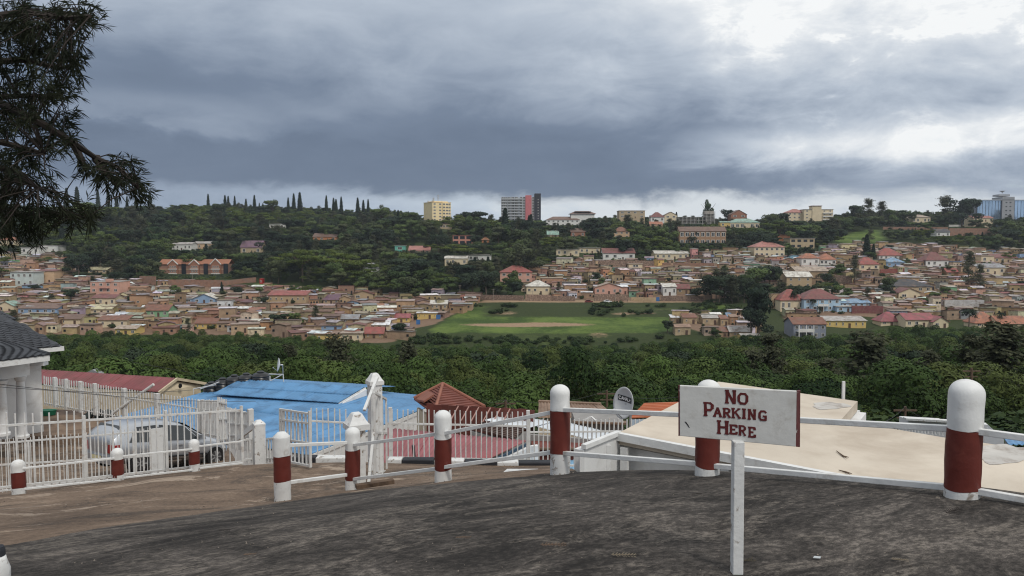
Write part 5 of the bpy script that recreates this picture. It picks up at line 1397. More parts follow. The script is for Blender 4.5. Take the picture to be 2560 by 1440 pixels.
# ---------------------------------------------------------------- the sign
def build_sign():
    d0 = 3.7
    base = nhit(1842, 1432)
    o = thing('no_parking_sign', base, 'hand lettered white NO PARKING HERE board on a white post', 'sign')
    # board corners as seen, with the right end nearer
    TL = at(1699, 964, 3.78); TR = at(1992, 978, 3.60); BR = at(1990, 1117, 3.60); BL = at(1699, 1090, 3.78)
    ex = (TR - TL); ey = (BL - TL); nrm = ex.cross(ey).normalized()
    if nrm.y > 0: nrm = -nrm
    th = nrm * -0.022
    b = MB(); b.hexa([BL, BR, BR + th, BL + th], [TL, TR, TR + th, TL + th]); board = b.build('board', mat('sign_white', (0.545, 0.545, 0.53), 0.55, 0.07, 9.0, dirt=(0.40, 0.38, 0.35), dirt_amt=0.22, dirt_scale=10, bump=0.1), o, fix=True)
    bev = board.modifiers.new('edge', 'BEVEL'); bev.width = 0.003; bev.segments = 2
    # the folded right edge, painted maroon and chipped
    ER = at(2001, 977, 3.66); ERB = at(2000, 1118, 3.66)
    b = MB(); b.hexa([BR, ERB, ERB + th * 1.2, BR + th], [TR, ER, ER + th * 1.2, TR + th]); b.build('edge_strip', mat('chipped_maroon', (0.09, 0.018, 0.02), 0.6, 0.3, 20, dirt=(0.5, 0.5, 0.5), dirt_amt=0.2, dirt_scale=22, dirt_w=0.03), o, fix=True)
    b = MB(); e = ex.normalized() * 0.006; b.hexa([BL - e, BL, BL + th, BL - e + th], [TL - e, TL, TL + th, TL - e + th]); b.build('edge_strip', MATS['chipped_maroon'], o, fix=True)
    W, H = 293.0, 139.0
    def on(u, v, lift=0.0012):           # board coordinates in photo pixels from the top-left corner
        s, t = u / W, v / H
        p = TL.lerp(TR, s); q = BL.lerp(BR, s); return p.lerp(q, t) + nrm * lift
    S = {  # strokes of hand-painted letters with short serifs, unit box, y down
        'N': [((0.12, 1), (0.12, 0)), ((0.12, 0.02), (0.80, 0.98)), ((0.86, 1), (0.86, 0)), ((-0.06, 0.02), (0.30, 0.02)), ((-0.06, 0.98), (0.3, 0.98)), ((0.68, 0.02), (1.02, 0.02))],
        'O': [((0.25, 0.02), (0.75, 0.02)), ((0.75, 0.02), (0.96, 0.25)), ((0.96, 0.25), (0.96, 0.75)), ((0.96, 0.75), (0.75, 0.98)), ((0.75, 0.98), (0.25, 0.98)), ((0.25, 0.98), (0.04, 0.75)), ((0.04, 0.75), (0.04, 0.25)), ((0.04, 0.25), (0.25, 0.02))],
        'P': [((0.15, 0), (0.15, 1)), ((-0.05, 0.02), (0.7, 0.02)), ((0.7, 0.02), (0.95, 0.16)), ((0.95, 0.16), (0.95, 0.4)), ((0.95, 0.4), (0.7, 0.56)), ((0.7, 0.56), (0.15, 0.56)), ((-0.05, 0.98), (0.36, 0.98))],
        'A': [((0.5, 0), (0.08, 0.98)), ((0.5, 0), (0.92, 0.98)), ((0.22, 0.64), (0.78, 0.64)), ((-0.06, 0.98), (0.25, 0.98)), ((0.75, 0.98), (1.06, 0.98))],
        'R': [((0.15, 0), (0.15, 1)), ((-0.05, 0.02), (0.65, 0.02)), ((0.65, 0.02), (0.9, 0.15)), ((0.9, 0.15), (0.9, 0.36)), ((0.9, 0.36), (0.65, 0.52)), ((0.65, 0.52), (0.15, 0.52)), ((0.5, 0.52), (0.92, 0.98)), ((-0.05, 0.98), (0.34, 0.98)), ((0.78, 0.98), (1.06, 0.98))],
        'K': [((0.15, 0), (0.15, 1)), ((-0.03, 0.02), (0.33, 0.02)), ((-0.03, 0.98), (0.33, 0.98)), ((0.15, 0.58), (0.88, 0.02)), ((0.42, 0.38), (0.92, 0.98)), ((0.72, 0.02), (1.02, 0.02)), ((0.76, 0.98), (1.06, 0.98))],
        'I': [((0.5, 0), (0.5, 1)), ((0.2, 0.02), (0.8, 0.02)), ((0.2, 0.98), (0.8, 0.98))],
        'G': [((0.95, 0.18), (0.75, 0.02)), ((0.75, 0.02), (0.25, 0.02)), ((0.25, 0.02), (0.04, 0.25)), ((0.04, 0.25), (0.04, 0.75)), ((0.04, 0.75), (0.25, 0.98)), ((0.25, 0.98), (0.9, 0.98)), ((0.92, 1.0), (0.92, 0.55)), ((0.55, 0.56), (1.05, 0.56))],
        'H': [((0.12, 0), (0.12, 1)), ((0.88, 0), (0.88, 1)), ((0.12, 0.5), (0.88, 0.5)), ((-0.06, 0.02), (0.3, 0.02)), ((-0.06, 0.98), (0.3, 0.98)), ((0.7, 0.02), (1.06, 0.02)), ((0.7, 0.98), (1.06, 0.98))],
        'E': [((0.15, 0), (0.15, 1)), ((-0.03, 0.03), (0.92, 0.03)), ((0.15, 0.5), (0.7, 0.5)), ((-0.03, 0.97), (0.95, 0.97)), ((0.92, 0.02), (0.92, 0.22)), ((0.95, 0.98), (0.95, 0.76))]}
    words = [  # letter, left, top, width, height in board pixels
        ('word_no', [('N', 119, 6, 25, 34, 9), ('O', 151, 13, 22, 26, 8)]),
        ('word_parking', [('P', 64, 42, 22, 35, 9), ('A', 89, 54, 19, 23, 7), ('R', 113, 54, 17, 23, 7), ('K', 135, 53, 20, 24, 7), ('I', 158, 53, 14, 24, 8), ('N', 176, 53, 18, 25, 7), ('G', 203, 55, 17, 23, 7)]),
        ('word_here', [('H', 99, 88, 26, 34, 9), ('E', 130, 97, 18, 23, 7), ('R', 153, 97, 16, 24, 7), ('E', 177, 99, 16, 25, 7)])]
    g = random.Random(9); li = 0
    for nm, ls in words:
        for ch, x, y, w, h, sw in ls:
            b = MB(); li += 1; kk = 0
            sk = g.uniform(-0.02, 0.02)
            for (x0, y0), (x1, y1) in S[ch]:
                kk += 1
                serif = abs(y0 - y1) < 0.05 and (y0 < 0.05 or y0 > 0.95) and ch in 'NPARKIH'
                hw = (2.2 if serif else (sw * 0.44 if abs(x0 - x1) < 0.5 * abs(y1 - y0) + 0.02 else sw * 0.36)) * g.uniform(0.92, 1.1)
                a = Vector((x + x0 * w + sk * (0.5 - y0) * h, y + y0 * h)); c = Vector((x + x1 * w + sk * (0.5 - y1) * h, y + y1 * h)); dd = (c - a).normalized(); pr = Vector((-dd.y, dd.x)) * hw
                a = a - dd * hw * 0.35; c = c + dd * hw * 0.35; lift = 0.0010 + 0.0003 * kk
                n = 4; top = []; bot = []
                for i in range(n + 1):
                    q = a.lerp(c, i / n); j = g.uniform(0.88, 1.12)
                    top.append(on(*(q + pr * j), lift)); bot.append(on(*(q - pr * g.uniform(0.88, 1.12)), lift))
                for i in range(n): b.face(bot[i], bot[i + 1], top[i + 1], top[i])
            b.build('letter', M_LETTER, board)
    # rust scratch in the lower left corner
    b = MB(); pts = [(15, 98, 2.2), (21, 106, 1.8), (26, 114, 1.0)]
    for i in range(2):
        (x0, y0, a), (x1, y1, c) = pts[i], pts[i + 1]; b.face(on(x0 - a, y0), on(x0 + a, y0), on(x1 + c, y1), on(x1 - c, y1))
    b.build('scratch', M_BLACKPL, board)
    # post
    t = at(1845, 1100, 3.68); bt = base + V(0, 0, -0.1)
    b = MB(); b.bar(bt, Vector((t.x, t.y, t.z - 0.004)), 0.052, 0.052, (0, 1, 0)); po = b.build('post', M_WHITEB, o); bev = po.modifiers.new('edge', 'BEVEL'); bev.width = 0.004; bev.segments = 2
    b = MB(); b.bar(Vector((t.x, t.y, t.z)) - nrm * 0.03, Vector((t.x, t.y, t.z + 0.24)) - nrm * 0.03, 0.04, 0.02, (0, 1, 0)); b.build('back_strap', M_WHITE, o)


build_sign()


# ---------------------------------------------------------------- fences, gates, kerb
def fence(name, label, p0, p1, h, spacing, bw, rails, cat='fence', posts=(), post_h=None, post_w=0.06, mesh=None, rail_w=0.035, lean=0.0, group=None):
    """p0, p1: foot of the first and last bar; rails: heights; every bar, rail and post is a part"""
    p0, p1 = Vector(p0), Vector(p1); o = thing(name, p0.lerp(p1, 0.5), label, cat, group)
    n = max(2, int(round((p1 - p0).length / spacing))); g = random.Random(int(abs(p0.x) * 100)); rz = math.atan2((p1 - p0).y, (p1 - p0).x)
    hh = h if isinstance(h, (tuple, list)) else (h, h)
    for i in range(n + 1):
        f = i / n; p = p0.lerp(p1, f); hi = (hh[0] + (hh[1] - hh[0]) * f) * g.uniform(0.985, 1.01)
        put('bar', mesh or U_BAR, p + V(0, 0, hi / 2), o, rz, (bw, bw, hi), rot=(g.gauss(0, 0.007), g.gauss(0, 0.009), rz))
    for r in rails:
        r0, r1 = r if isinstance(r, (tuple, list)) else (r, r)
        b = MB(); off = Vector((-(p1 - p0).y, (p1 - p0).x, 0)).normalized() * (bw * 0.6)
        if off.y > 0: off = -off
        b.bar(p0 + V(0, 0, r0) + off * 0.2, p1 + V(0, 0, r1) + off * 0.2, rail_w, rail_w); b.build('rail', M_FENCE, o)
    for f in posts:
        p = p0.lerp(p1, f); ph = post_h or hh[0]
        put('post', mesh or U_BAR, p + V(0, 0, ph / 2), o, rz, (post_w, post_w, ph))
    return o


def fpx(a, b_, d0, d1): return at(a[0], a[1], d0), at(b_[0], b_[1], d1)


def hpx(dpx, d): return dpx * d / F


def build_fences():
    p0, p1 = fpx((-90, 1238), (606, 1160), 12.1, 15.05)
    h0, h1 = hpx(1238 - 1030, 12.1), hpx(1160 - 1014, 15.05)
    fence('bar_fence', 'white barred fence behind the row of small bollards at left', p0, p1, (h0, h1), 0.122, 0.021, [(0.06, 0.05), (hpx(1238 - 1066, 12.1), hpx(1160 - 1022, 15.05))], posts=(0.385, 0.685, 1.0), post_h=h1 * 1.02, post_w=0.05)
    # sliding gate with close bars
    p0, p1 = fpx((-90, 1250), (380, 1190), 16.2, 17.9)
    fence('sliding_gate', 'closely barred white sliding gate in front of the silver car', p0, p1, (hpx(1250 - 1100, 16.2), hpx(1190 - 1066, 17.9)), 0.078, 0.015, [0.1, (hpx(1250 - 1165, 16.2), hpx(1190 - 1138, 17.9)), (hpx(1250 - 1112, 16.2), hpx(1190 - 1074, 17.9))], 'gate', posts=(0.33, 0.62, 0.78, 0.9), post_h=hpx(1190 - 1070, 17.9), post_w=0.04)
    b = MB(); q0 = at(380, 1188, 17.9); q1 = at(414, 1184, 18.0); t = hpx(1188 - 1070, 18); b.hexa([q0, q1, q1 + V(0.03, .05, 0), q0 + V(.03, .05, 0)], [x + V(0, 0, t) for x in (q0, q1, q1 + V(0.03, .05, 0), q0 + V(.03, .05, 0))])
    tag(b.build('gate_end_panel', M_WHITE), 'plain white sheet panel closing the sliding gate', 'panel')
    # fence along the maroon roof
    p0, p1 = fpx((112, 1013), (505, 1088), 32.0, 27.2)
    fence('bar_fence', 'white barred fence sloping down in front of the maroon roof', p0, p1, (hpx(74, 32), hpx(90, 27.2)), 0.165, 0.034, [(0.1, 0.1), (hpx(52, 32), hpx(66, 27.2))], posts=(0.08, 0.16, 0.26, 0.36, 0.55, 0.75, 0.99), post_h=hpx(82, 29.5), post_w=0.13)
    b = MB(); b.tube(at(280, 1035, 29.4), at(384, 961, 29.0), 0.055, n=8); tag(b.build('leaning_pole', M_FENCE), 'white pole leaning across the fence by the maroon roof', 'pole')
    # fence in front of the blue roof, left of the pillars
    p0, p1 = fpx((508, 1090), (560, 1100), 26.8, 25.6)
    fence('bar_fence', 'short white barred fence before the blue roof, left of the folded gate leaf', p0, p1, (hpx(92, 27), hpx(104, 25)), 0.12, 0.04, [0.1, 0.95], posts=(0.0, 1.0), post_w=0.1)
    p0, p1 = fpx((547, 1112), (568, 1108), 17.4, 19.0)
    fence('folded_gate_leaf', 'folded white gate leaf standing end-on by the car bonnet', p0, p1, hpx(118, 18), 0.32, 0.03, [0.1, 0.6, 1.0], 'gate')
    # gate pillar on the left and its panels
    p0, p1 = fpx((608, 1160), (630, 1157), 15.1, 15.3)
    fence('bar_fence', 'narrow white barred fence left of the small gate pillar', p0, p1, hpx(66, 15), 0.1, 0.028, [0.08, hpx(62, 15)])
    p0, p1 = fpx((668, 1156), (697, 1154), 15.4, 15.2)
    fence('bar_fence', 'narrow white barred fence right of the small gate pillar', p0, p1, hpx(64, 15), 0.1, 0.028, [0.08, hpx(62, 15)])
    p0, p1 = fpx((572, 1120), (628, 1130), 19.5, 18.0)
    fence('bar_fence', 'white barred fence end before the blue roof beside the small gate pillar', p0, p1, (hpx(105, 19.5), hpx(100, 18)), 0.11, 0.03, [0.35, 0.65, 0.95], posts=(1.0,), post_w=0.12, post_h=hpx(110, 18))
    b = MB(); P = [at(585, 1095, 18), at(640, 1052, 16.6), at(640, 1066, 16.6), at(585, 1108, 18)]; b.prism(P, (0.04, 0.04, 0)); tag(b.build('stair_stringer', M_WHITE), 'white sloping panel left of the small gate pillar', 'panel')
    # left gate leaf, open
    p0, p1 = fpx((703, 1152), (776, 1168), 14.4, 13.3)
    fence('gate_leaf', 'open left gate leaf of white bars', p0, p1, (hpx(134, 14.4), hpx(138, 13.3)), 0.17, 0.03, [0.02, (hpx(56, 14.4), hpx(62, 13.3)), (hpx(106, 14.4), hpx(112, 13.3)), (hpx(132, 14.4), hpx(137, 13.3))], 'gate', posts=(0.0, 0.08, 1.0), post_h=hpx(137, 14), post_w=0.045)
    # right gate leaf, seen nearly end-on
    p0, p1 = fpx((938, 1196), (967, 1184), 11.7, 13.5)
    fence('gate_leaf', 'right gate leaf seen edge-on against the tall pillar', p0, p1, (hpx(222, 11.7), hpx(193, 13.5)), 0.62, 0.022, [0.05, (hpx(118, 11.7), hpx(104, 13.5)), (hpx(220, 11.7), hpx(191, 13.5))], 'gate', posts=(0.0, 1.0), post_h=hpx(198, 13), post_w=0.032)
    b = MB(); b.bar(at(943, 944, 12.2), at(911, 1026, 11.6), 0.045, 0.04); tag(b.build('gate_brace', M_WHITE), 'upper white brace slanting off the tall gate pillar', 'brace')
    b = MB(); b.bar(at(934, 1081, 11.3), at(921, 1216, 10.9), 0.04, 0.04); tag(b.build('gate_brace', M_WHITEB), 'lower white brace standing between the two gate pillars', 'brace')
    # fence behind the gate, on the kerb
    p0, p1 = fpx((779, 1140), (866, 1144), 15.4, 15.5)
    fence('bar_fence', 'white barred fence before the blue roof, between gate leaf and pillars', p0, p1, hpx(124, 15.4), 0.113, 0.024, [0.02, hpx(90, 15.4)])
    p0, p1 = fpx((968, 1146), (1320, 1152), 15.5, 15.7)
    fence('bar_fence', 'white barred fence before the crimson roof', p0, p1, hpx(126, 15.5), 0.107, 0.024, [0.02, hpx(90, 15.5)], posts=(0.025, 1.0), post_h=hpx(130, 15.6), post_w=0.07)
    p0, p1 = fpx((1324, 1166), (1640, 1166), 15.7, 16.3)
    fence('bar_fence', 'white barred fence before the grey block wall, beneath the dish', p0, p1, (hpx(122, 15.7), hpx(122, 16.3)), 0.098, 0.024, [0.02, (hpx(88, 15.7), hpx(91, 16.3))])
    p0, p1 = fpx((2210, 1080), (2372, 1096), 12.6, 11.4)
    b = MB(); b.hexa([p0 + V(0, 0, -4), p1 + V(0, 0, -4), p1 + V(0, .2, -4), p0 + V(0, .2, -4)], [p0, p1, p1 + V(0, .2, 0), p0 + V(0, .2, 0)]); tag(b.build('plinth_wall', M_PLASTER), 'low white wall carrying the small picket fence', 'wall')
    fence('picket_fence', 'small white picket fence behind the beige roof at right', p0, p1, hpx(24, 12), 0.065, 0.022, [0.02, hpx(22, 12)])

    def pillar(px, pb, pt, d, w, capw, cap_h, label, lift=0.0):
        base = at(px, pb, d); H = hpx(pb - pt, d); o = thing('gate_pillar', base, label, 'pillar', 'white gate pillars')
        b = MB(); b.box((base.x, base.y, base.z + (H - cap_h) / 2 - 0.1), (w, w, H - cap_h + 0.2), 0.5); b.build('shaft', M_WHITEB, o)
        z = base.z + H - cap_h
        b = MB(); b.box((base.x, base.y, z + cap_h * 0.17), (capw, capw, cap_h * 0.34), 0.5); b.build('cap_slab', M_WHITEB, o)
        b = MB(); c, s = math.cos(.5), math.sin(.5)
        rot = lambda x, y, zz: (base.x + x * c - y * s, base.y + x * s + y * c, zz)
        q = capw * 0.47; t = capw * 0.22
        prof = [(q, z + cap_h * 0.345), (q * 0.78, z + cap_h * 0.55), (t, z + cap_h * 0.93), (t * 0.75, z + cap_h)]
        for (a0, z0), (a1, z1) in zip(prof, prof[1:]):
            b.hexa([rot(-a0, -a0, z0), rot(a0, -a0, z0), rot(a0, a0, z0), rot(-a0, a0, z0)], [rot(-a1, -a1, z1), rot(a1, -a1, z1), rot(a1, a1, z1), rot(-a1, a1, z1)])
        b.build('cap_top', M_WHITEB, o)
    pillar(893, 1222, 1026, 10.8, 0.20, 0.31, 0.235, 'white gate pillar with broad pyramid cap behind a bollard')
    pillar(939, 1182, 927, 12.6, 0.195, 0.245, 0.185, 'tall white gate pillar behind the broad capped one')
    pillar(649, 1160, 1047, 15.3, 0.215, 0.225, 0.10, 'small square white gate pillar on the left side')
    # kerb stones, black and white in turn
    ks = [(729, 788, 0, 1143, 1158), (788, 862, 1, 1144, 1159), (968, 1004, 1, 1148, 1160), (1004, 1084, 0, 1149, 1162), (1084, 1160, 1, 1151, 1165), (1160, 1243, 0, 1153, 1168), (1243, 1296, 1, 1155, 1171), (1296, 1385, 0, 1156, 1173)]
    for i, (a, c_, wh, t, bt) in enumerate(ks):
        d = 15.0; p = at(a + 0.5, bt, d); q = at(c_ - 0.5, bt, d); h = hpx(bt - t, d); b = MB(); up = V(0, 0, h); bk = V(0, 0.22, 0); dn = V(0, 0, -0.15)
        b.hexa([p + dn, q + dn, q + bk + dn, p + bk + dn], [p + up, q + up, q + bk + up, p + bk + up]); o = b.build('kerb_stone', M_WHITEB if wh else M_BLACKP)
        bev = o.modifiers.new('edge', 'BEVEL'); bev.width = 0.02; bev.segments = 2
        tag(o, '%s kerb stone %s' % ('white' if wh else 'black', ['under the open left gate leaf', 'left of the gate pillars', 'directly right of the tall pillar', 'under the crimson roof, left one', 'behind the third bollard left of the sign', 'under the crimson roof, right one', 'beside the white ramp slab', 'at the right end of the kerb'][i]), 'kerb', 'black and white kerb stones')
    b = MB(); P = [at(1240, 1195, 11.0), at(1345, 1196, 10.6), at(1345, 1172, 12.6), at(1268, 1172, 12.8)]; b.prism(P, (0, 0, -0.14)); tag(b.build('ramp_slab', M_WHITEB), 'white painted ramp slab behind the bollard by the dish', 'slab')
    # loose plank
    a = at(890, 1219, 9.55); c_ = at(984, 1211, 9.75); b = MB()
    a.z = gz(a.x, a.y) + 0.06; c_.z = gz(c_.x, c_.y) + 0.07; b.bar(a, c_, 0.09, 0.05); tag(b.build('plank', M_WOOD), 'dark weathered plank lying at the foot of a bollard', 'plank')


build_fences()


def build_gravel():
    """loose chips washed along the road edge and the gateway: nobody could count them"""
    g = random.Random(44); b = MB(); m = mat('stone_chips', None, 0.9, 0.2, 30, vcol=True)
    def chip(p, r):
        k = g.uniform(0.06, 0.26); b.col((k, k * 0.86, k * 0.72)); a0 = g.uniform(0, 6.28)
        q = [p + V(math.cos(a0 + i * 1.57 + g.uniform(-.3, .3)) * r * g.uniform(.6, 1.2), math.sin(a0 + i * 1.57) * r * g.uniform(.6, 1.2), -0.002) for i in range(4)]; t = p + V(g.uniform(-.3, .3) * r, g.uniform(-.3, .3) * r, r * g.uniform(.5, .9))
        for i in range(4): b.face(q[i], q[(i + 1) % 4], t)
    for _ in range(800):
        u = g.random()
        if u < 0.45: px, py = g.gauss(1120, 90), g.gauss(1186, 8)
        elif u < 0.7: px, py = g.uniform(0, 700), 1240 + g.expovariate(1 / 40.0)
        else: px, py = g.uniform(100, 2500), g.uniform(1225, 1435)
        if not (0 < px < 2560) or py > 1438: continue
        p = nhit(px, py)
        if p.y > 14.5 or (p.x > float(np.interp(p.y, XR_Y, XR_X)) - 0.05): continue
        chip(p, g.uniform(0.003, 0.007) * (1.0 if p.y < 8 else 1.8))
    for (px, pb, d, pt, dia) in BOLL[:6]:
        for _ in range(18):
            t = g.uniform(0, 6.28); r = dia / 2 + abs(g.gauss(0.01, 0.03)); c = at(px, pb, d); x, y = c.x + math.cos(t) * r, c.y + math.sin(t) * r
            if x < float(np.interp(y, XR_Y, XR_X)) - 0.02: chip(V(x, y, gz(x, y)), g.uniform(0.005, 0.012))
    o = b.build('gravel', m); tag(o, 'loose stone chips scattered over the road and gateway', 'gravel', kind='stuff')


build_gravel()

# ---------------------------------------------------------------- neighbouring roofs below the road
def sheets(o, A, B, Cc, D, n, rows, m, name='roof_sheet', pitch=0.19, amp=0.018, lift=0.0, gap=0.0, seed=1):
    """A-B ridge (left to right), D-C eave; corrugated sheets laid side by side, a part each"""
    A, B, Cc, D = map(Vector, (A, B, Cc, D)); up = V(0, 0, 1); g = random.Random(seed)
    nrm = (B - A).cross(D - A).normalized()
    if nrm.z < 0: nrm = -nrm
    W = ((B - A).length + (Cc - D).length) / 2
    for r in range(rows):
        for i in range(n):
            k = max(4, int(W / n / pitch) * 4); f0, f1 = r / rows, (r + 1) / rows
            if r < rows - 1: f1 += 0.02
            vs, fs = [], []
            jl = nrm * (0.012 * (rows - r) + g.uniform(0, 0.010)); e0 = g.uniform(-0.006, 0.006); L = 7
            for j in range(L):
                f = f0 + (f1 - f0) * j / (L - 1) + (e0 if j == L - 1 else 0)
                a = A.lerp(D, f); b = B.lerp(Cc, f)
                for q in range(k + 1):
                    s = (i + q / k * (1.0 + 0.04 * (i < n - 1))) / n; ph = s * W / pitch
                    vs.append(a.lerp(b, s) + nrm * (amp * math.cos(2 * math.pi * ph) + lift) + jl)
            for j in range(L - 1):
                for q in range(k): fs.append((j * (k + 1) + q, j * (k + 1) + q + 1, (j + 1) * (k + 1) + q + 1, (j + 1) * (k + 1) + q))
            b_ = MB(); b_.mesh_faces(vs, fs); ob = b_.build(name, m, o, smooth=True)
            md = ob.modifiers.new('thick', 'SOLIDIFY'); md.thickness = 0.012; md.offset = -1


def slab(o, name, pts, ext, m):
    b = MB(); b.prism(pts, ext); return b.build(name, m, o, fix=True)


def wall_under(o, p, q, zb, m, name='wall', th=0.12, top_drop=0.06):
    p, q = Vector(p), Vector(q); b = MB(); n = Vector((-(q - p).y, (q - p).x, 0)).normalized() * th
    D = V(0, 0, top_drop)
    b.hexa([(p.x, p.y, zb), (q.x, q.y, zb), (q.x + n.x, q.y + n.y, zb), (p.x + n.x, p.y + n.y, zb)], [p - D, q - D, q - D + n, p - D + n]); return b.build(name, m, o, fix=True)


def lv(px, py, z):
    """the point at height z seen at a pixel"""
    r = ray(px, py); t = (z - CZ) / r.z; return Vector((r.x * t, r.y * t, z))


def build_roofs():
    # ---- big beige flat roof on the right
    z = CZ - 2.2
    A, B, Cp, D = lv(1547, 1082, z), lv(1796, 954, z), lv(2144, 1003, z), lv(2102, 1050, z)
    E, Fp = lv(2368, 1095, z), lv(2700, 1140, z); G, H, I = lv(2700, 1278, z), lv(2160, 1198, z), lv(1860, 1141, z)
    o = thing('flat_roofed_building', A + V(0, 0, -3), 'building with a wide beige flat roof just below the road', 'building')
    poly = [A, I, H, G, Fp, E, D, Cp, B]
    slab(o, 'roof', poly, (0, 0, -0.14), M_BEIGE)
    up = V(0, 0, 0.0)
    inner = [A + (B - A) * 0.001, I, H, G]
    for p, q in zip(inner, inner[1:]):
        n = Vector((-(q - p).y, (q - p).x, 0)).normalized(); n = n if n.y < 0 else -n
        b = MB(); b.bar(p + n * 0.03 + V(0, 0, -0.035), q + n * 0.03 + V(0, 0, -0.035), 0.07, 0.09); b.build('roof_edge', M_WHITE, o)
        wall_under(o, p - n * 0.10 + V(0, 0, -0.12), q - n * 0.10 + V(0, 0, -0.12), z - 4, M_PLASTER)
    for f in (0.02, 0.30, 0.62, 0.9):
        p = A.lerp(G, f); n = V(-0.6, -0.8, 0); b = MB(); b.box((p.x + n.x * 0.02, p.y + n.y * 0.02 - 0.02, z - 2.0), (0.09, 0.05, 3.7), -0.65); b.build('pilaster', M_PLASTER, o)
    for p, q in ((A, B), (Cp, D), (D, E), (B, Cp), (E, Fp)):
        c = (A + Cp) / 2; w_ = wall_under(o, p.lerp(c, 0.004) + V(0, 0, -0.1), q.lerp(c, 0.004) + V(0, 0, -0.1), z - 4, M_PLASTER, top_drop=0.05)
    J = lv(1459, 1117, z)
    b = MB(); b.bar(J + V(0, 0, 0.0), A + V(0, 0, 0.0), 0.06, 0.05); b.build('coping', M_WHITE, o)
    wall_under(o, J, A, z - 4, M_PLASTER, top_drop=0.04)
    for f in (0.02, 0.75): p = J.lerp(A, f); b = MB(); b.box((p.x - 0.03, p.y - 0.05, z - 2.04), (0.05, 0.05, 3.9)); b.build('pilaster', M_PLASTER, o)
    # pale worn patches on the coat (thin skim layers)
    g = random.Random(4)
    for cx, cy, rx, ry in ((2075, 1014, 46, 9), (2515, 1135, 75, 24)):
        c = lv(cx, cy, z + 0.004); k = c.y / F; b = MB(); pts = []
        for i in range(28):
            t = i / 28 * 6.283; rr = 1 + 0.14 * math.sin(3 * t + cx) + 0.08 * math.sin(7 * t); pts.append(lv(cx + rx * rr * math.cos(t), cy + ry * rr * math.sin(t), z + 0.004))
        b.face(*pts[::-1]); b.build('worn_patch', mat('worn_skim', (0.50, 0.48, 0.45), 0.85, 0.15, 2, dirt=(0.26, 0.22, 0.19), dirt_amt=0.35, dirt_scale=3.5), o)
    for i, (a, c_, e) in enumerate((((2091, 1127), (2108, 1140), (2122, 1143)), ((2097, 1175), (2115, 1180), (2130, 1184)))):
        b = MB(); P = [lv(*q, z + 0.012) for q in (a, c_, e)]; b.path(P, [0.004, 0.009, 0.003], 5); b.path([P[1], lv(c_[0] + 10, c_[1] + 6, z + 0.02)], [0.005, 0.002], 5)
        tag(b.build('twig', M_WOOD), ['dry forked twig lying on the beige roof, farther one', 'dry twig lying on the beige roof near its edge'][i], 'twig')
    b = MB(); p = lv(2107, 1000, z); b.box((p.x + .05, p.y + 0.1, p.z + 0.10), (0.035, 0.035, 0.30)); b2 = tag(b.build('stub_post', M_WHITE), 'thin white stub post at the far edge of the beige roof', 'post')

    # ---- blue roofed house
    zr = CZ - 8.0
    R1, R2 = lv(1102, 1007, zr), lv(895, 986, zr); dv = (R2 - R1).normalized(); RL = R1 + dv * 13.5
    E1 = at(776, 1138, 31.6); EL = E1 + dv * 13.5
    o = thing('blue_roofed_house', Vector((R1.x, R1.y, zr - 3)), 'white house with wide bright blue corrugated roofs below the gate', 'house')
    sheets(o, RL, R1, E1, EL, 13, 2, M_BLUE, seed=2)
    zu = zr + 0.45; U1, U2 = lv(913, 969, zu), lv(604, 950, zu); 
    pn = (R1 - RL).cross(E1 - R1).normalized(); rr_ = ray(846, 1012); t_ = (R1 - V(0, 0, CZ)).dot(pn) / rr_.dot(pn); U3 = rr_ * t_ + V(0, 0, CZ) + V(0, 0, 0.06); U4 = U3 + (U2 - U1)
    sheets(o, U2, U1, U3, U4, 7, 2, M_BLUE, seed=3, lift=0.02)
    U5 = U1 + V(1.0, 4.0, -0.7); sheets(o, U2 + V(1.0, 4.0, -0.7), U5, U1, U2, 7, 1, M_BLUE, seed=4)
    R5 = V(1.2, 4.5, -0.8); sheets(o, RL + R5, R1 + R5, R1, RL, 13, 1, M_BLUE, seed=5)
    wall_under(o, U1, U3, zr - 0.5, M_PLASTER, 'gable_wall'); wall_under(o, R1 + V(-.15, 0, 0), E1 + V(-.15, 0, 0), zr - 4, M_PLASTER, 'gable_wall')
    wall_under(o, R1 + V(-.15, .05, 0), R1 + R5 + V(-.15, .05, 0), zr - 4, M_PLASTER, 'gable_wall')
    wall_under(o, E1 + dv * 13.3, E1 + dv * 0.2, zr - 4, M_PLASTER, 'front_wall')
    for p, q in ((U1, U3), (R1, E1)):
        b = MB(); b.bar(p + V(0.03, 0, -0.06), q + V(0.03, 0, -0.06), 0.05, 0.16); b.build('fascia', M_WHITE, o)
    # ---- water tanks on a stand behind it
    for i, (px, py) in enumerate(((529, 984), (557, 974), (586, 966), (616, 962), (652, 957))):
        d = 42.5; c = at(px, py, d); r = 0.46 if i < 4 else 0.5; h = 0.62
        o = thing('water_tank', c, ['leftmost black water tank behind the blue roof', 'second black water tank from the left behind the blue roof', 'middle black water tank behind the blue roof', 'second black water tank from the right behind the blue roof', 'rightmost black water tank, next to the roof dish'][i], 'tank', 'row of black water tanks')
        b = MB(); pr = [(r * 0.96, -0.8), (r, -0.7)]
        for k in range(6): pr += [(r, 0.0 + k * 0.08 - 0.1), (r * 0.95, 0.04 + k * 0.08 - 0.1)]
        pr += [(r * 0.98, h - 0.22), (r * 0.80, h - 0.1), (r * 0.42, h - 0.03)]; b.lathe(c, pr, 24); smooth_by_angle(b.build('drum', M_BLACKPL, o), 35)
        b = MB(); b.lathe(c + V(0, 0, h - 0.04), [(r * 0.40, 0), (r * 0.42, 0.05), (r * 0.30, 0.09), (0.02, 0.11)], 18); b.build('lid', M_BLACKPL, o)
    o = thing('tank_stand', at(590, 985, 42), 'white pipe frame around the water tanks and roof dish', 'frame')
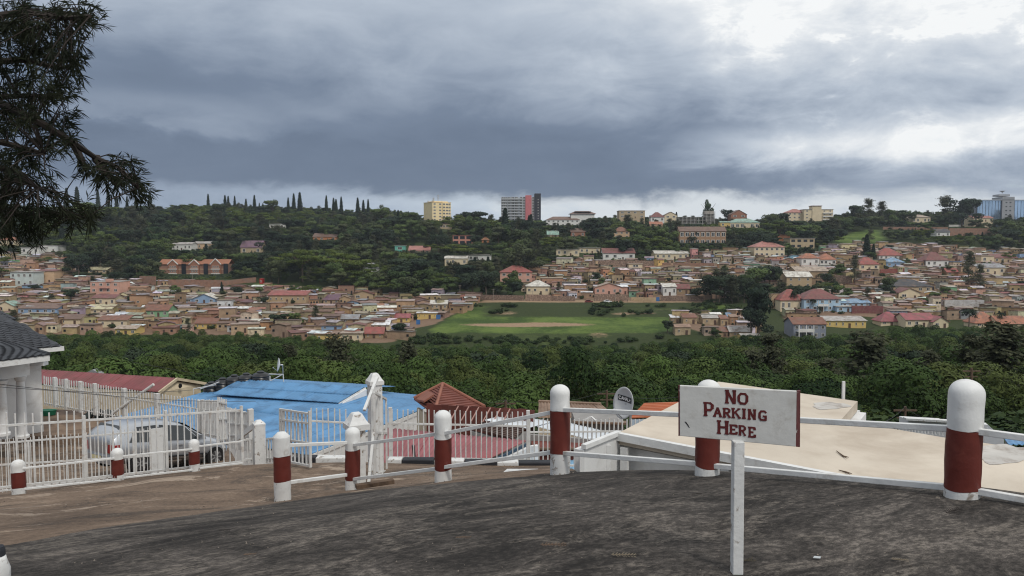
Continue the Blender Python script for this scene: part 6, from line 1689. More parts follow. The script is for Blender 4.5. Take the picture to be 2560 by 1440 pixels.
    for a, c_ in (((484, 972), (540, 962)), ((484, 972), (484, 1000)), ((500, 973), (548, 955)), ((672, 935), (708, 936)), ((675, 953), (706, 936)), ((708, 936), (709, 958)), ((675, 940), (675, 956))):
        b = MB(); b.tube(at(*a, 42), at(*c_, 42), 0.03, n=6); b.build('pipe', M_FENCE, o)

    # ---- dishes
    def dish(c, rw, nrm, label, logo, pole_to, m=M_DISH, txt=None):
        o = thing('satellite_dish', c, label, 'dish'); nrm = Vector(nrm).normalized(); q = nrm.to_track_quat('Z', 'Y').to_matrix()
        vs, fs = [], []; nr, nt = 7, 36
        for i in range(nr + 1):
            f = i / nr
            for k in range(nt):
                t = k / nt * 6.283; p = Vector((rw * f * math.cos(t), rw * 1.08 * f * math.sin(t), 0.28 * rw * f * f)); vs.append(c + q @ p)
        for i in range(nr):
            for k in range(nt): fs.append((i * nt + k, i * nt + (k + 1) % nt, (i + 1) * nt + (k + 1) % nt, (i + 1) * nt + k))
        b = MB(); b.mesh_faces(vs, fs); ob = b.build('reflector', m, o, smooth=True); md = ob.modifiers.new('t', 'SOLIDIFY'); md.thickness = 0.012
        b = MB(); b.tube(c - nrm * 0.02, c - nrm * 0.16, 0.04, n=8); b.tube(c - nrm * 0.14, Vector(pole_to), 0.028, n=8); b.build('pole', M_METAL, o)
        b = MB(); b.tube(c + q @ Vector((0, -rw, .2 * rw)), c + q @ Vector((0, -rw * 0.55, rw * 0.95)), 0.012, n=6); b.tube(c + q @ Vector((0, -rw * 0.58, rw * .9)), c + q @ Vector((0, -rw * 0.42, rw * 1.02)), 0.03, n=8); b.build('feed_arm', M_METAL, o)
        return o, q
    c = at(1566, 1008, 16.9); o, q = dish(c, 0.335, (-1.25, -0.80, 0.22), 'grey satellite dish with a black CANAL+ strip', None, at(1574, 1085, 17.0))
    # logo strip drawn on the bowl, letters as strokes
    def on(u, v, l):      # u right, v up on the dish face, metres
        rr = 0.335; x, y = u, v; zz = 0.28 * rr * ((x / rr) ** 2 + (y / (rr * 1.08)) ** 2); return c + q @ Vector((x, y, zz + l))
    xa = q @ Vector((1, 0, 0)); sgn = 1 if xa.x > 0 else -1
    tilt = 0.0
    def S2(u, v, l=0.022): return on(sgn * u, v - 0.05 * u, l)
    b = MB(); n = 10
    for i in range(n):
        u0, u1 = -0.22 + 0.44 * i / n, -0.22 + 0.44 * (i + 1) / n; b.face(S2(u0, 0.03), S2(u1, 0.03), S2(u1, 0.155), S2(u0, 0.155))
    b.build('logo_strip', M_BLACKPL, o)
    GL = {'C': [((1, .15), (.75, 0)), ((.75, 0), (.25, 0)), ((.25, 0), (0, .25)), ((0, .25), (0, .75)), ((0, .75), (.25, 1)), ((.25, 1), (.75, 1)), ((.75, 1), (1, .85))], 'A': [((0, 0), (.5, 1)), ((.5, 1), (1, 0)), ((.2, .35), (.8, .35))],
          'N': [((0, 0), (0, 1)), ((0, 1), (1, 0)), ((1, 0), (1, 1))], 'L': [((0, 1), (0, 0)), ((0, 0), (.9, 0))], '+': [((0, .5), (1, .5)), ((.5, 0), (.5, 1))]}
    wl = mat('logo_white', (0.75, 0.75, 0.75), 0.5, 0.03)
    for i, ch in enumerate('CANAL+'):
        b = MB(); x0 = -0.195 + i * 0.066; w_ = 0.048
        for (a0, b0), (a1, b1) in GL[ch]:
            p = Vector((x0 + a0 * w_, 0.06 + b0 * 0.066)); r_ = Vector((x0 + a1 * w_, 0.06 + b1 * 0.066)); d_ = (r_ - p).normalized(); e = Vector((-d_.y, d_.x)) * 0.008; p = p - d_ * 0.004; r_ = r_ + d_ * 0.004
            b.face(S2(*(p - e), 0.027), S2(*(r_ - e), 0.027), S2(*(r_ + e), 0.027), S2(*(p + e), 0.027))
        b.build('logo_letter', wl, o)
    c2 = at(700, 912, 42); o2, q2 = dish(c2, 0.36, (-1.9, -0.75, 0.25), 'white satellite dish seen edge-on above the blue roof', None, at(708, 940, 42.2), M_WHITE)
    b = MB(); xa2 = q2 @ Vector((1, 0, 0)); b.face(*[c2 + q2 @ Vector((x, y, 0.07)) for x, y in ((-.16, .02), (.16, .02), (.16, .16), (-.16, .16))]); b.build('logo_strip', M_BLACKPL, o2)

    # ---- crimson roof and the white walled house under it
    T1, T2 = at(968, 1072, 21.6), at(1316, 1103, 19.8); Q2, Q1 = at(1222, 1148, 18.2), at(930, 1172, 18.6)
    o = thing('crimson_roofed_house', Vector((T2.x, T2.y, T2.z - 3)), 'low house with crimson corrugated roof behind the kerb', 'house')
    sheets(o, T1, T2, Q2, Q1, 6, 1, M_CRIM, pitch=0.12, amp=0.016, seed=7)
    wall_under(o, T2 + V(0.05, 0, 0), Q2 + V(0.05, 0, 0), T2.z - 3, M_PLASTER, 'gable_wall', top_drop=0.10)
    b = MB(); b.bar(T2 + V(.06, -.02, -.06), Q2 + V(.06, -.02, -.06), 0.05, 0.07); b.build('fascia', mat('navy_paint', (0.03, 0.06, 0.10), 0.6, 0.2), o)
    w1 = T2 + V(.28, .1, -.05); wall_under(o, w1, T2 + V(0.1, 0, -.05), T2.z - 3, M_PLASTER, 'end_wall')
    b = MB(); b.tube(at(1036, 1147, 17.2), at(1033, 1113, 17.2), 0.035, n=8); tag(b.build('vent_pipe', M_BLACKPL), 'short dark vent pipe before the crimson roof', 'pipe')

    # ---- rust red sheet fence with slanting stays
    p0, p1 = at(1066, 1009, 25.5), at(1337, 1024, 24.0); o = thing('sheet_fence', p0.lerp(p1, .5) + V(0, 0, -1.3), 'tall rust red sheet metal fence with slanting stays', 'fence')
    n = 14
    for i in range(n):
        a = p0.lerp(p1, i / n); c_ = p0.lerp(p1, (i + 0.985) / n); b = MB(); dz = -0.02 * (i % 2); b.hexa([a + V(0, 0, -1.7), c_ + V(0, 0, -1.7), c_ + V(0, .03, -1.7), a + V(0, .03, -1.7)], [a + V(0, 0, dz), c_ + V(0, 0, dz), c_ + V(0, .03, dz), a + V(0, .03, dz)])
        b.build('sheet', mat('rust_red_sheet', (0.15, 0.045, 0.035), 0.7, 0.25, 1.0, dirt=(0.10, 0.04, 0.03), dirt_amt=0.4, objvar=0.12), o)
    for px in (1146, 1172, 1197, 1226, 1251, 1275):
        b = MB(); b.bar(at(px, 1011 + (px - 1066) * 0.055, 24.3), at(px - 19, 1046 + (px - 1066) * 0.055, 23.6), 0.03, 0.03); b.build('stay', mat('pinkish_primer', (0.36, 0.20, 0.17), 0.7, 0.1), o)

    # ---- red tiled hip roof
    ap = at(1107, 960, 33.5); e = [at(1035, 998, 33.0), at(1085, 1036, 29.5), at(1212, 1019, 31.5), at(1150, 995, 36)]
    o = thing('hip_roofed_house', ap + V(0, 0, -4), 'house with red tiled pyramid roof beyond the blue one', 'house')
    for i in range(4):
        a, c_ = e[i], e[(i + 1) % 4]; N_ = 12
        for k in range(N_):
            f0, f1 = k / N_, (k + 1.12) / N_; f1 = min(1, f1); b = MB()
            A0, C0 = ap.lerp(a, f0), ap.lerp(c_, f0); A1, C1 = ap.lerp(a, f1), ap.lerp(c_, f1); lift = V(0, 0, 0.07)
            b.hexa([A1 - lift * 0.4, C1 - lift * 0.4, C0 - lift * 1.0, A0 - lift * 1.0], [A1 + lift * 0.5, C1 + lift * 0.5, C0 - lift * 0.2, A0 - lift * 0.2]); b.build('tile_course', M_REDT, o, fix=True)
    for q_ in e[:3]:
        b = MB(); b.tube(ap + V(0, 0, 0.03), q_ + V(0, 0, 0.05), 0.07, n=8); b.build('ridge_tile', mat('faded_ridge_tile', (0.27, 0.11, 0.075), 0.75, 0.2, 2), o)
    sk = [at(1036, 999, 33), at(1085, 1037, 29.5), at(1212, 1020, 31.5)]
    for p, q_ in zip(sk, sk[1:]): wall_under(o, p.lerp(ap, .08) + V(0, 0, -.35), q_.lerp(ap, .08) + V(0, 0, -.35), ap.z - 5, M_CREAMW)
    b = MB(); P = [at(1036, 997, 33.2), at(1065, 975, 33.4), at(1085, 985, 31), at(1060, 1002, 31)]; b.prism(P, (0, 0, -0.08)); b.build('porch_roof', MATS['faded_ridge_tile'], o, fix=True)

    # ---- dark tiled shed and the long tin roof over grey blocks
    o = thing('dark_tiled_shed', at(1245, 1110, 21.5), 'shed with dark brown tile roof under the tin roof', 'shed')
    a, b1, c_, d_ = at(1176, 1070, 21.0), at(1210, 1056, 22.5), at(1314, 1071, 21.6), at(1282, 1099, 20.2)
    for k in range(7):
        f0, f1 = k / 7, min(1, (k + 1.1) / 7); b = MB(); u = V(0, 0, 0.03)
        P0, P1, P2, P3 = b1.lerp(a, f0), c_.lerp(d_, f0), c_.lerp(d_, f1), b1.lerp(a, f1); b.hexa([P3, P2, P1 - u, P0 - u], [P3 + u * 1.3, P2 + u * 1.3, P1 + u * .3, P0 + u * .3]); b.build('tile_course', M_TILEBR, o, fix=True)
    wall_under(o, a + V(0, 0, -.03), d_ + V(0, 0, -.03), a.z - 2.5, M_GREYB)
    wall_under(o, d_ + V(0.02, 0, -.03), c_ + V(0.02, 0, -.03), a.z - 2.5, M_GREYB)
    o = thing('tin_roofed_house', at(1400, 1130, 22), 'grey block house with long bright tin roof', 'house')
    A, B, C_, D_ = at(1275, 1037, 25.5), at(1382, 1057, 24.5), at(1316, 1074, 22.3), at(1212, 1052, 23.4)
    sheets(o, A, B, C_, D_, 4, 1, M_TIN, pitch=0.1, amp=0.012, seed=8)
    A2, B2, C2, D2 = at(1395, 1052, 25.3), at(1535, 1086, 23.4), at(1486, 1104, 21.8), at(1340, 1068, 23.2)
    sheets(o, A2, B2, C2, D2, 6, 1, M_TIN, pitch=0.1, amp=0.012, seed=9)
    wall_under(o, at(1288, 1092, 22.6), at(1486, 1108, 21.9), C2.z - 3, M_GREYB, top_drop=-0.1)
    wall_under(o, C2 + V(0, .1, -.05), B2 + V(0, .1, -.05), C2.z - 3, M_GREYB)
    # ---- small blue sheet roof low down, red steps
    o = thing('low_blue_shed', at(1450, 1180, 18.5), 'low shed with pale blue corrugated roof under the fence', 'shed')
    sheets(o, at(1335, 1158, 20.4), at(1640, 1138, 20.6), at(1600, 1184, 18.8), at(1310, 1186, 18.8), 6, 1, mat('pale_blue_sheet', (0.17, 0.34, 0.50), 0.5, 0.2, 1.0, objvar=0.1), pitch=0.15, amp=0.02, seed=10)
    wall_under(o, at(1320, 1186, 19), at(1600, 1184, 19), CZ - 8, M_GREYB)
    o = thing('red_brick_house', at(1370, 1170, 21.4), 'dark red brick house behind the white fence posts', 'house')
    slab(o, 'wall', [at(1330, 1120, 21.6), at(1500, 1120, 21.4), at(1500, 1175, 21.4), at(1330, 1175, 21.6)], (0, 0.8, 0), mat('dark_brick', (0.16, 0.055, 0.045), 0.9, 0.3, 2.0)); slab(o, 'roof', [at(1325, 1119, 21.4), at(1505, 1119, 21.2), at(1505, 1117, 22.6), at(1325, 1117, 22.6)], (0, 0, -0.06), M_BROWNT)

    # ---- brown roof, orange roof, pale shed, whites farther down
    o = thing('brown_roofed_house', at(1430, 1060, 40), 'house with tan corrugated roof left of the dish', 'house')
    sheets(o, at(1347, 1005, 43), at(1502, 1012, 42), at(1545, 1048, 38), at(1345, 1046, 38.5), 8, 1, M_BROWNT, pitch=0.2, amp=0.03, seed=11)
    wall_under(o, at(1345, 1046, 38.8), at(1545, 1048, 38.3), CZ - 12, M_CREAMW)
    b = MB(); b.bar(at(1347, 1005, 43) + V(0, 0, .05), at(1502, 1012, 42) + V(0, 0, .05), 0.3, 0.1); b.build('ridge_cap', M_BROWNT, o)
    o = thing('orange_roofed_house', at(1640, 1060, 34), 'house with orange tiled roof right of the dish', 'house')
    A, B, C_, D_ = at(1612, 1008, 36), at(1740, 1004, 36), at(1720, 1040, 32), at(1576, 1046, 32)
    for k in range(9):
        f0, f1 = k / 9, min(1, (k + 1.12) / 9); b = MB(); u = V(0, 0, 0.05); P0, P1, P2, P3 = A.lerp(D_, f0), B.lerp(C_, f0), B.lerp(C_, f1), A.lerp(D_, f1); b.hexa([P3, P2, P1 - u, P0 - u], [P3 + u * 1.3, P2 + u * 1.3, P1 + u * .3, P0 + u * .3]); b.build('tile_course', M_ORANGET, o, fix=True)
    wall_under(o, D_, C_, CZ - 11, mat('pale_blue_wall', (0.40, 0.50, 0.60), 0.8, 0.15))
    o = thing('low_grey_house', at(1480, 1070, 30), 'low grey house with a white gable trim left of the dish foot', 'house')
    slab(o, 'wall', [at(1438, 1052, 31), at(1560, 1056, 30), at(1560, 1085, 30), at(1438, 1085, 31)], (0, 2, 0), M_GREYB)
    b = MB(); b.bar(at(1462, 1050, 30.5), at(1478, 1042, 30.5), .06, .06); b.bar(at(1478, 1042, 30.5), at(1490, 1053, 30.3), .06, .06); b.build('gable_trim', M_WHITE, o)
    slab(o, 'roof', [at(1432, 1053, 30.6), at(1566, 1057, 29.6), at(1566, 1052, 32), at(1432, 1048, 33)], (0, 0, -0.08), M_BROWNT)
    o = thing('white_flat_house', at(2330, 1090, 34), 'white flat house with rooftop clutter beyond the beige roof', 'house')
    slab(o, 'wall', [at(2270, 1050, 34), at(2372, 1056, 33), at(2372, 1110, 33), at(2270, 1110, 34)], (0, 0.8, 0), M_PLASTER); slab(o, 'parapet', [at(2266, 1046, 33.8), at(2376, 1052, 32.8), at(2376, 1057, 32.8), at(2266, 1051, 33.8)], (0, 0.3, 0), M_WHITEB)
    o = thing('blue_sheet_shed', at(2540, 1115, 19), 'shed with blue corrugated roof at the right border', 'shed')
    sheets(o, at(2505, 1092, 21), at(3000, 1092, 21), at(3000, 1116, 18.5), at(2520, 1114, 18.5), 7, 1, M_BLUE, pitch=0.15, amp=0.02, seed=12); wall_under(o, at(2524, 1114, 18.7), at(2990, 1116, 18.7), CZ - 9, M_GREYB); wall_under(o, at(2512, 1094, 20.9), at(2524, 1114, 18.7), CZ - 9, M_GREYB)
    o = thing('white_side_wall', at(2480, 1100, 12.5), 'short white wall with slanting top right of the nearest bollard', 'wall')
    slab(o, 'panel', [at(2450, 1060, 12.6), at(2470, 1062, 12.5), at(2510, 1098, 12), at(2510, 1700, 12), at(2450, 1700, 12.6)], (0.05, 0.15, 0), M_PLASTER)

    # ---- maroon roofed house at left
    ze = CZ - 8.5; Nn, Ff = lv(397, 981, ze), lv(515, 958, ze); apx = at(443, 946, (Nn.y + Ff.y) / 2); Rl = lv(60, 922, apx.z); dv = Rl - apx
    o = thing('maroon_roofed_house', Vector((apx.x, apx.y, ze - 3)), 'cream walled house with long maroon roof behind the white fence', 'house')
    sheets(o, Rl, apx, Nn, Nn + dv, 12, 1, M_MAROON, pitch=0.25, amp=0.02, seed=13); sheets(o, Rl, apx, Ff, Ff + dv, 12, 1, M_MAROON, pitch=0.25, amp=0.02, seed=14)
    b = MB(); inn = dv.normalized() * 0.25; P = [Nn + inn + V(0.2, 0.2, -.06), Ff + inn + V(-.1, -.1, -.06), Vector((Ff.x, Ff.y, ze - 3)) + inn, Vector((Nn.x, Nn.y, ze - 3)) + inn]; b.face(*P); b.face(P[0], P[1], apx + inn + V(0, 0, -.06)); b.build('gable_wall', M_CREAMW, o)
    wall_under(o, Nn + dv, Nn + inn, ze - 3, M_CREAMW, 'front_wall')
    for a in (Nn, Ff): b = MB(); b.bar(apx + V(0, 0, -.03), a + V(0, 0, -.03), 0.1, 0.16); b.build('verge', M_CREAMW, o)
    c = (Nn + Ff) / 2 + inn * 0.3 + V(0, -0.1, 0.15); b = MB(); b.lathe((0, 0, 0), [(0.14, -0.02), (0.14, 0.02)], 16); b.v = [(c.x + v[0] * 0.5, c.y - 0.15 + v[2] + v[0] * .6, c.z + v[1]) for v in b.v]; b.build('vent', M_BLACKPL, o)
    b = MB(); P = [at(205, 936, 60), at(255, 936, 60), at(231, 924, 60)]; b.prism(P, (0, 0.6, 0)); tag(b.build('grey_gable', M_METAL), 'grey gable peeping over the maroon roof ridge', 'roof')


build_roofs()


# ---------------------------------------------------------------- white house with charcoal tiles at the left border
def build_left_house():
    zp = CZ - 7.0
    o = thing('white_villa', lv(60, 1085, zp), 'white villa with charcoal tiled roofs and columns at the left border', 'house')
    me = None
    def tile_mesh():
        b = MB(); n = 6
        vs = []
        for j in (0, 1):
            for i in range(n + 1):
                t = i / n; vs.append((t - 0.5, -0.5 + j, 0.11 * math.sin(math.pi * t) + (0.16 if j == 0 else 0.0)))
        for i in range(n + 1): vs.append((i / n - 0.5, -0.5, vs[i][2] - 0.10))
        fs = [(i, i + 1, n + 1 + i + 1, n + 1 + i) for i in range(n)] + [(2 * n + 2 + i, 2 * n + 3 + i, i + 1, i) for i in range(n)]
        b.mesh_faces(vs, fs); return b.data('tile', M_TILE, smooth=False)
    me = tile_mesh()
    def tiled(name, EL, ER, TR, TL, tw, tl):
        """eave left, eave right, top right, top left"""
        b = MB(); b.prism([EL, ER, TR, TL], (0, 0, -0.08)); rf = b.build(name, M_TILE, o, fix=True)
        ex = (ER - EL).normalized(); nn = ex.cross(TL - EL).normalized(); nn = nn if nn.z > 0 else -nn; ey = nn.cross(ex).normalized()
        L = (TL - EL).dot(ey); rows = int(L / tl); cnt = 0
        for r in range(rows):
            f = (r + 0.5) / rows; a = EL.lerp(TL, f); c = ER.lerp(TR, f); w = (c - a).length; n = int(w / tw)
            for i in range(n):
                p = a + (c - a).normalized() * (tw * (i + 0.5 + 0.5 * (r % 2) * 0)) + nn * 0.02
                px, py = proj(p)
                if px < -12 or cnt > 290: continue
                M = Matrix((ex * tw * 1.02, ey * tl * 1.25, nn * 0.35)).transposed().to_4x4(); M.translation = p - WLOC[rf.name]
                ob = bpy.data.objects.new('tile', me); COL.objects.link(ob); ob.parent = rf; ob.matrix_local = M; cnt += 1
        return rf
    # upper roof
    er, el = at(158, 866, 28.0), at(-260, 905, 24.6); tl_, tr_ = at(-260, 640, 33.0), at(-60, 748, 31.5)
    tiled('upper_roof', el, er, tr_, tl_, 0.26, 0.30)
    b = MB(); b.bar(el + V(0, -.04, -.07), er + V(0.05, -.04, -.07), 0.06, 0.16); b.build('fascia', M_WHITE, o)
    # porch roof
    er2, el2 = at(121, 889, 25.6), at(-260, 939, 21.5); tl2, tr2 = at(-260, 795, 27.0), at(40, 864, 27.2)
    tiled('porch_roof', el2, er2, tr2, tl2, 0.26, 0.28)
    b = MB(); b.bar(el2 + V(0, -.04, -.07), er2 + V(.05, -.04, -.07), 0.06, 0.19); b.build('fascia', M_WHITE, o)
    b = MB(); b.tube(tr2 + V(0, 0, .05), er2 + V(0, 0, .05), 0.08, n=8); b.tube(tl2 + V(0, 0, .05), tr2 + V(0, 0, .05), 0.08, n=8); b.build('ridge_tile', M_TILE, o)
    # walls: corner of the main body and the porch beam
    w0, w1 = at(60, 1060, 28.0), at(108, 1052, 28.3); zt = at(100, 884, 29).z
    b = MB(); pts = [at(-200, 1085, 25.4), Vector((w1.x, w1.y, zp)), Vector((w1.x - 3.8, w1.y + 4.5, zp)), Vector((w1.x - 9, w1.y + 4.5, zp))]
    q = [Vector((p.x, p.y, zp - 0.3)) for p in pts]; t = [Vector((p.x, p.y, zt)) for p in pts]; b.hexa(q, t); b.build('wall', M_PLASTER, o)
    a = at(74, 912, 26.4); c = at(-260, 960, 22.6); b = MB(); zb0, zb1 = at(74, 938, 26.4).z, at(74, 900, 26.4).z
    n = V(-0.35, 0.45, 0); b.hexa([V(c.x, c.y, zb0), V(a.x, a.y, zb0), V(a.x, a.y, zb0) + n, V(c.x, c.y, zb0) + n], [V(c.x, c.y, zb1), V(a.x, a.y, zb1), V(a.x, a.y, zb1) + n, V(c.x, c.y, zb1) + n]); b.build('porch_beam', M_PLASTER, o)
    b = MB(); p = at(94, 909, 27.9); b.box((p.x, p.y, p.z), (0.62, 0.3, 0.12)); b.box((p.x, p.y + .1, p.z + 0.2), (0.5, 0.3, 0.3)); b.build('cornice', M_WHITE, o)
    b = MB(); p = at(4, 920, 26.0); b.box((p.x, p.y - 0.35, p.z), (0.28, 0.2, 0.22)); b.build('vent', M_BLACKPL, o)
    for px, pb, pt, d, r in ((56, 1094, 937, 26.2, 0.15), (8, 1088, 948, 25.3, 0.15)):
        base = at(px, pb, d); H = hpx(pb - pt, d); b = MB()
        b.lathe(base, [(r * 1.5, 0), (r * 1.5, 0.08), (r * 1.15, 0.12), (r * 1.05, 0.2), (r, H * 0.45), (r * 0.86, H - 0.22), (r * 0.86, H - 0.18), (r * 1.05, H - 0.15), (r * 1.25, H - 0.05), (r * 1.35, H)], 24); smooth_by_angle(b.build('column', M_PLASTER, o), 35)
    b = MB(); p = at(22, 1010, 29); b.box((p.x, p.y - 0.9, zp + 1.0), (0.3, 0.5, 2.6), 0.2); b.build('pilaster', M_PLASTER, o)
    # raised patio
    P = [lv(-150, 1098, zp), lv(40, 1092, zp), lv(165, 1088, zp), lv(300, 1078, zp), lv(342, 1056, zp), lv(210, 1026, zp), lv(100, 1022, zp), lv(-150, 1022, zp)]
    b = MB(); b.prism(P, (0, 0, -0.9)); tag(b.build('patio', mat('patio_screed', (0.22, 0.155, 0.11), 0.9, 0.25, 1.0, dirt=(0.10, 0.07, 0.055), dirt_amt=0.45, dirt_scale=0.9), fix=True), 'raised brown screed patio in front of the white villa', 'patio')
    # planter and folded tarpaulin
    b = MB(); c = lv(119, 1038, zp); b.lathe(c, [(0.16, 0), (0.24, 0.02), (0.28, 0.2), (0.29, 0.22), (0.2, 0.2)], 14, 1.3, 0.8); tag(b.build('green_tub', mat('green_plastic', (0.02, 0.16, 0.09), 0.5, 0.15)), 'small green plastic tub by the villa wall', 'tub')
    g = random.Random(2); b = MB()
    for i in range(6):
        p = lv(218 + i * 10, 1042 + g.uniform(-4, 4), zp); b.tube(p + V(0, 0, 0.05), p + V(0.25, 0.1, 0.12 + g.uniform(0, .2)), 0.16, 0.12, 9)
    tag(b.build('dark_tarpaulin', mat('dark_tarp', (0.035, 0.045, 0.045), 0.6, 0.3, 3.0)), 'heap of dark folded tarpaulin at the patio fence', 'tarpaulin')


build_left_house()


# ---------------------------------------------------------------- the silver car
def build_car():
    c = V(-10.9, 23.3, 0); hd = Vector((0.50, 0.866, 0)); lt = Vector((0.866, -0.50, 0))
    zc = at(321, 1189, 21.6).z; zf = at(510, 1152, 24.6).z
    o = thing('silver_car', Vector((c.x, c.y, zc)), 'silver hatchback car parked behind the white barred gate', 'car')
    sl = (zf - zc) / 2.6
    def W(x, y, z):       # car frame: x forward, y to the right side, z up
        p = c + hd * x + lt * y; return Vector((p.x, p.y, zc + z + sl * (x + 1.3)))
    paint = mat('silver_paint', (0.40, 0.42, 0.45), 0.28, 0.03, 2.0, metal=0.55, coat=0.6, spec=0.5)
    glass = mat('car_glass', (0.02, 0.025, 0.03), 0.08, 0.1, 1.0, spec=0.6)
    # stations: x, half width, sill z, belt z, top half width, top z
    ST = [(-2.02, 0.62, 0.42, 0.78, 0.55, 0.92), (-1.95, 0.76, 0.30, 0.84, 0.62, 1.06), (-1.75, 0.82, 0.24, 0.88, 0.62, 1.28), (-1.35, 0.84, 0.22, 0.90, 0.62, 1.44), (-0.7, 0.85, 0.22, 0.90, 0.62, 1.50), (0.0, 0.85, 0.22, 0.89, 0.61, 1.48), (0.45, 0.85, 0.22, 0.88, 0.60, 1.36),
          (0.95, 0.84, 0.22, 0.86, 0.66, 1.06), (1.2, 0.83, 0.22, 0.84, 0.70, 0.93), (1.6, 0.80, 0.24, 0.76, 0.66, 0.84), (1.9, 0.72, 0.28, 0.64, 0.56, 0.72), (2.05, 0.55, 0.36, 0.54, 0.42, 0.60)]
    rings = []
    for x, hw, zs, zb, tw, zt in ST:
        half = [(hw * 0.86, zs), (hw * 0.985, zs + (zb - zs) * 0.35), (hw, zs + (zb - zs) * 0.62), (hw * 0.975, zb), (tw + (hw * .97 - tw) * 0.12, zb + (zt - zb) * 0.86), (tw * 0.86, zt), (tw * 0.4, zt + 0.025)]
        rings.append([W(x, y, z) for y, z in half] + [W(x, -y, z) for y, z in half[::-1]])
    b = MB(); n = len(rings[0]); vs = [p for r in rings for p in r]; fs = []
    for i in range(len(rings) - 1):
        for k in range(n - 1): fs.append((i * n + k, i * n + k + 1, (i + 1) * n + k + 1, (i + 1) * n + k))
        fs.append((i * n + n - 1, i * n, (i + 1) * n, (i + 1) * n + n - 1))
    fs.append(tuple(range(n))); fs.append(tuple((len(rings) - 1) * n + k for k in range(n - 1, -1, -1))); b.mesh_faces(vs, fs)
    body = b.build('body', paint, o, fix=True); smooth_by_angle(body, 38); md = body.modifiers.new('s', 'SUBSURF'); md.levels = md.render_levels = 1
    def pane(nm, pts, m=glass, lift=0.012, sub=None):
        b = MB(); b.face(*[W(*p) for p in pts]); return b.build(nm, m, o)
    s = 1
    pane('rear_side_window', [(-1.55, 0.80, 0.93), (-0.62, 0.845, 0.93), (-0.62, 0.70, 1.40), (-1.25, 0.68, 1.36)]); pane('front_side_window', [(-0.56, 0.845, 0.93), (0.72, 0.835, 0.92), (0.30, 0.69, 1.34), (-0.56, 0.70, 1.40)])
    pane('quarter_window', [(0.76, 0.832, 0.92), (0.98, 0.82, 0.92), (0.42, 0.70, 1.28), (0.36, 0.70, 1.31)])
    pane('rear_window', [(-1.99, -0.52, 0.96), (-1.99, 0.52, 0.96), (-1.60, 0.50, 1.38), (-1.60, -0.50, 1.38)]); pane('windscreen', [(1.14, 0.62, 0.97), (1.14, -0.62, 0.97), (0.44, -0.5, 1.39), (0.44, 0.5, 1.39)])
    for y in (0.62, -0.62):
        b = MB(); b.hexa([W(-2.03, y - .14, .62), W(-2.03, y + .14, .62), W(-1.85, y + .18, .62), W(-1.85, y - .14, .62)], [W(-2.01, y - .14, .86), W(-2.01, y + .12, .86), W(-1.84, y + .16, .88), W(-1.84, y - .14, .88)]); b.build('tail_light', mat('tail_lens', (0.25, 0.02, 0.02), 0.2, 0.1), o, fix=True)
        b = MB(); b.hexa([W(1.72, y - .1, .56), W(1.95, y - .1, .54), W(1.80, y + .16 * (1 if y > 0 else -1) * 0 + .14, .54), W(1.55, y + .16, .56)], [W(1.68, y - .1, .74), W(1.88, y - .1, .69), W(1.72, y + .13, .70), W(1.50, y + .15, .76)]); b.build('headlight', mat('head_lens', (0.6, 0.62, 0.64), 0.1, 0.1, spec=0.6), o, fix=True)
    b = MB(); b.hexa([W(-2.08, -.7, .30), W(-2.08, .7, .30), W(-1.9, .82, .30), W(-1.9, -.82, .30)], [W(-2.06, -.7, .52), W(-2.06, .7, .52), W(-1.9, .83, .52), W(-1.9, -.83, .52)]); b.build('rear_bumper', paint, o, fix=True)
    b = MB(); b.face(W(-2.085, -.25, .40), W(-2.085, .25, .40), W(-2.08, .25, .51), W(-2.08, -.25, .51)); b.build('number_plate', mat('plate_yellow', (0.55, 0.5, 0.3), 0.5, 0.05), o)
    b = MB(); b.hexa([W(-1.2, .865, .42), W(1.0, .865, .42), W(1.0, .84, .42), W(-1.2, .84, .42)], [W(-1.2, .865, .46), W(1.0, .865, .46), W(1.0, .84, .46), W(-1.2, .84, .46)]); b.build('side_strip', M_BLACKPL, o, fix=True)
    for x in (-0.62, 0.22):
        b = MB(); b.bar(W(x - 0.28, .865, .78), W(x - .08, .865, .785), .03, .03); b.build('door_handle', paint, o)
    b = MB(); b.hexa([W(.72, .86, .92), W(.86, .86, .92), W(.86, 1.02, .92), W(.72, 1.02, .92)], [W(.72, .86, 1.06), W(.84, .86, 1.06), W(.84, 1.0, 1.06), W(.72, 1.0, 1.06)]); b.build('mirror', paint, o, fix=True)
    for x in (-1.28, 1.32):
        for y in (0.80, -0.80):
            sg = 1 if y > 0 else -1; ctr = W(x, y, 0.31)
            b = MB(); b.tube(W(x, y - 0.12 * sg, 0.31), W(x, y + 0.075 * sg, 0.31), 0.31, n=28); wh = b.build('wheel', mat('tyre_rubber', (0.012, 0.012, 0.013), 0.8, 0.2), o); smooth_by_angle(wh, 40)
            b = MB(); b.tube(W(x, y + 0.06 * sg, 0.31), W(x, y + 0.083 * sg, 0.31), 0.20, n=24)
            b.build('rim', mat('rim_dark', (0.10, 0.10, 0.105), 0.4, 0.1, metal=0.6), wh)
            b = MB()
            for k in range(7):
                t = k / 7 * 6.283; b.bar(W(x + .04 * math.cos(t), y + .088 * sg, .31 + .04 * math.sin(t)), W(x + .19 * math.cos(t), y + .088 * sg, .31 + .19 * math.sin(t)), 0.035, 0.012, (lt.x, lt.y, 0))
            b.build('spoke', M_METAL, wh)


build_car()


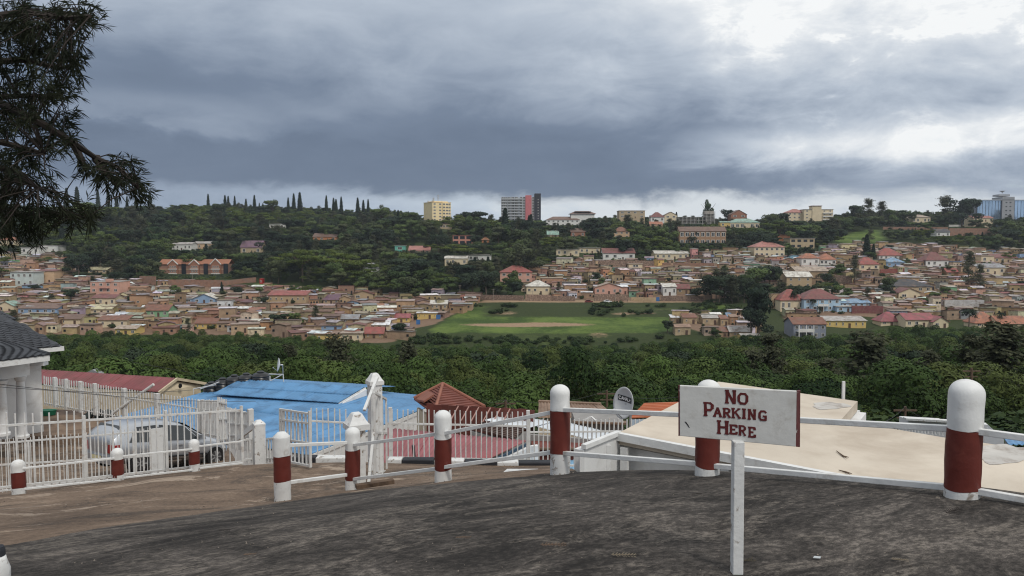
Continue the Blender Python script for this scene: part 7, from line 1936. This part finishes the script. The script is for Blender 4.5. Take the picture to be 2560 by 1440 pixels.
# ---------------------------------------------------------------- poles, wires, litter
def build_small():
    def pole(a, t, d, r, label, arm=True, name='utility_pole'):
        p, q = at(*a, d), at(*t, d); o = thing(name, p, label, 'pole'); b = MB(); b.tube(p + V(0, 0, -3), q, r, r * 0.75, 8); b.build('shaft', M_WOOD if arm else M_WHITE, o)
        if arm: b = MB(); b.bar(q + V(-0.7, 0, -.25), q + V(.7, 0, -.25), .09, .09); b.bar(q + V(-0.5, 0, -.7), q + V(.5, 0, -.7), .07, .07); b.build('crossarm', M_WOOD, o)
        return q
    t1 = pole((1518, 1030), (1517, 976), 55, 0.11, 'wooden utility pole left of the satellite dish')
    t2 = pole((1266, 1026), (1264, 1000), 52, 0.12, 'short utility pole with a tangle of wires behind the red sheet fence')
    t3 = pole((2264, 1060), (2263, 1016), 46, 0.10, 'utility pole with stays right of the beige roof')
    t4 = pole((2431, 950), (2429, 920), 60, 0.13, 'white utility pole behind the nearest bollard top')
    def wire(a, b_, sag, label, r=0.012):
        b = MB(); n = 14; pts = [Vector(a).lerp(Vector(b_), i / n) + V(0, 0, -sag * 4 * (i / n) * (1 - i / n)) for i in range(n + 1)]; b.path(pts, [r] * (n + 1), 4); tag(b.build('overhead_wire', M_BLACKPL), label, 'wire', 'overhead wires')
    wire(t2, t1, 0.5, 'wire from the tangled pole to the pole left of the dish'); wire(t1, at(1700, 992, 36), 0.3, 'wire running right behind the dish towards the beige roof', 0.01)
    wire(t2, at(1040, 1000, 48), 0.3, 'wire running left from the tangled pole over the red tiled roof')
    wire(t2, at(1160, 1020, 33), 0.3, 'wire dropping from the tangled pole to the red sheet fence'); wire(t2, at(1335, 1040, 40), 0.3, 'wire dropping right from the tangled pole')
    wire(t3, at(2216, 1052, 44), 0.1, 'left stay wire of the pole right of the beige roof'); wire(t3, at(2320, 1050, 44), 0.1, 'right stay wire of the pole right of the beige roof')
    wire(at(-20, 958, 14), at(640, 1003, 24), 0.12, 'upper thin wire crossing in front of the maroon roof', 0.006); wire(at(-20, 966, 14), at(480, 975, 24), 0.10, 'lower thin wire crossing in front of the white villa', 0.006)
    wire(at(330, 905, 60), at(1120, 1008, 46), 0.3, 'long wire passing over the blue roof', 0.012)
    # dead sprigs, flakes and litter on the road
    g = random.Random(12)
    for px, py, s, lab in ((1385, 1366, 0.10, 'dry brown sprig lying on the road left of centre front'), (1560, 1392, 0.09, 'pale dry fern sprig on the road left of the sign post'), (1158, 1349, 0.06, 'small dry sprig on the road below the leaning rails'), (2385, 1282, 0.10, 'dark dead leaf cluster at the foot of the nearest bollard'),
                           (1742, 1238, 0.05, 'small dark leaf scrap behind the sign post'), (562, 1329, 0.06, 'black leaf scrap on the pale streaks of the road'), (625, 1392, 0.05, 'thin dry sprig low on the left of the road'), (1862, 1412, 0.08, 'grass tuft at the foot of the sign post'),
                           (2250, 1408, 0.06, 'pale dry stalk on the road near the lower right')):
        c = nhit(px, py); o = MB(); n = 8; a0 = g.uniform(-0.6, 0.6); s *= 0.75; ax = Vector((math.cos(a0), math.sin(a0) * 0.6, 0))
        up = 0.6 if 'tuft' in lab else 0.12
        o.path([c - ax * s + V(0, 0, .006), c + V(0, 0, .010), c + ax * s + V(0, 0, .012)], [0.002, 0.0025, 0.001], 4)
        for i in range(n):
            f = (i / n - 0.5) * 1.9; p = c + ax * s * f + V(0, 0, .008)
            for sd in (-1, 1):
                d = (ax * 0.6 + Vector((-ax.y, ax.x, 0)) * sd + V(0, 0, up * g.uniform(0.3, 1.2))).normalized(); q = p + d * s * 0.55 * g.uniform(.7, 1.2); w_ = Vector((-d.y, d.x, 0)).normalized() * s * 0.05; m_ = p.lerp(q, 0.5)
                o.face(p, m_ + w_, q, m_ - w_)
        m = M_WOOD if 'pale' not in lab else mat('dry_straw', (0.17, 0.14, 0.10), 0.9, 0.3)
        if 'tuft' in lab: m = mat('dry_grass', (0.06, 0.05, 0.03), 0.9, 0.3)
        if 'dark' in lab or 'black' in lab: m = mat('dead_leaf', (0.018, 0.014, 0.012), 0.9, 0.3)
        tag(o.build('dry_sprig', m), lab, 'sprig')
    c = nhit(2042, 1402); b = MB(); b.prism([c + V(-.022, -.004, .006), c + V(.012, -.012, .006), c + V(.024, .006, .007), c + V(-.008, .012, .008)], (0, 0, 0.003)); tag(b.build('plastic_scrap', mat('pale_plastic', (0.42, 0.45, 0.47), 0.5, 0.1)), 'pale plastic scrap on the road right of the sign post', 'litter')
    # painted stone post cut by the lower left corner
    p = at(-2, 1475, 4.05); o = thing('painted_stone_post', p, 'white painted stone post with black top in the lower left corner', 'post')
    b = MB(); b.lathe(p, [(0.055, -0.2), (0.056, 0.0), (0.050, 0.06), (0.054, 0.12), (0.044, 0.17), (0.040, 0.19)], 14)
    for i, v in enumerate(b.v): t = math.atan2(v[1] - p.y, v[0] - p.x); f = 1 + 0.10 * math.sin(3 * t + v[2] * 30) + .06 * math.sin(5 * t); b.v[i] = (p.x + (v[0] - p.x) * f, p.y + (v[1] - p.y) * f, v[2])
    b.build('stone', M_WHITEB, o, smooth=True)
    b = MB(); b.lathe(p + V(-0.005, 0, 0.192), [(0.041, 0), (0.040, 0.03), (0.034, 0.05)], 14); b.build('black_top', M_BLACKP, o)


build_small()


# ---------------------------------------------------------------- the tree hanging in from the left
def build_near_tree():
    g = random.Random(21); tr = V(-6.4, 6.3, 0); base = V(tr.x, tr.y, gz(tr.x, tr.y))
    o = thing('overhanging_tree', base, 'dark needle-leaved tree hanging in from the upper left', 'tree')
    bark = mat('dark_bark', (0.035, 0.028, 0.024), 0.9, 0.3, 12)
    T = MB(); T.path([base + V(0, 0, -.2), base + V(.05, 0, 2), base + V(-.05, .1, 4), base + V(.1, 0, 6.5)], [0.22, 0.18, 0.14, 0.07], 10); T.build('trunk', bark, o)
    blobs = [(20, 30, 60), (90, 40, 60), (160, 40, 55), (215, 40, 38), (50, 120, 70), (120, 110, 50), (150, 170, 48), (190, 155, 26), (30, 200, 60), (100, 220, 55), (150, 235, 36), (30, 290, 55), (95, 310, 52), (160, 300, 26), (30, 370, 55), (100, 380, 50), (15, 450, 50), (85, 470, 46), (50, 535, 60), (130, 520, 50), (190, 545, 40), (222, 540, 22), (215, 425, 30), (255, 420, 34), (300, 405, 34), (285, 455, 30), (335, 465, 38), (355, 485, 20), (10, 585, 40), (90, 570, 40), (170, 355, 26), (-40, 100, 80), (-40, 300, 80), (-50, 480, 80), (175, 95, 30)]
    branches = [[(-420, 120), (-150, 60), (60, 30), (160, 45), (225, 40)], [(-420, 180), (-120, 160), (60, 150), (150, 170), (195, 160)], [(-420, 260), (-100, 250), (40, 240), (150, 240)], [(-420, 240), (-60, 230), (90, 300), (180, 355), (240, 395), (300, 420), (345, 470)], [(-420, 380), (-80, 400), (40, 430), (95, 470)], [(-420, 420), (-60, 500), (60, 540), (140, 535), (215, 545)], [(25, 435), (10, 490), (-2, 530)], [(185, 360), (215, 425)], [(240, 395), (290, 460)], [(-420, 330), (-60, 340), (60, 370), (110, 385)]]
    BR = MB(); tips = []
    for br in branches:
        d0 = g.uniform(5.2, 6.2); pts = []
        for i, (x, y) in enumerate(br):
            d = d0 + 0.25 * math.sin(i * 1.7 + d0 * 9); pts.append(at(x, y, d))
        if br[0][0] == -420: pts[0] = Vector((tr.x + 0.02, tr.y, pts[0].z))
        n = len(pts); BR.path(pts, [0.030 * (1 - i / n) + 0.006 for i in range(n)], 6)
        for i in range(n - 1):
            for f in (0.0, 0.33, 0.66): tips.append(pts[i].lerp(pts[i + 1], f))
        tips.append(pts[-1])
    LV, LF, LC = [], [], []
    def leaf(p, d, L, w, tone):
        side = d.cross(V(g.gauss(0, 1), g.gauss(0, 1), g.gauss(0, 1)));
        if side.length < 1e-4: return
        side.normalize(); i = len(LV); m_ = p + d * L * 0.45 + V(0, 0, -0.004); q = p + d * L + V(0, 0, -L * 0.18)
        LV.extend([p, m_ + side * w, q, m_ - side * w]); LF.append((i, i + 1, i + 2, i + 3)); LC.append(tone)
    for bx, by, r in blobs:
        n = int((r / 10) ** 2 * 0.56) + 4
        for _ in range(n):
            a = g.uniform(0, 6.283); q = r * math.sqrt(g.random()); px, py = bx + q * math.cos(a), by + q * math.sin(a) * 0.9
            if g.random() < 0.12: continue
            d = 5.7 + g.gauss(0, 0.32); c = at(px, py, d)
            near = min(tips, key=lambda t: (t - c).length_squared); v = c - near
            if v.length > 0.05: BR.path([near, near.lerp(c, .55) + V(0, 0, .03), c], [0.005, 0.004, 0.0025], 4)
            ax = (v.normalized() if v.length > 0.02 else V(1, 0, 0)) * 0.7 + V(0.35, g.gauss(0, .4), -0.15); ax.normalize(); L = g.uniform(0.12, 0.2)
            tone = g.random() * 0.5
            st0 = c - ax * L * 0.6
            for k in range(26):
                f = k / 25; p = st0 + ax * L * f
                dv = (ax * (0.75 + 0.3 * f) + Vector((g.gauss(0, .62), g.gauss(0, .62), g.gauss(0, .55) - 0.1))).normalized()
                leaf(p, dv, g.uniform(0.06, 0.105), g.uniform(0.0035, 0.0055), tone + g.random() * 0.4)
    BR.build('branch', bark, o)['kind'] = 'stuff'
    me = bpy.data.meshes.new('foliage'); org = Vector(np.array(LV).mean(axis=0)); me.from_pydata([tuple(p - org) for p in LV], [], LF)
    me.materials.append(leaf_mat('dark_needle_leaves', (0.016, 0.021, 0.013), (0.075, 0.082, 0.044), 0.0, 3.0, 0.30))
    ca = me.color_attributes.new('Col', 'FLOAT_COLOR', 'CORNER'); arr = np.repeat(np.array(LC, np.float32), 4); ca.data.foreach_set('color', np.stack([arr, arr, arr, np.ones_like(arr)], -1).ravel())
    f = put('foliage', me, org, o); f['kind'] = 'stuff'


build_near_tree()

# ---------------------------------------------------------------- trees one can tell apart, then the wood as a mass
ORD = ['first', 'second', 'third', 'fourth', 'fifth', 'sixth', 'seventh', 'eighth', 'ninth', 'tenth', 'eleventh', 'twelfth', 'thirteenth', 'fourteenth', 'fifteenth', 'sixteenth', 'seventeenth', 'eighteenth', 'nineteenth', 'twentieth', 'twenty-first', 'twenty-second', 'twenty-third', 'twenty-fourth', 'twenty-fifth', 'twenty-sixth']


def tree_at(kind, k, px, ptop, pbase=None, d=None, wid=1.0, label='', group=None, fit=None):
    if d is None: p = hit(px, pbase)
    else: x = (px - 1280) / F * d; p = Vector((x, d, float(far_z(x, d))))
    top = at(px, ptop, p.y).z; h = max(2.0, top - p.z)
    if fit: wid = fit * p.y / F / h                       # crown width in photo pixels relative to the height
    return place_tree(kind, k, p, h, None, wid, label, group)


def build_trees():
    con = [(172, 470), (198, 467), (250, 474), (275, 480), (296, 488), (322, 491), (344, 490), (379, 478), (524, 485), (566, 488), (574, 490), (590, 490), (618, 497), (639, 488), (651, 507), (660, 508), (723, 494), (737, 484), (752, 481), (818, 489), (836, 495), (842, 498), (855, 492), (896, 494), (910, 500), (922, 498)]
    for i, (px, t) in enumerate(con):
        tree_at('conifer', i % 3, px, t, d=830 + (i * 37) % 30, wid=1.55 + 0.2 * math.sin(i * 2.2), label='slender conifer on the left skyline, %s from the left' % ORD[i], group='slender conifers along the left skyline')
    man = [('broad', 1, 685, 496, None, 800, 1.1, 'broad tree among the skyline conifers right of the white house'), ('broad', 4, 957, 512, None, 780, 1.0, 'dark tree on the skyline left of the yellow tower'), ('conifer', 1, 1263, 520, None, 600, 2.0, 'dark fir standing before the apartment tower'),
           ('broad', 4, 1770, 499, None, 815, 0.55, 'loose tall tree rising behind the grey concrete shell'), ('feathery', 0, 2168, 496, None, 765, 1.2, 'tall dark ridge tree right of the cream four-storey block'), ('broad', 0, 2140, 512, None, 760, 1.0, 'round ridge tree left of the tall dark ridge tree'), ('feathery', 2, 2200, 505, None, 765, 1.2, 'loose dark ridge tree over the green slope'),
           ('feathery', 0, 2357, 489, None, 745, 1.3, 'tall tree on the ridge left of the glass office'), ('broad', 3, 2402, 490, None, 735, 1.2, 'big dense tree touching the glass office'), ('broad', 1, 2440, 546, None, 700, 1.5, 'dark tree before the low faded red roof, left one'), ('broad', 4, 2482, 548, None, 705, 1.5, 'dark tree before the low faded red roof, right one'), ('broad', 2, 2310, 552, None, 700, 1.5, 'dark tree before the cream house on the right ridge'), ('broad', 3, 1815, 520, None, 815, 1.0, 'dark ridge tree right of the grey concrete shell'), ('broad', 5, 2260, 527, None, 745, 1.2, 'spreading tree left of the cream house on the right ridge'),
           ('broad', 0, 1895, 713, 845, None, 0.72, 'big dark tree right of the green field'), ('broad', 3, 1880, 765, 850, None, 1.0, 'dark lower tree in front of the big dark one'), ('feathery', 0, 1790, 672, 752, None, 0.95, 'feathery tree at the right end of the road'), ('feathery', 2, 1822, 690, 754, None, 1.0, 'second feathery tree at the right end of the road'),
           ('feathery', 1, 2420, 630, 724, None, 0.9, 'tall feathery tree in the right quarter'), ('feathery', 0, 2450, 660, 726, None, 0.9, 'shorter feathery tree right of the tall one in the right quarter'), ('feathery', 2, 2136, 640, 714, None, 0.8, 'dark feathery tree beside the dirt road bend'), ('conifer', 0, 2166, 586, 650, None, 2.4, 'broad dark fir above the steep red roof'), ('conifer', 2, 2183, 610, 652, None, 2.2, 'smaller fir right of the broad dark fir'),
           ('feathery', 1, 678, 640, 706, None, 1.0, 'grey feathery tree above the green bank'), ('broad', 2, 1240, 692, 742, None, 1.3, 'round tree below the pink villa, left one'), ('broad', 4, 1278, 676, 740, None, 1.1, 'round bright tree in front of the pink villa'), ('broad', 5, 1205, 700, 742, None, 1.2, 'dark tree at the wood corner above the road'), ('broad', 1, 1120, 690, 742, None, 1.2, 'round green tree above the dirt road, isolated'),
           ('feathery', 0, 470, 795, 842, None, 0.8, 'feathery tree at the foot of the left quarter'), ('palm', 0, 1987, 720, 778, None, 0.9, 'palm before the steep red hip'), ('palm', 0, 2421, 765, 836, None, 1.1, 'tall palm left of the terracotta roof'), ('palm', 0, 2502, 777, 818, None, 1.1, 'short palm in front of the terracotta roof'), ('palm', 0, 2032, 744, 782, None, 0.9, 'small palm at the light blue villa'),
           ('umbrella', 0, 262, 584, 645, None, 0.85, 'flat topped yellowish tree above the left quarter'), ('umbrella', 1, 320, 600, 650, None, 0.9, 'second flat topped yellowish tree right beside the first'), ('umbrella', 0, 400, 598, 648, None, 0.8, 'flat topped tree left of the long low white house'),
           ('broad', 2, 1740, 770, 800, None, 1.2, 'dark round tree standing behind the shacks'), ('broad', 0, 1668, 800, 832, None, 1.1, 'bush-like tree at the left end of the spur'), ('broad', 4, 1790, 818, 850, None, 1.5, 'wide dark tree in front of the shacks'), ('broad', 3, 2065, 680, 722, None, 1.2, 'dark tree left of the dirt road bend'), ('broad', 5, 2220, 690, 742, None, 1.2, 'dark tree left of the charcoal roof'), ('broad', 1, 2360, 715, 748, None, 1.4, 'dark trees clump right of the charcoal roof')]
    for kind, k, px, t, b, d, w, lab in man:
        tree_at(kind, k, px, t, b, d, w, lab, 'single trees across the valley')
    # trees standing in the grove, nearer
    for kind, k, px, t, d, w, lab in (('broad', 3, 626, 846, 150, 0.8, 'dark round tree rising from the bamboo behind the roof dish'), ('feathery', 0, 842, 836, 118, 1.15, 'brownish feathery tree in the bamboo above the blue roof'), ('feathery', 2, 1020, 862, 104, 0.85, 'thin brownish tree in the bamboo right of the tall pillar'),
                                      ('feathery', 1, 1935, 840, 112, 1.0, 'brownish feathery tree in the bamboo above the sign'), ('feathery', 0, 2178, 828, 96, 1.35, 'largest brownish feathery tree in the bamboo, right half'), ('feathery', 2, 2515, 815, 84, 1.3, 'tall brownish feathery tree at the right border'), ('feathery', 1, 2080, 900, 90, 1.1, 'shorter feathery tree left of the largest one'), ('feathery', 2, 2330, 880, 100, 1.0, 'thin feathery tree behind the nearest bollard'), ('feathery', 1, 2440, 845, 92, 1.1, 'dark feathery tree left of the tall one at the right border'), ('broad', 0, 2250, 868, 140, 0.9, 'dark round tree behind the beige roof far corner'), ('feathery', 0, 1880, 872, 105, 0.9, 'thin feathery tree straight above the sign board'), ('broad', 3, 1700, 870, 160, 0.9, 'dark round tree in the bamboo left of the sign'), ('broad', 0, 1210, 880, 150, 0.9, 'dark round tree in the bamboo above the red tiled roof'), ('feathery', 2, 720, 866, 120, 0.9, 'thin feathery tree right of the roof dish'), ('broad', 3, 340, 862, 150, 0.9, 'dark round tree in the bamboo above the maroon roof'), ('broad', 4, 1560, 880, 150, 0.9, 'dark tree in the bamboo straight above the dish')):
        tree_at(kind, k, px, t, None, d, w, lab, 'trees rising from the bamboo grove')
    ks = build_woods(); g = random.Random(5)
    kinds = [('broad', k) for k in range(6)] + [('umbrella', 0), ('umbrella', 1), ('feathery', 0), ('feathery', 1), ('conifer', 0)]
    Wt = [10, 10, 6, 10, 10, 6, 2.2, 2.2, 3.5, 3.5, 1]
    WD = [14, 3, 2, 14, 3, 2, 0.3, 0.3, 9, 9, 2]; WL = [2, 12, 8, 2, 12, 8, 5, 5, 1, 1, 0.3]
    nm = {'broad': 'round leafy tree', 'umbrella': 'flat topped tree', 'feathery': 'feathery tree', 'conifer': 'dark fir'}
    vis = [c for c in ks if -10 < c[4] < 2570]
    vis.sort(key=lambda c: (c[6] != 'village', -c[3] / c[1]))
    single = set(id(c) for c in vis[:215]); pts = []
    for c in ks:
        x, y, z, h, px, py, zn = c; v_ = math.sin(x * 0.021 + 1) * math.sin(y * 0.031) + 0.6 * math.sin(x * 0.053 + y * 0.02); i = g.choices(range(len(kinds)), WD if v_ > 0.45 else (WL if v_ < -0.35 else Wt))[0]; H = KINDS[kinds[i]][2]
        if kinds[i][0] == 'conifer': h *= 1.3
        if kinds[i][0] == 'feathery': h *= 1.15
        wd = g.uniform(0.85, 1.55) if kinds[i][0] != 'conifer' else 2.0
        if id(c) in single:
            size = 'small' if h < 7 else ('tall' if h > 11 else 'middling')
            lab = '%s %s %s' % (size, nm[kinds[i][0]], place_phrase(px, py - 6)); lab = uniq(lab, [lambda l: l.replace('tree', 'green tree', 1), lambda l: l.replace('tree', 'garden tree' if zn == 'village' else 'woodland tree', 1), lambda l: l.replace('tree', 'crowned tree', 1), lambda l: l.replace(' tree', ' dense tree', 1), lambda l: l.replace(' tree', ' shady tree', 1)])
            place_tree(kinds[i][0], kinds[i][1], Vector((x, y, z)), h, None, wd, lab, 'trees between the houses' if zn == 'village' else 'trees at the edge of the wood')
        else:
            s = h / H; pts.append(((x, y, z), g.uniform(0, 6.28), s, i, s * wd))
    scatter('hillside_wood', kinds, pts, 'dense dark green wood covering the far slope', 'wood')
    # low scrub on the green bank and round the field
    sp = []
    for _ in range(2600):
        px = g.uniform(1010, 1900); py = g.uniform(752, 868)
        if not inpoly(px, py, Z_FIELD): continue
        bank = 758 < py < 793 and px > 1180; low = py > 832
        if not (bank or low) or (1460 < px < 1640 and 822 < py < 850): continue
        cl = math.sin(px * 0.021 + 1.3) + math.sin(px * 0.053 + py * 0.11) + 0.8 * math.sin(py * 0.42)
        if bank and cl < (0.35 if px > 1480 else 1.3): continue
        if low and (py < 845 or g.random() < 0.5): continue
        p = hit(px, py); s = g.uniform(0.45, 1.15) if not low else g.uniform(0.4, 1.2); sp.append((tuple(p), g.uniform(0, 6.28), s, g.randrange(3), s * g.uniform(1, 1.7)))
    for _ in range(1500):                                  # weeds and shrubs along the house rows and the foot of the quarters
        y = math.sqrt(g.uniform(285 ** 2, 560 ** 2)); x = g.uniform(-0.7, 0.72) * y; z = float(far_z(x, y)); px, py = proj((x, y, z))
        if zone(px, py) != 'village' or g.random() > 0.55: continue
        s = g.uniform(0.4, 1.1); sp.append(((x, y, z), g.uniform(0, 6.28), s, g.randrange(3), s * g.uniform(1, 1.6)))
    for _ in range(900):                                   # scrub where the grove thins out above the near roofs
        y = g.uniform(48, 75); x = g.uniform(-0.85, 0.85) * y; s = g.uniform(0.6, 1.6); sp.append(((x, y, float(far_z(x, y))), g.uniform(0, 6.28), s, g.randrange(3), s * g.uniform(1, 1.5)))
    for _ in range(700):                                   # weeds on the waste ground beside the near houses
        y = g.uniform(12, 48); x = g.uniform(7.5 if y < 24 else 12, 40) if g.random() < 0.7 else g.uniform(-60, -30)
        if 7 < x < 16 and 17 < y < 23: continue
        s = g.uniform(0.3, 0.9); sp.append(((x, y, float(far_z(x, y))), g.uniform(0, 6.28), s, g.randrange(3), s * g.uniform(1, 1.5)))
    scatter('scrub', [('bush', k) for k in range(3)], sp, 'low green scrub on the bank, round the field and between houses', 'scrub')
    # clipped hedges
    for a, c_, hpx_, lab in (((393, 698), (637, 697), 12, 'long dark clipped hedge below the gabled apartment row'), ((1480, 656), (1640, 656), 6, 'dark hedge on the retaining wall above the brick quarter'), ((2235, 757), (2360, 757), 9, 'dark clipped hedge below the charcoal roof'), ((1010, 608), (1100, 608), 8, 'dark hedge line above the long bare red roof')):
        p, q = hit(*a), hit(*c_); k = p.y / F; n = int((q - p).length * 26); gg = random.Random(int(a[0])); P = []
        for _ in range(n):
            f = gg.random(); h = gg.random() ** 0.5 * hpx_ * k; r = p.lerp(q, f); P.append((V(r.x + gg.gauss(0, .2), r.y - 0.5 + gg.uniform(-.8, .8), r.z + h), V(gg.gauss(0, .4), -1, 0.5), gg.random()))
        me = foliage_mesh('hedge', P, gg, 0.5, M_LEAFD); o = put('hedge', me, (0, 0, 0)); tag(o, lab, 'hedge'); o['kind'] = 'stuff'
    # thin poles in the far town
    for i, (px, b, t, lab) in enumerate(((1150, 745, 712, 'thin far pole at the corner of the dirt road'), (1233, 752, 722, 'thin far pole on the road left of the stone wall'), (1332, 752, 726, 'thin far pole before the white pyramid roof'), (1538, 755, 722, 'thin far pole on the road before the pink gable'), (1027, 742, 712, 'thin far pole at the wood edge above the left quarter'), (481, 708, 676, 'thin far pole before the gabled apartment row'), (2150, 545, 520, 'thin far pole on the right ridge'), (2398, 560, 543, 'thin far pole below the tree by the glass office'), (2175, 700, 665, 'thin far pole by the dirt road bend'), (1748, 752, 720, 'thin far pole at the right end of the stone wall'))):
        p = hit(px, b); bb = MB(); tz = at(px, t, p.y).z; bb.tube(p + V(0, 0, -.5), V(p.x, p.y, tz), 0.14, 0.10, 6); bb.bar(V(p.x - .8, p.y, tz - .5), V(p.x + .8, p.y, tz - .5), .12, .12); tag(bb.build('utility_pole', mat('far_pole', (0.30, 0.26, 0.22), 0.9, 0.2)), lab, 'pole', 'thin poles in the far town')
    print('wood', len(pts), 'scrub', len(sp), 'shared labels', [(k, v) for k, v in LABELS.items() if v > 1][:10], sum(v > 1 for v in LABELS.values()))


build_trees()


# ---------------------------------------------------------------- the air
def build_haze(density=0.00009):
    m = bpy.data.materials.new('valley_air'); m.use_nodes = True; N = NT(m.node_tree)
    v = N.n('ShaderNodeVolumePrincipled'); v.inputs['Color'].default_value = (0.80, 0.87, 0.97, 1); v.inputs['Density'].default_value = density; v.inputs['Anisotropy'].default_value = 0.2
    out = N.n('ShaderNodeOutputMaterial'); N.t.links.new(v.outputs[0], out.inputs['Volume'])
    b = MB(); b.hexa([(-1600, -40, -50), (1600, -40, -50), (1600, 1330, -50), (-1600, 1330, -50)], [(-1600, -40, 92), (1600, -40, 92), (1600, 1330, 92), (-1600, 1330, 92)])
    me = b.data('haze', m); o = put('haze', me, (0, 0, 0)); o['kind'] = 'stuff'; o['label'] = 'thin bluish haze filling the valley air'


HAZE = True
if HAZE: build_haze()
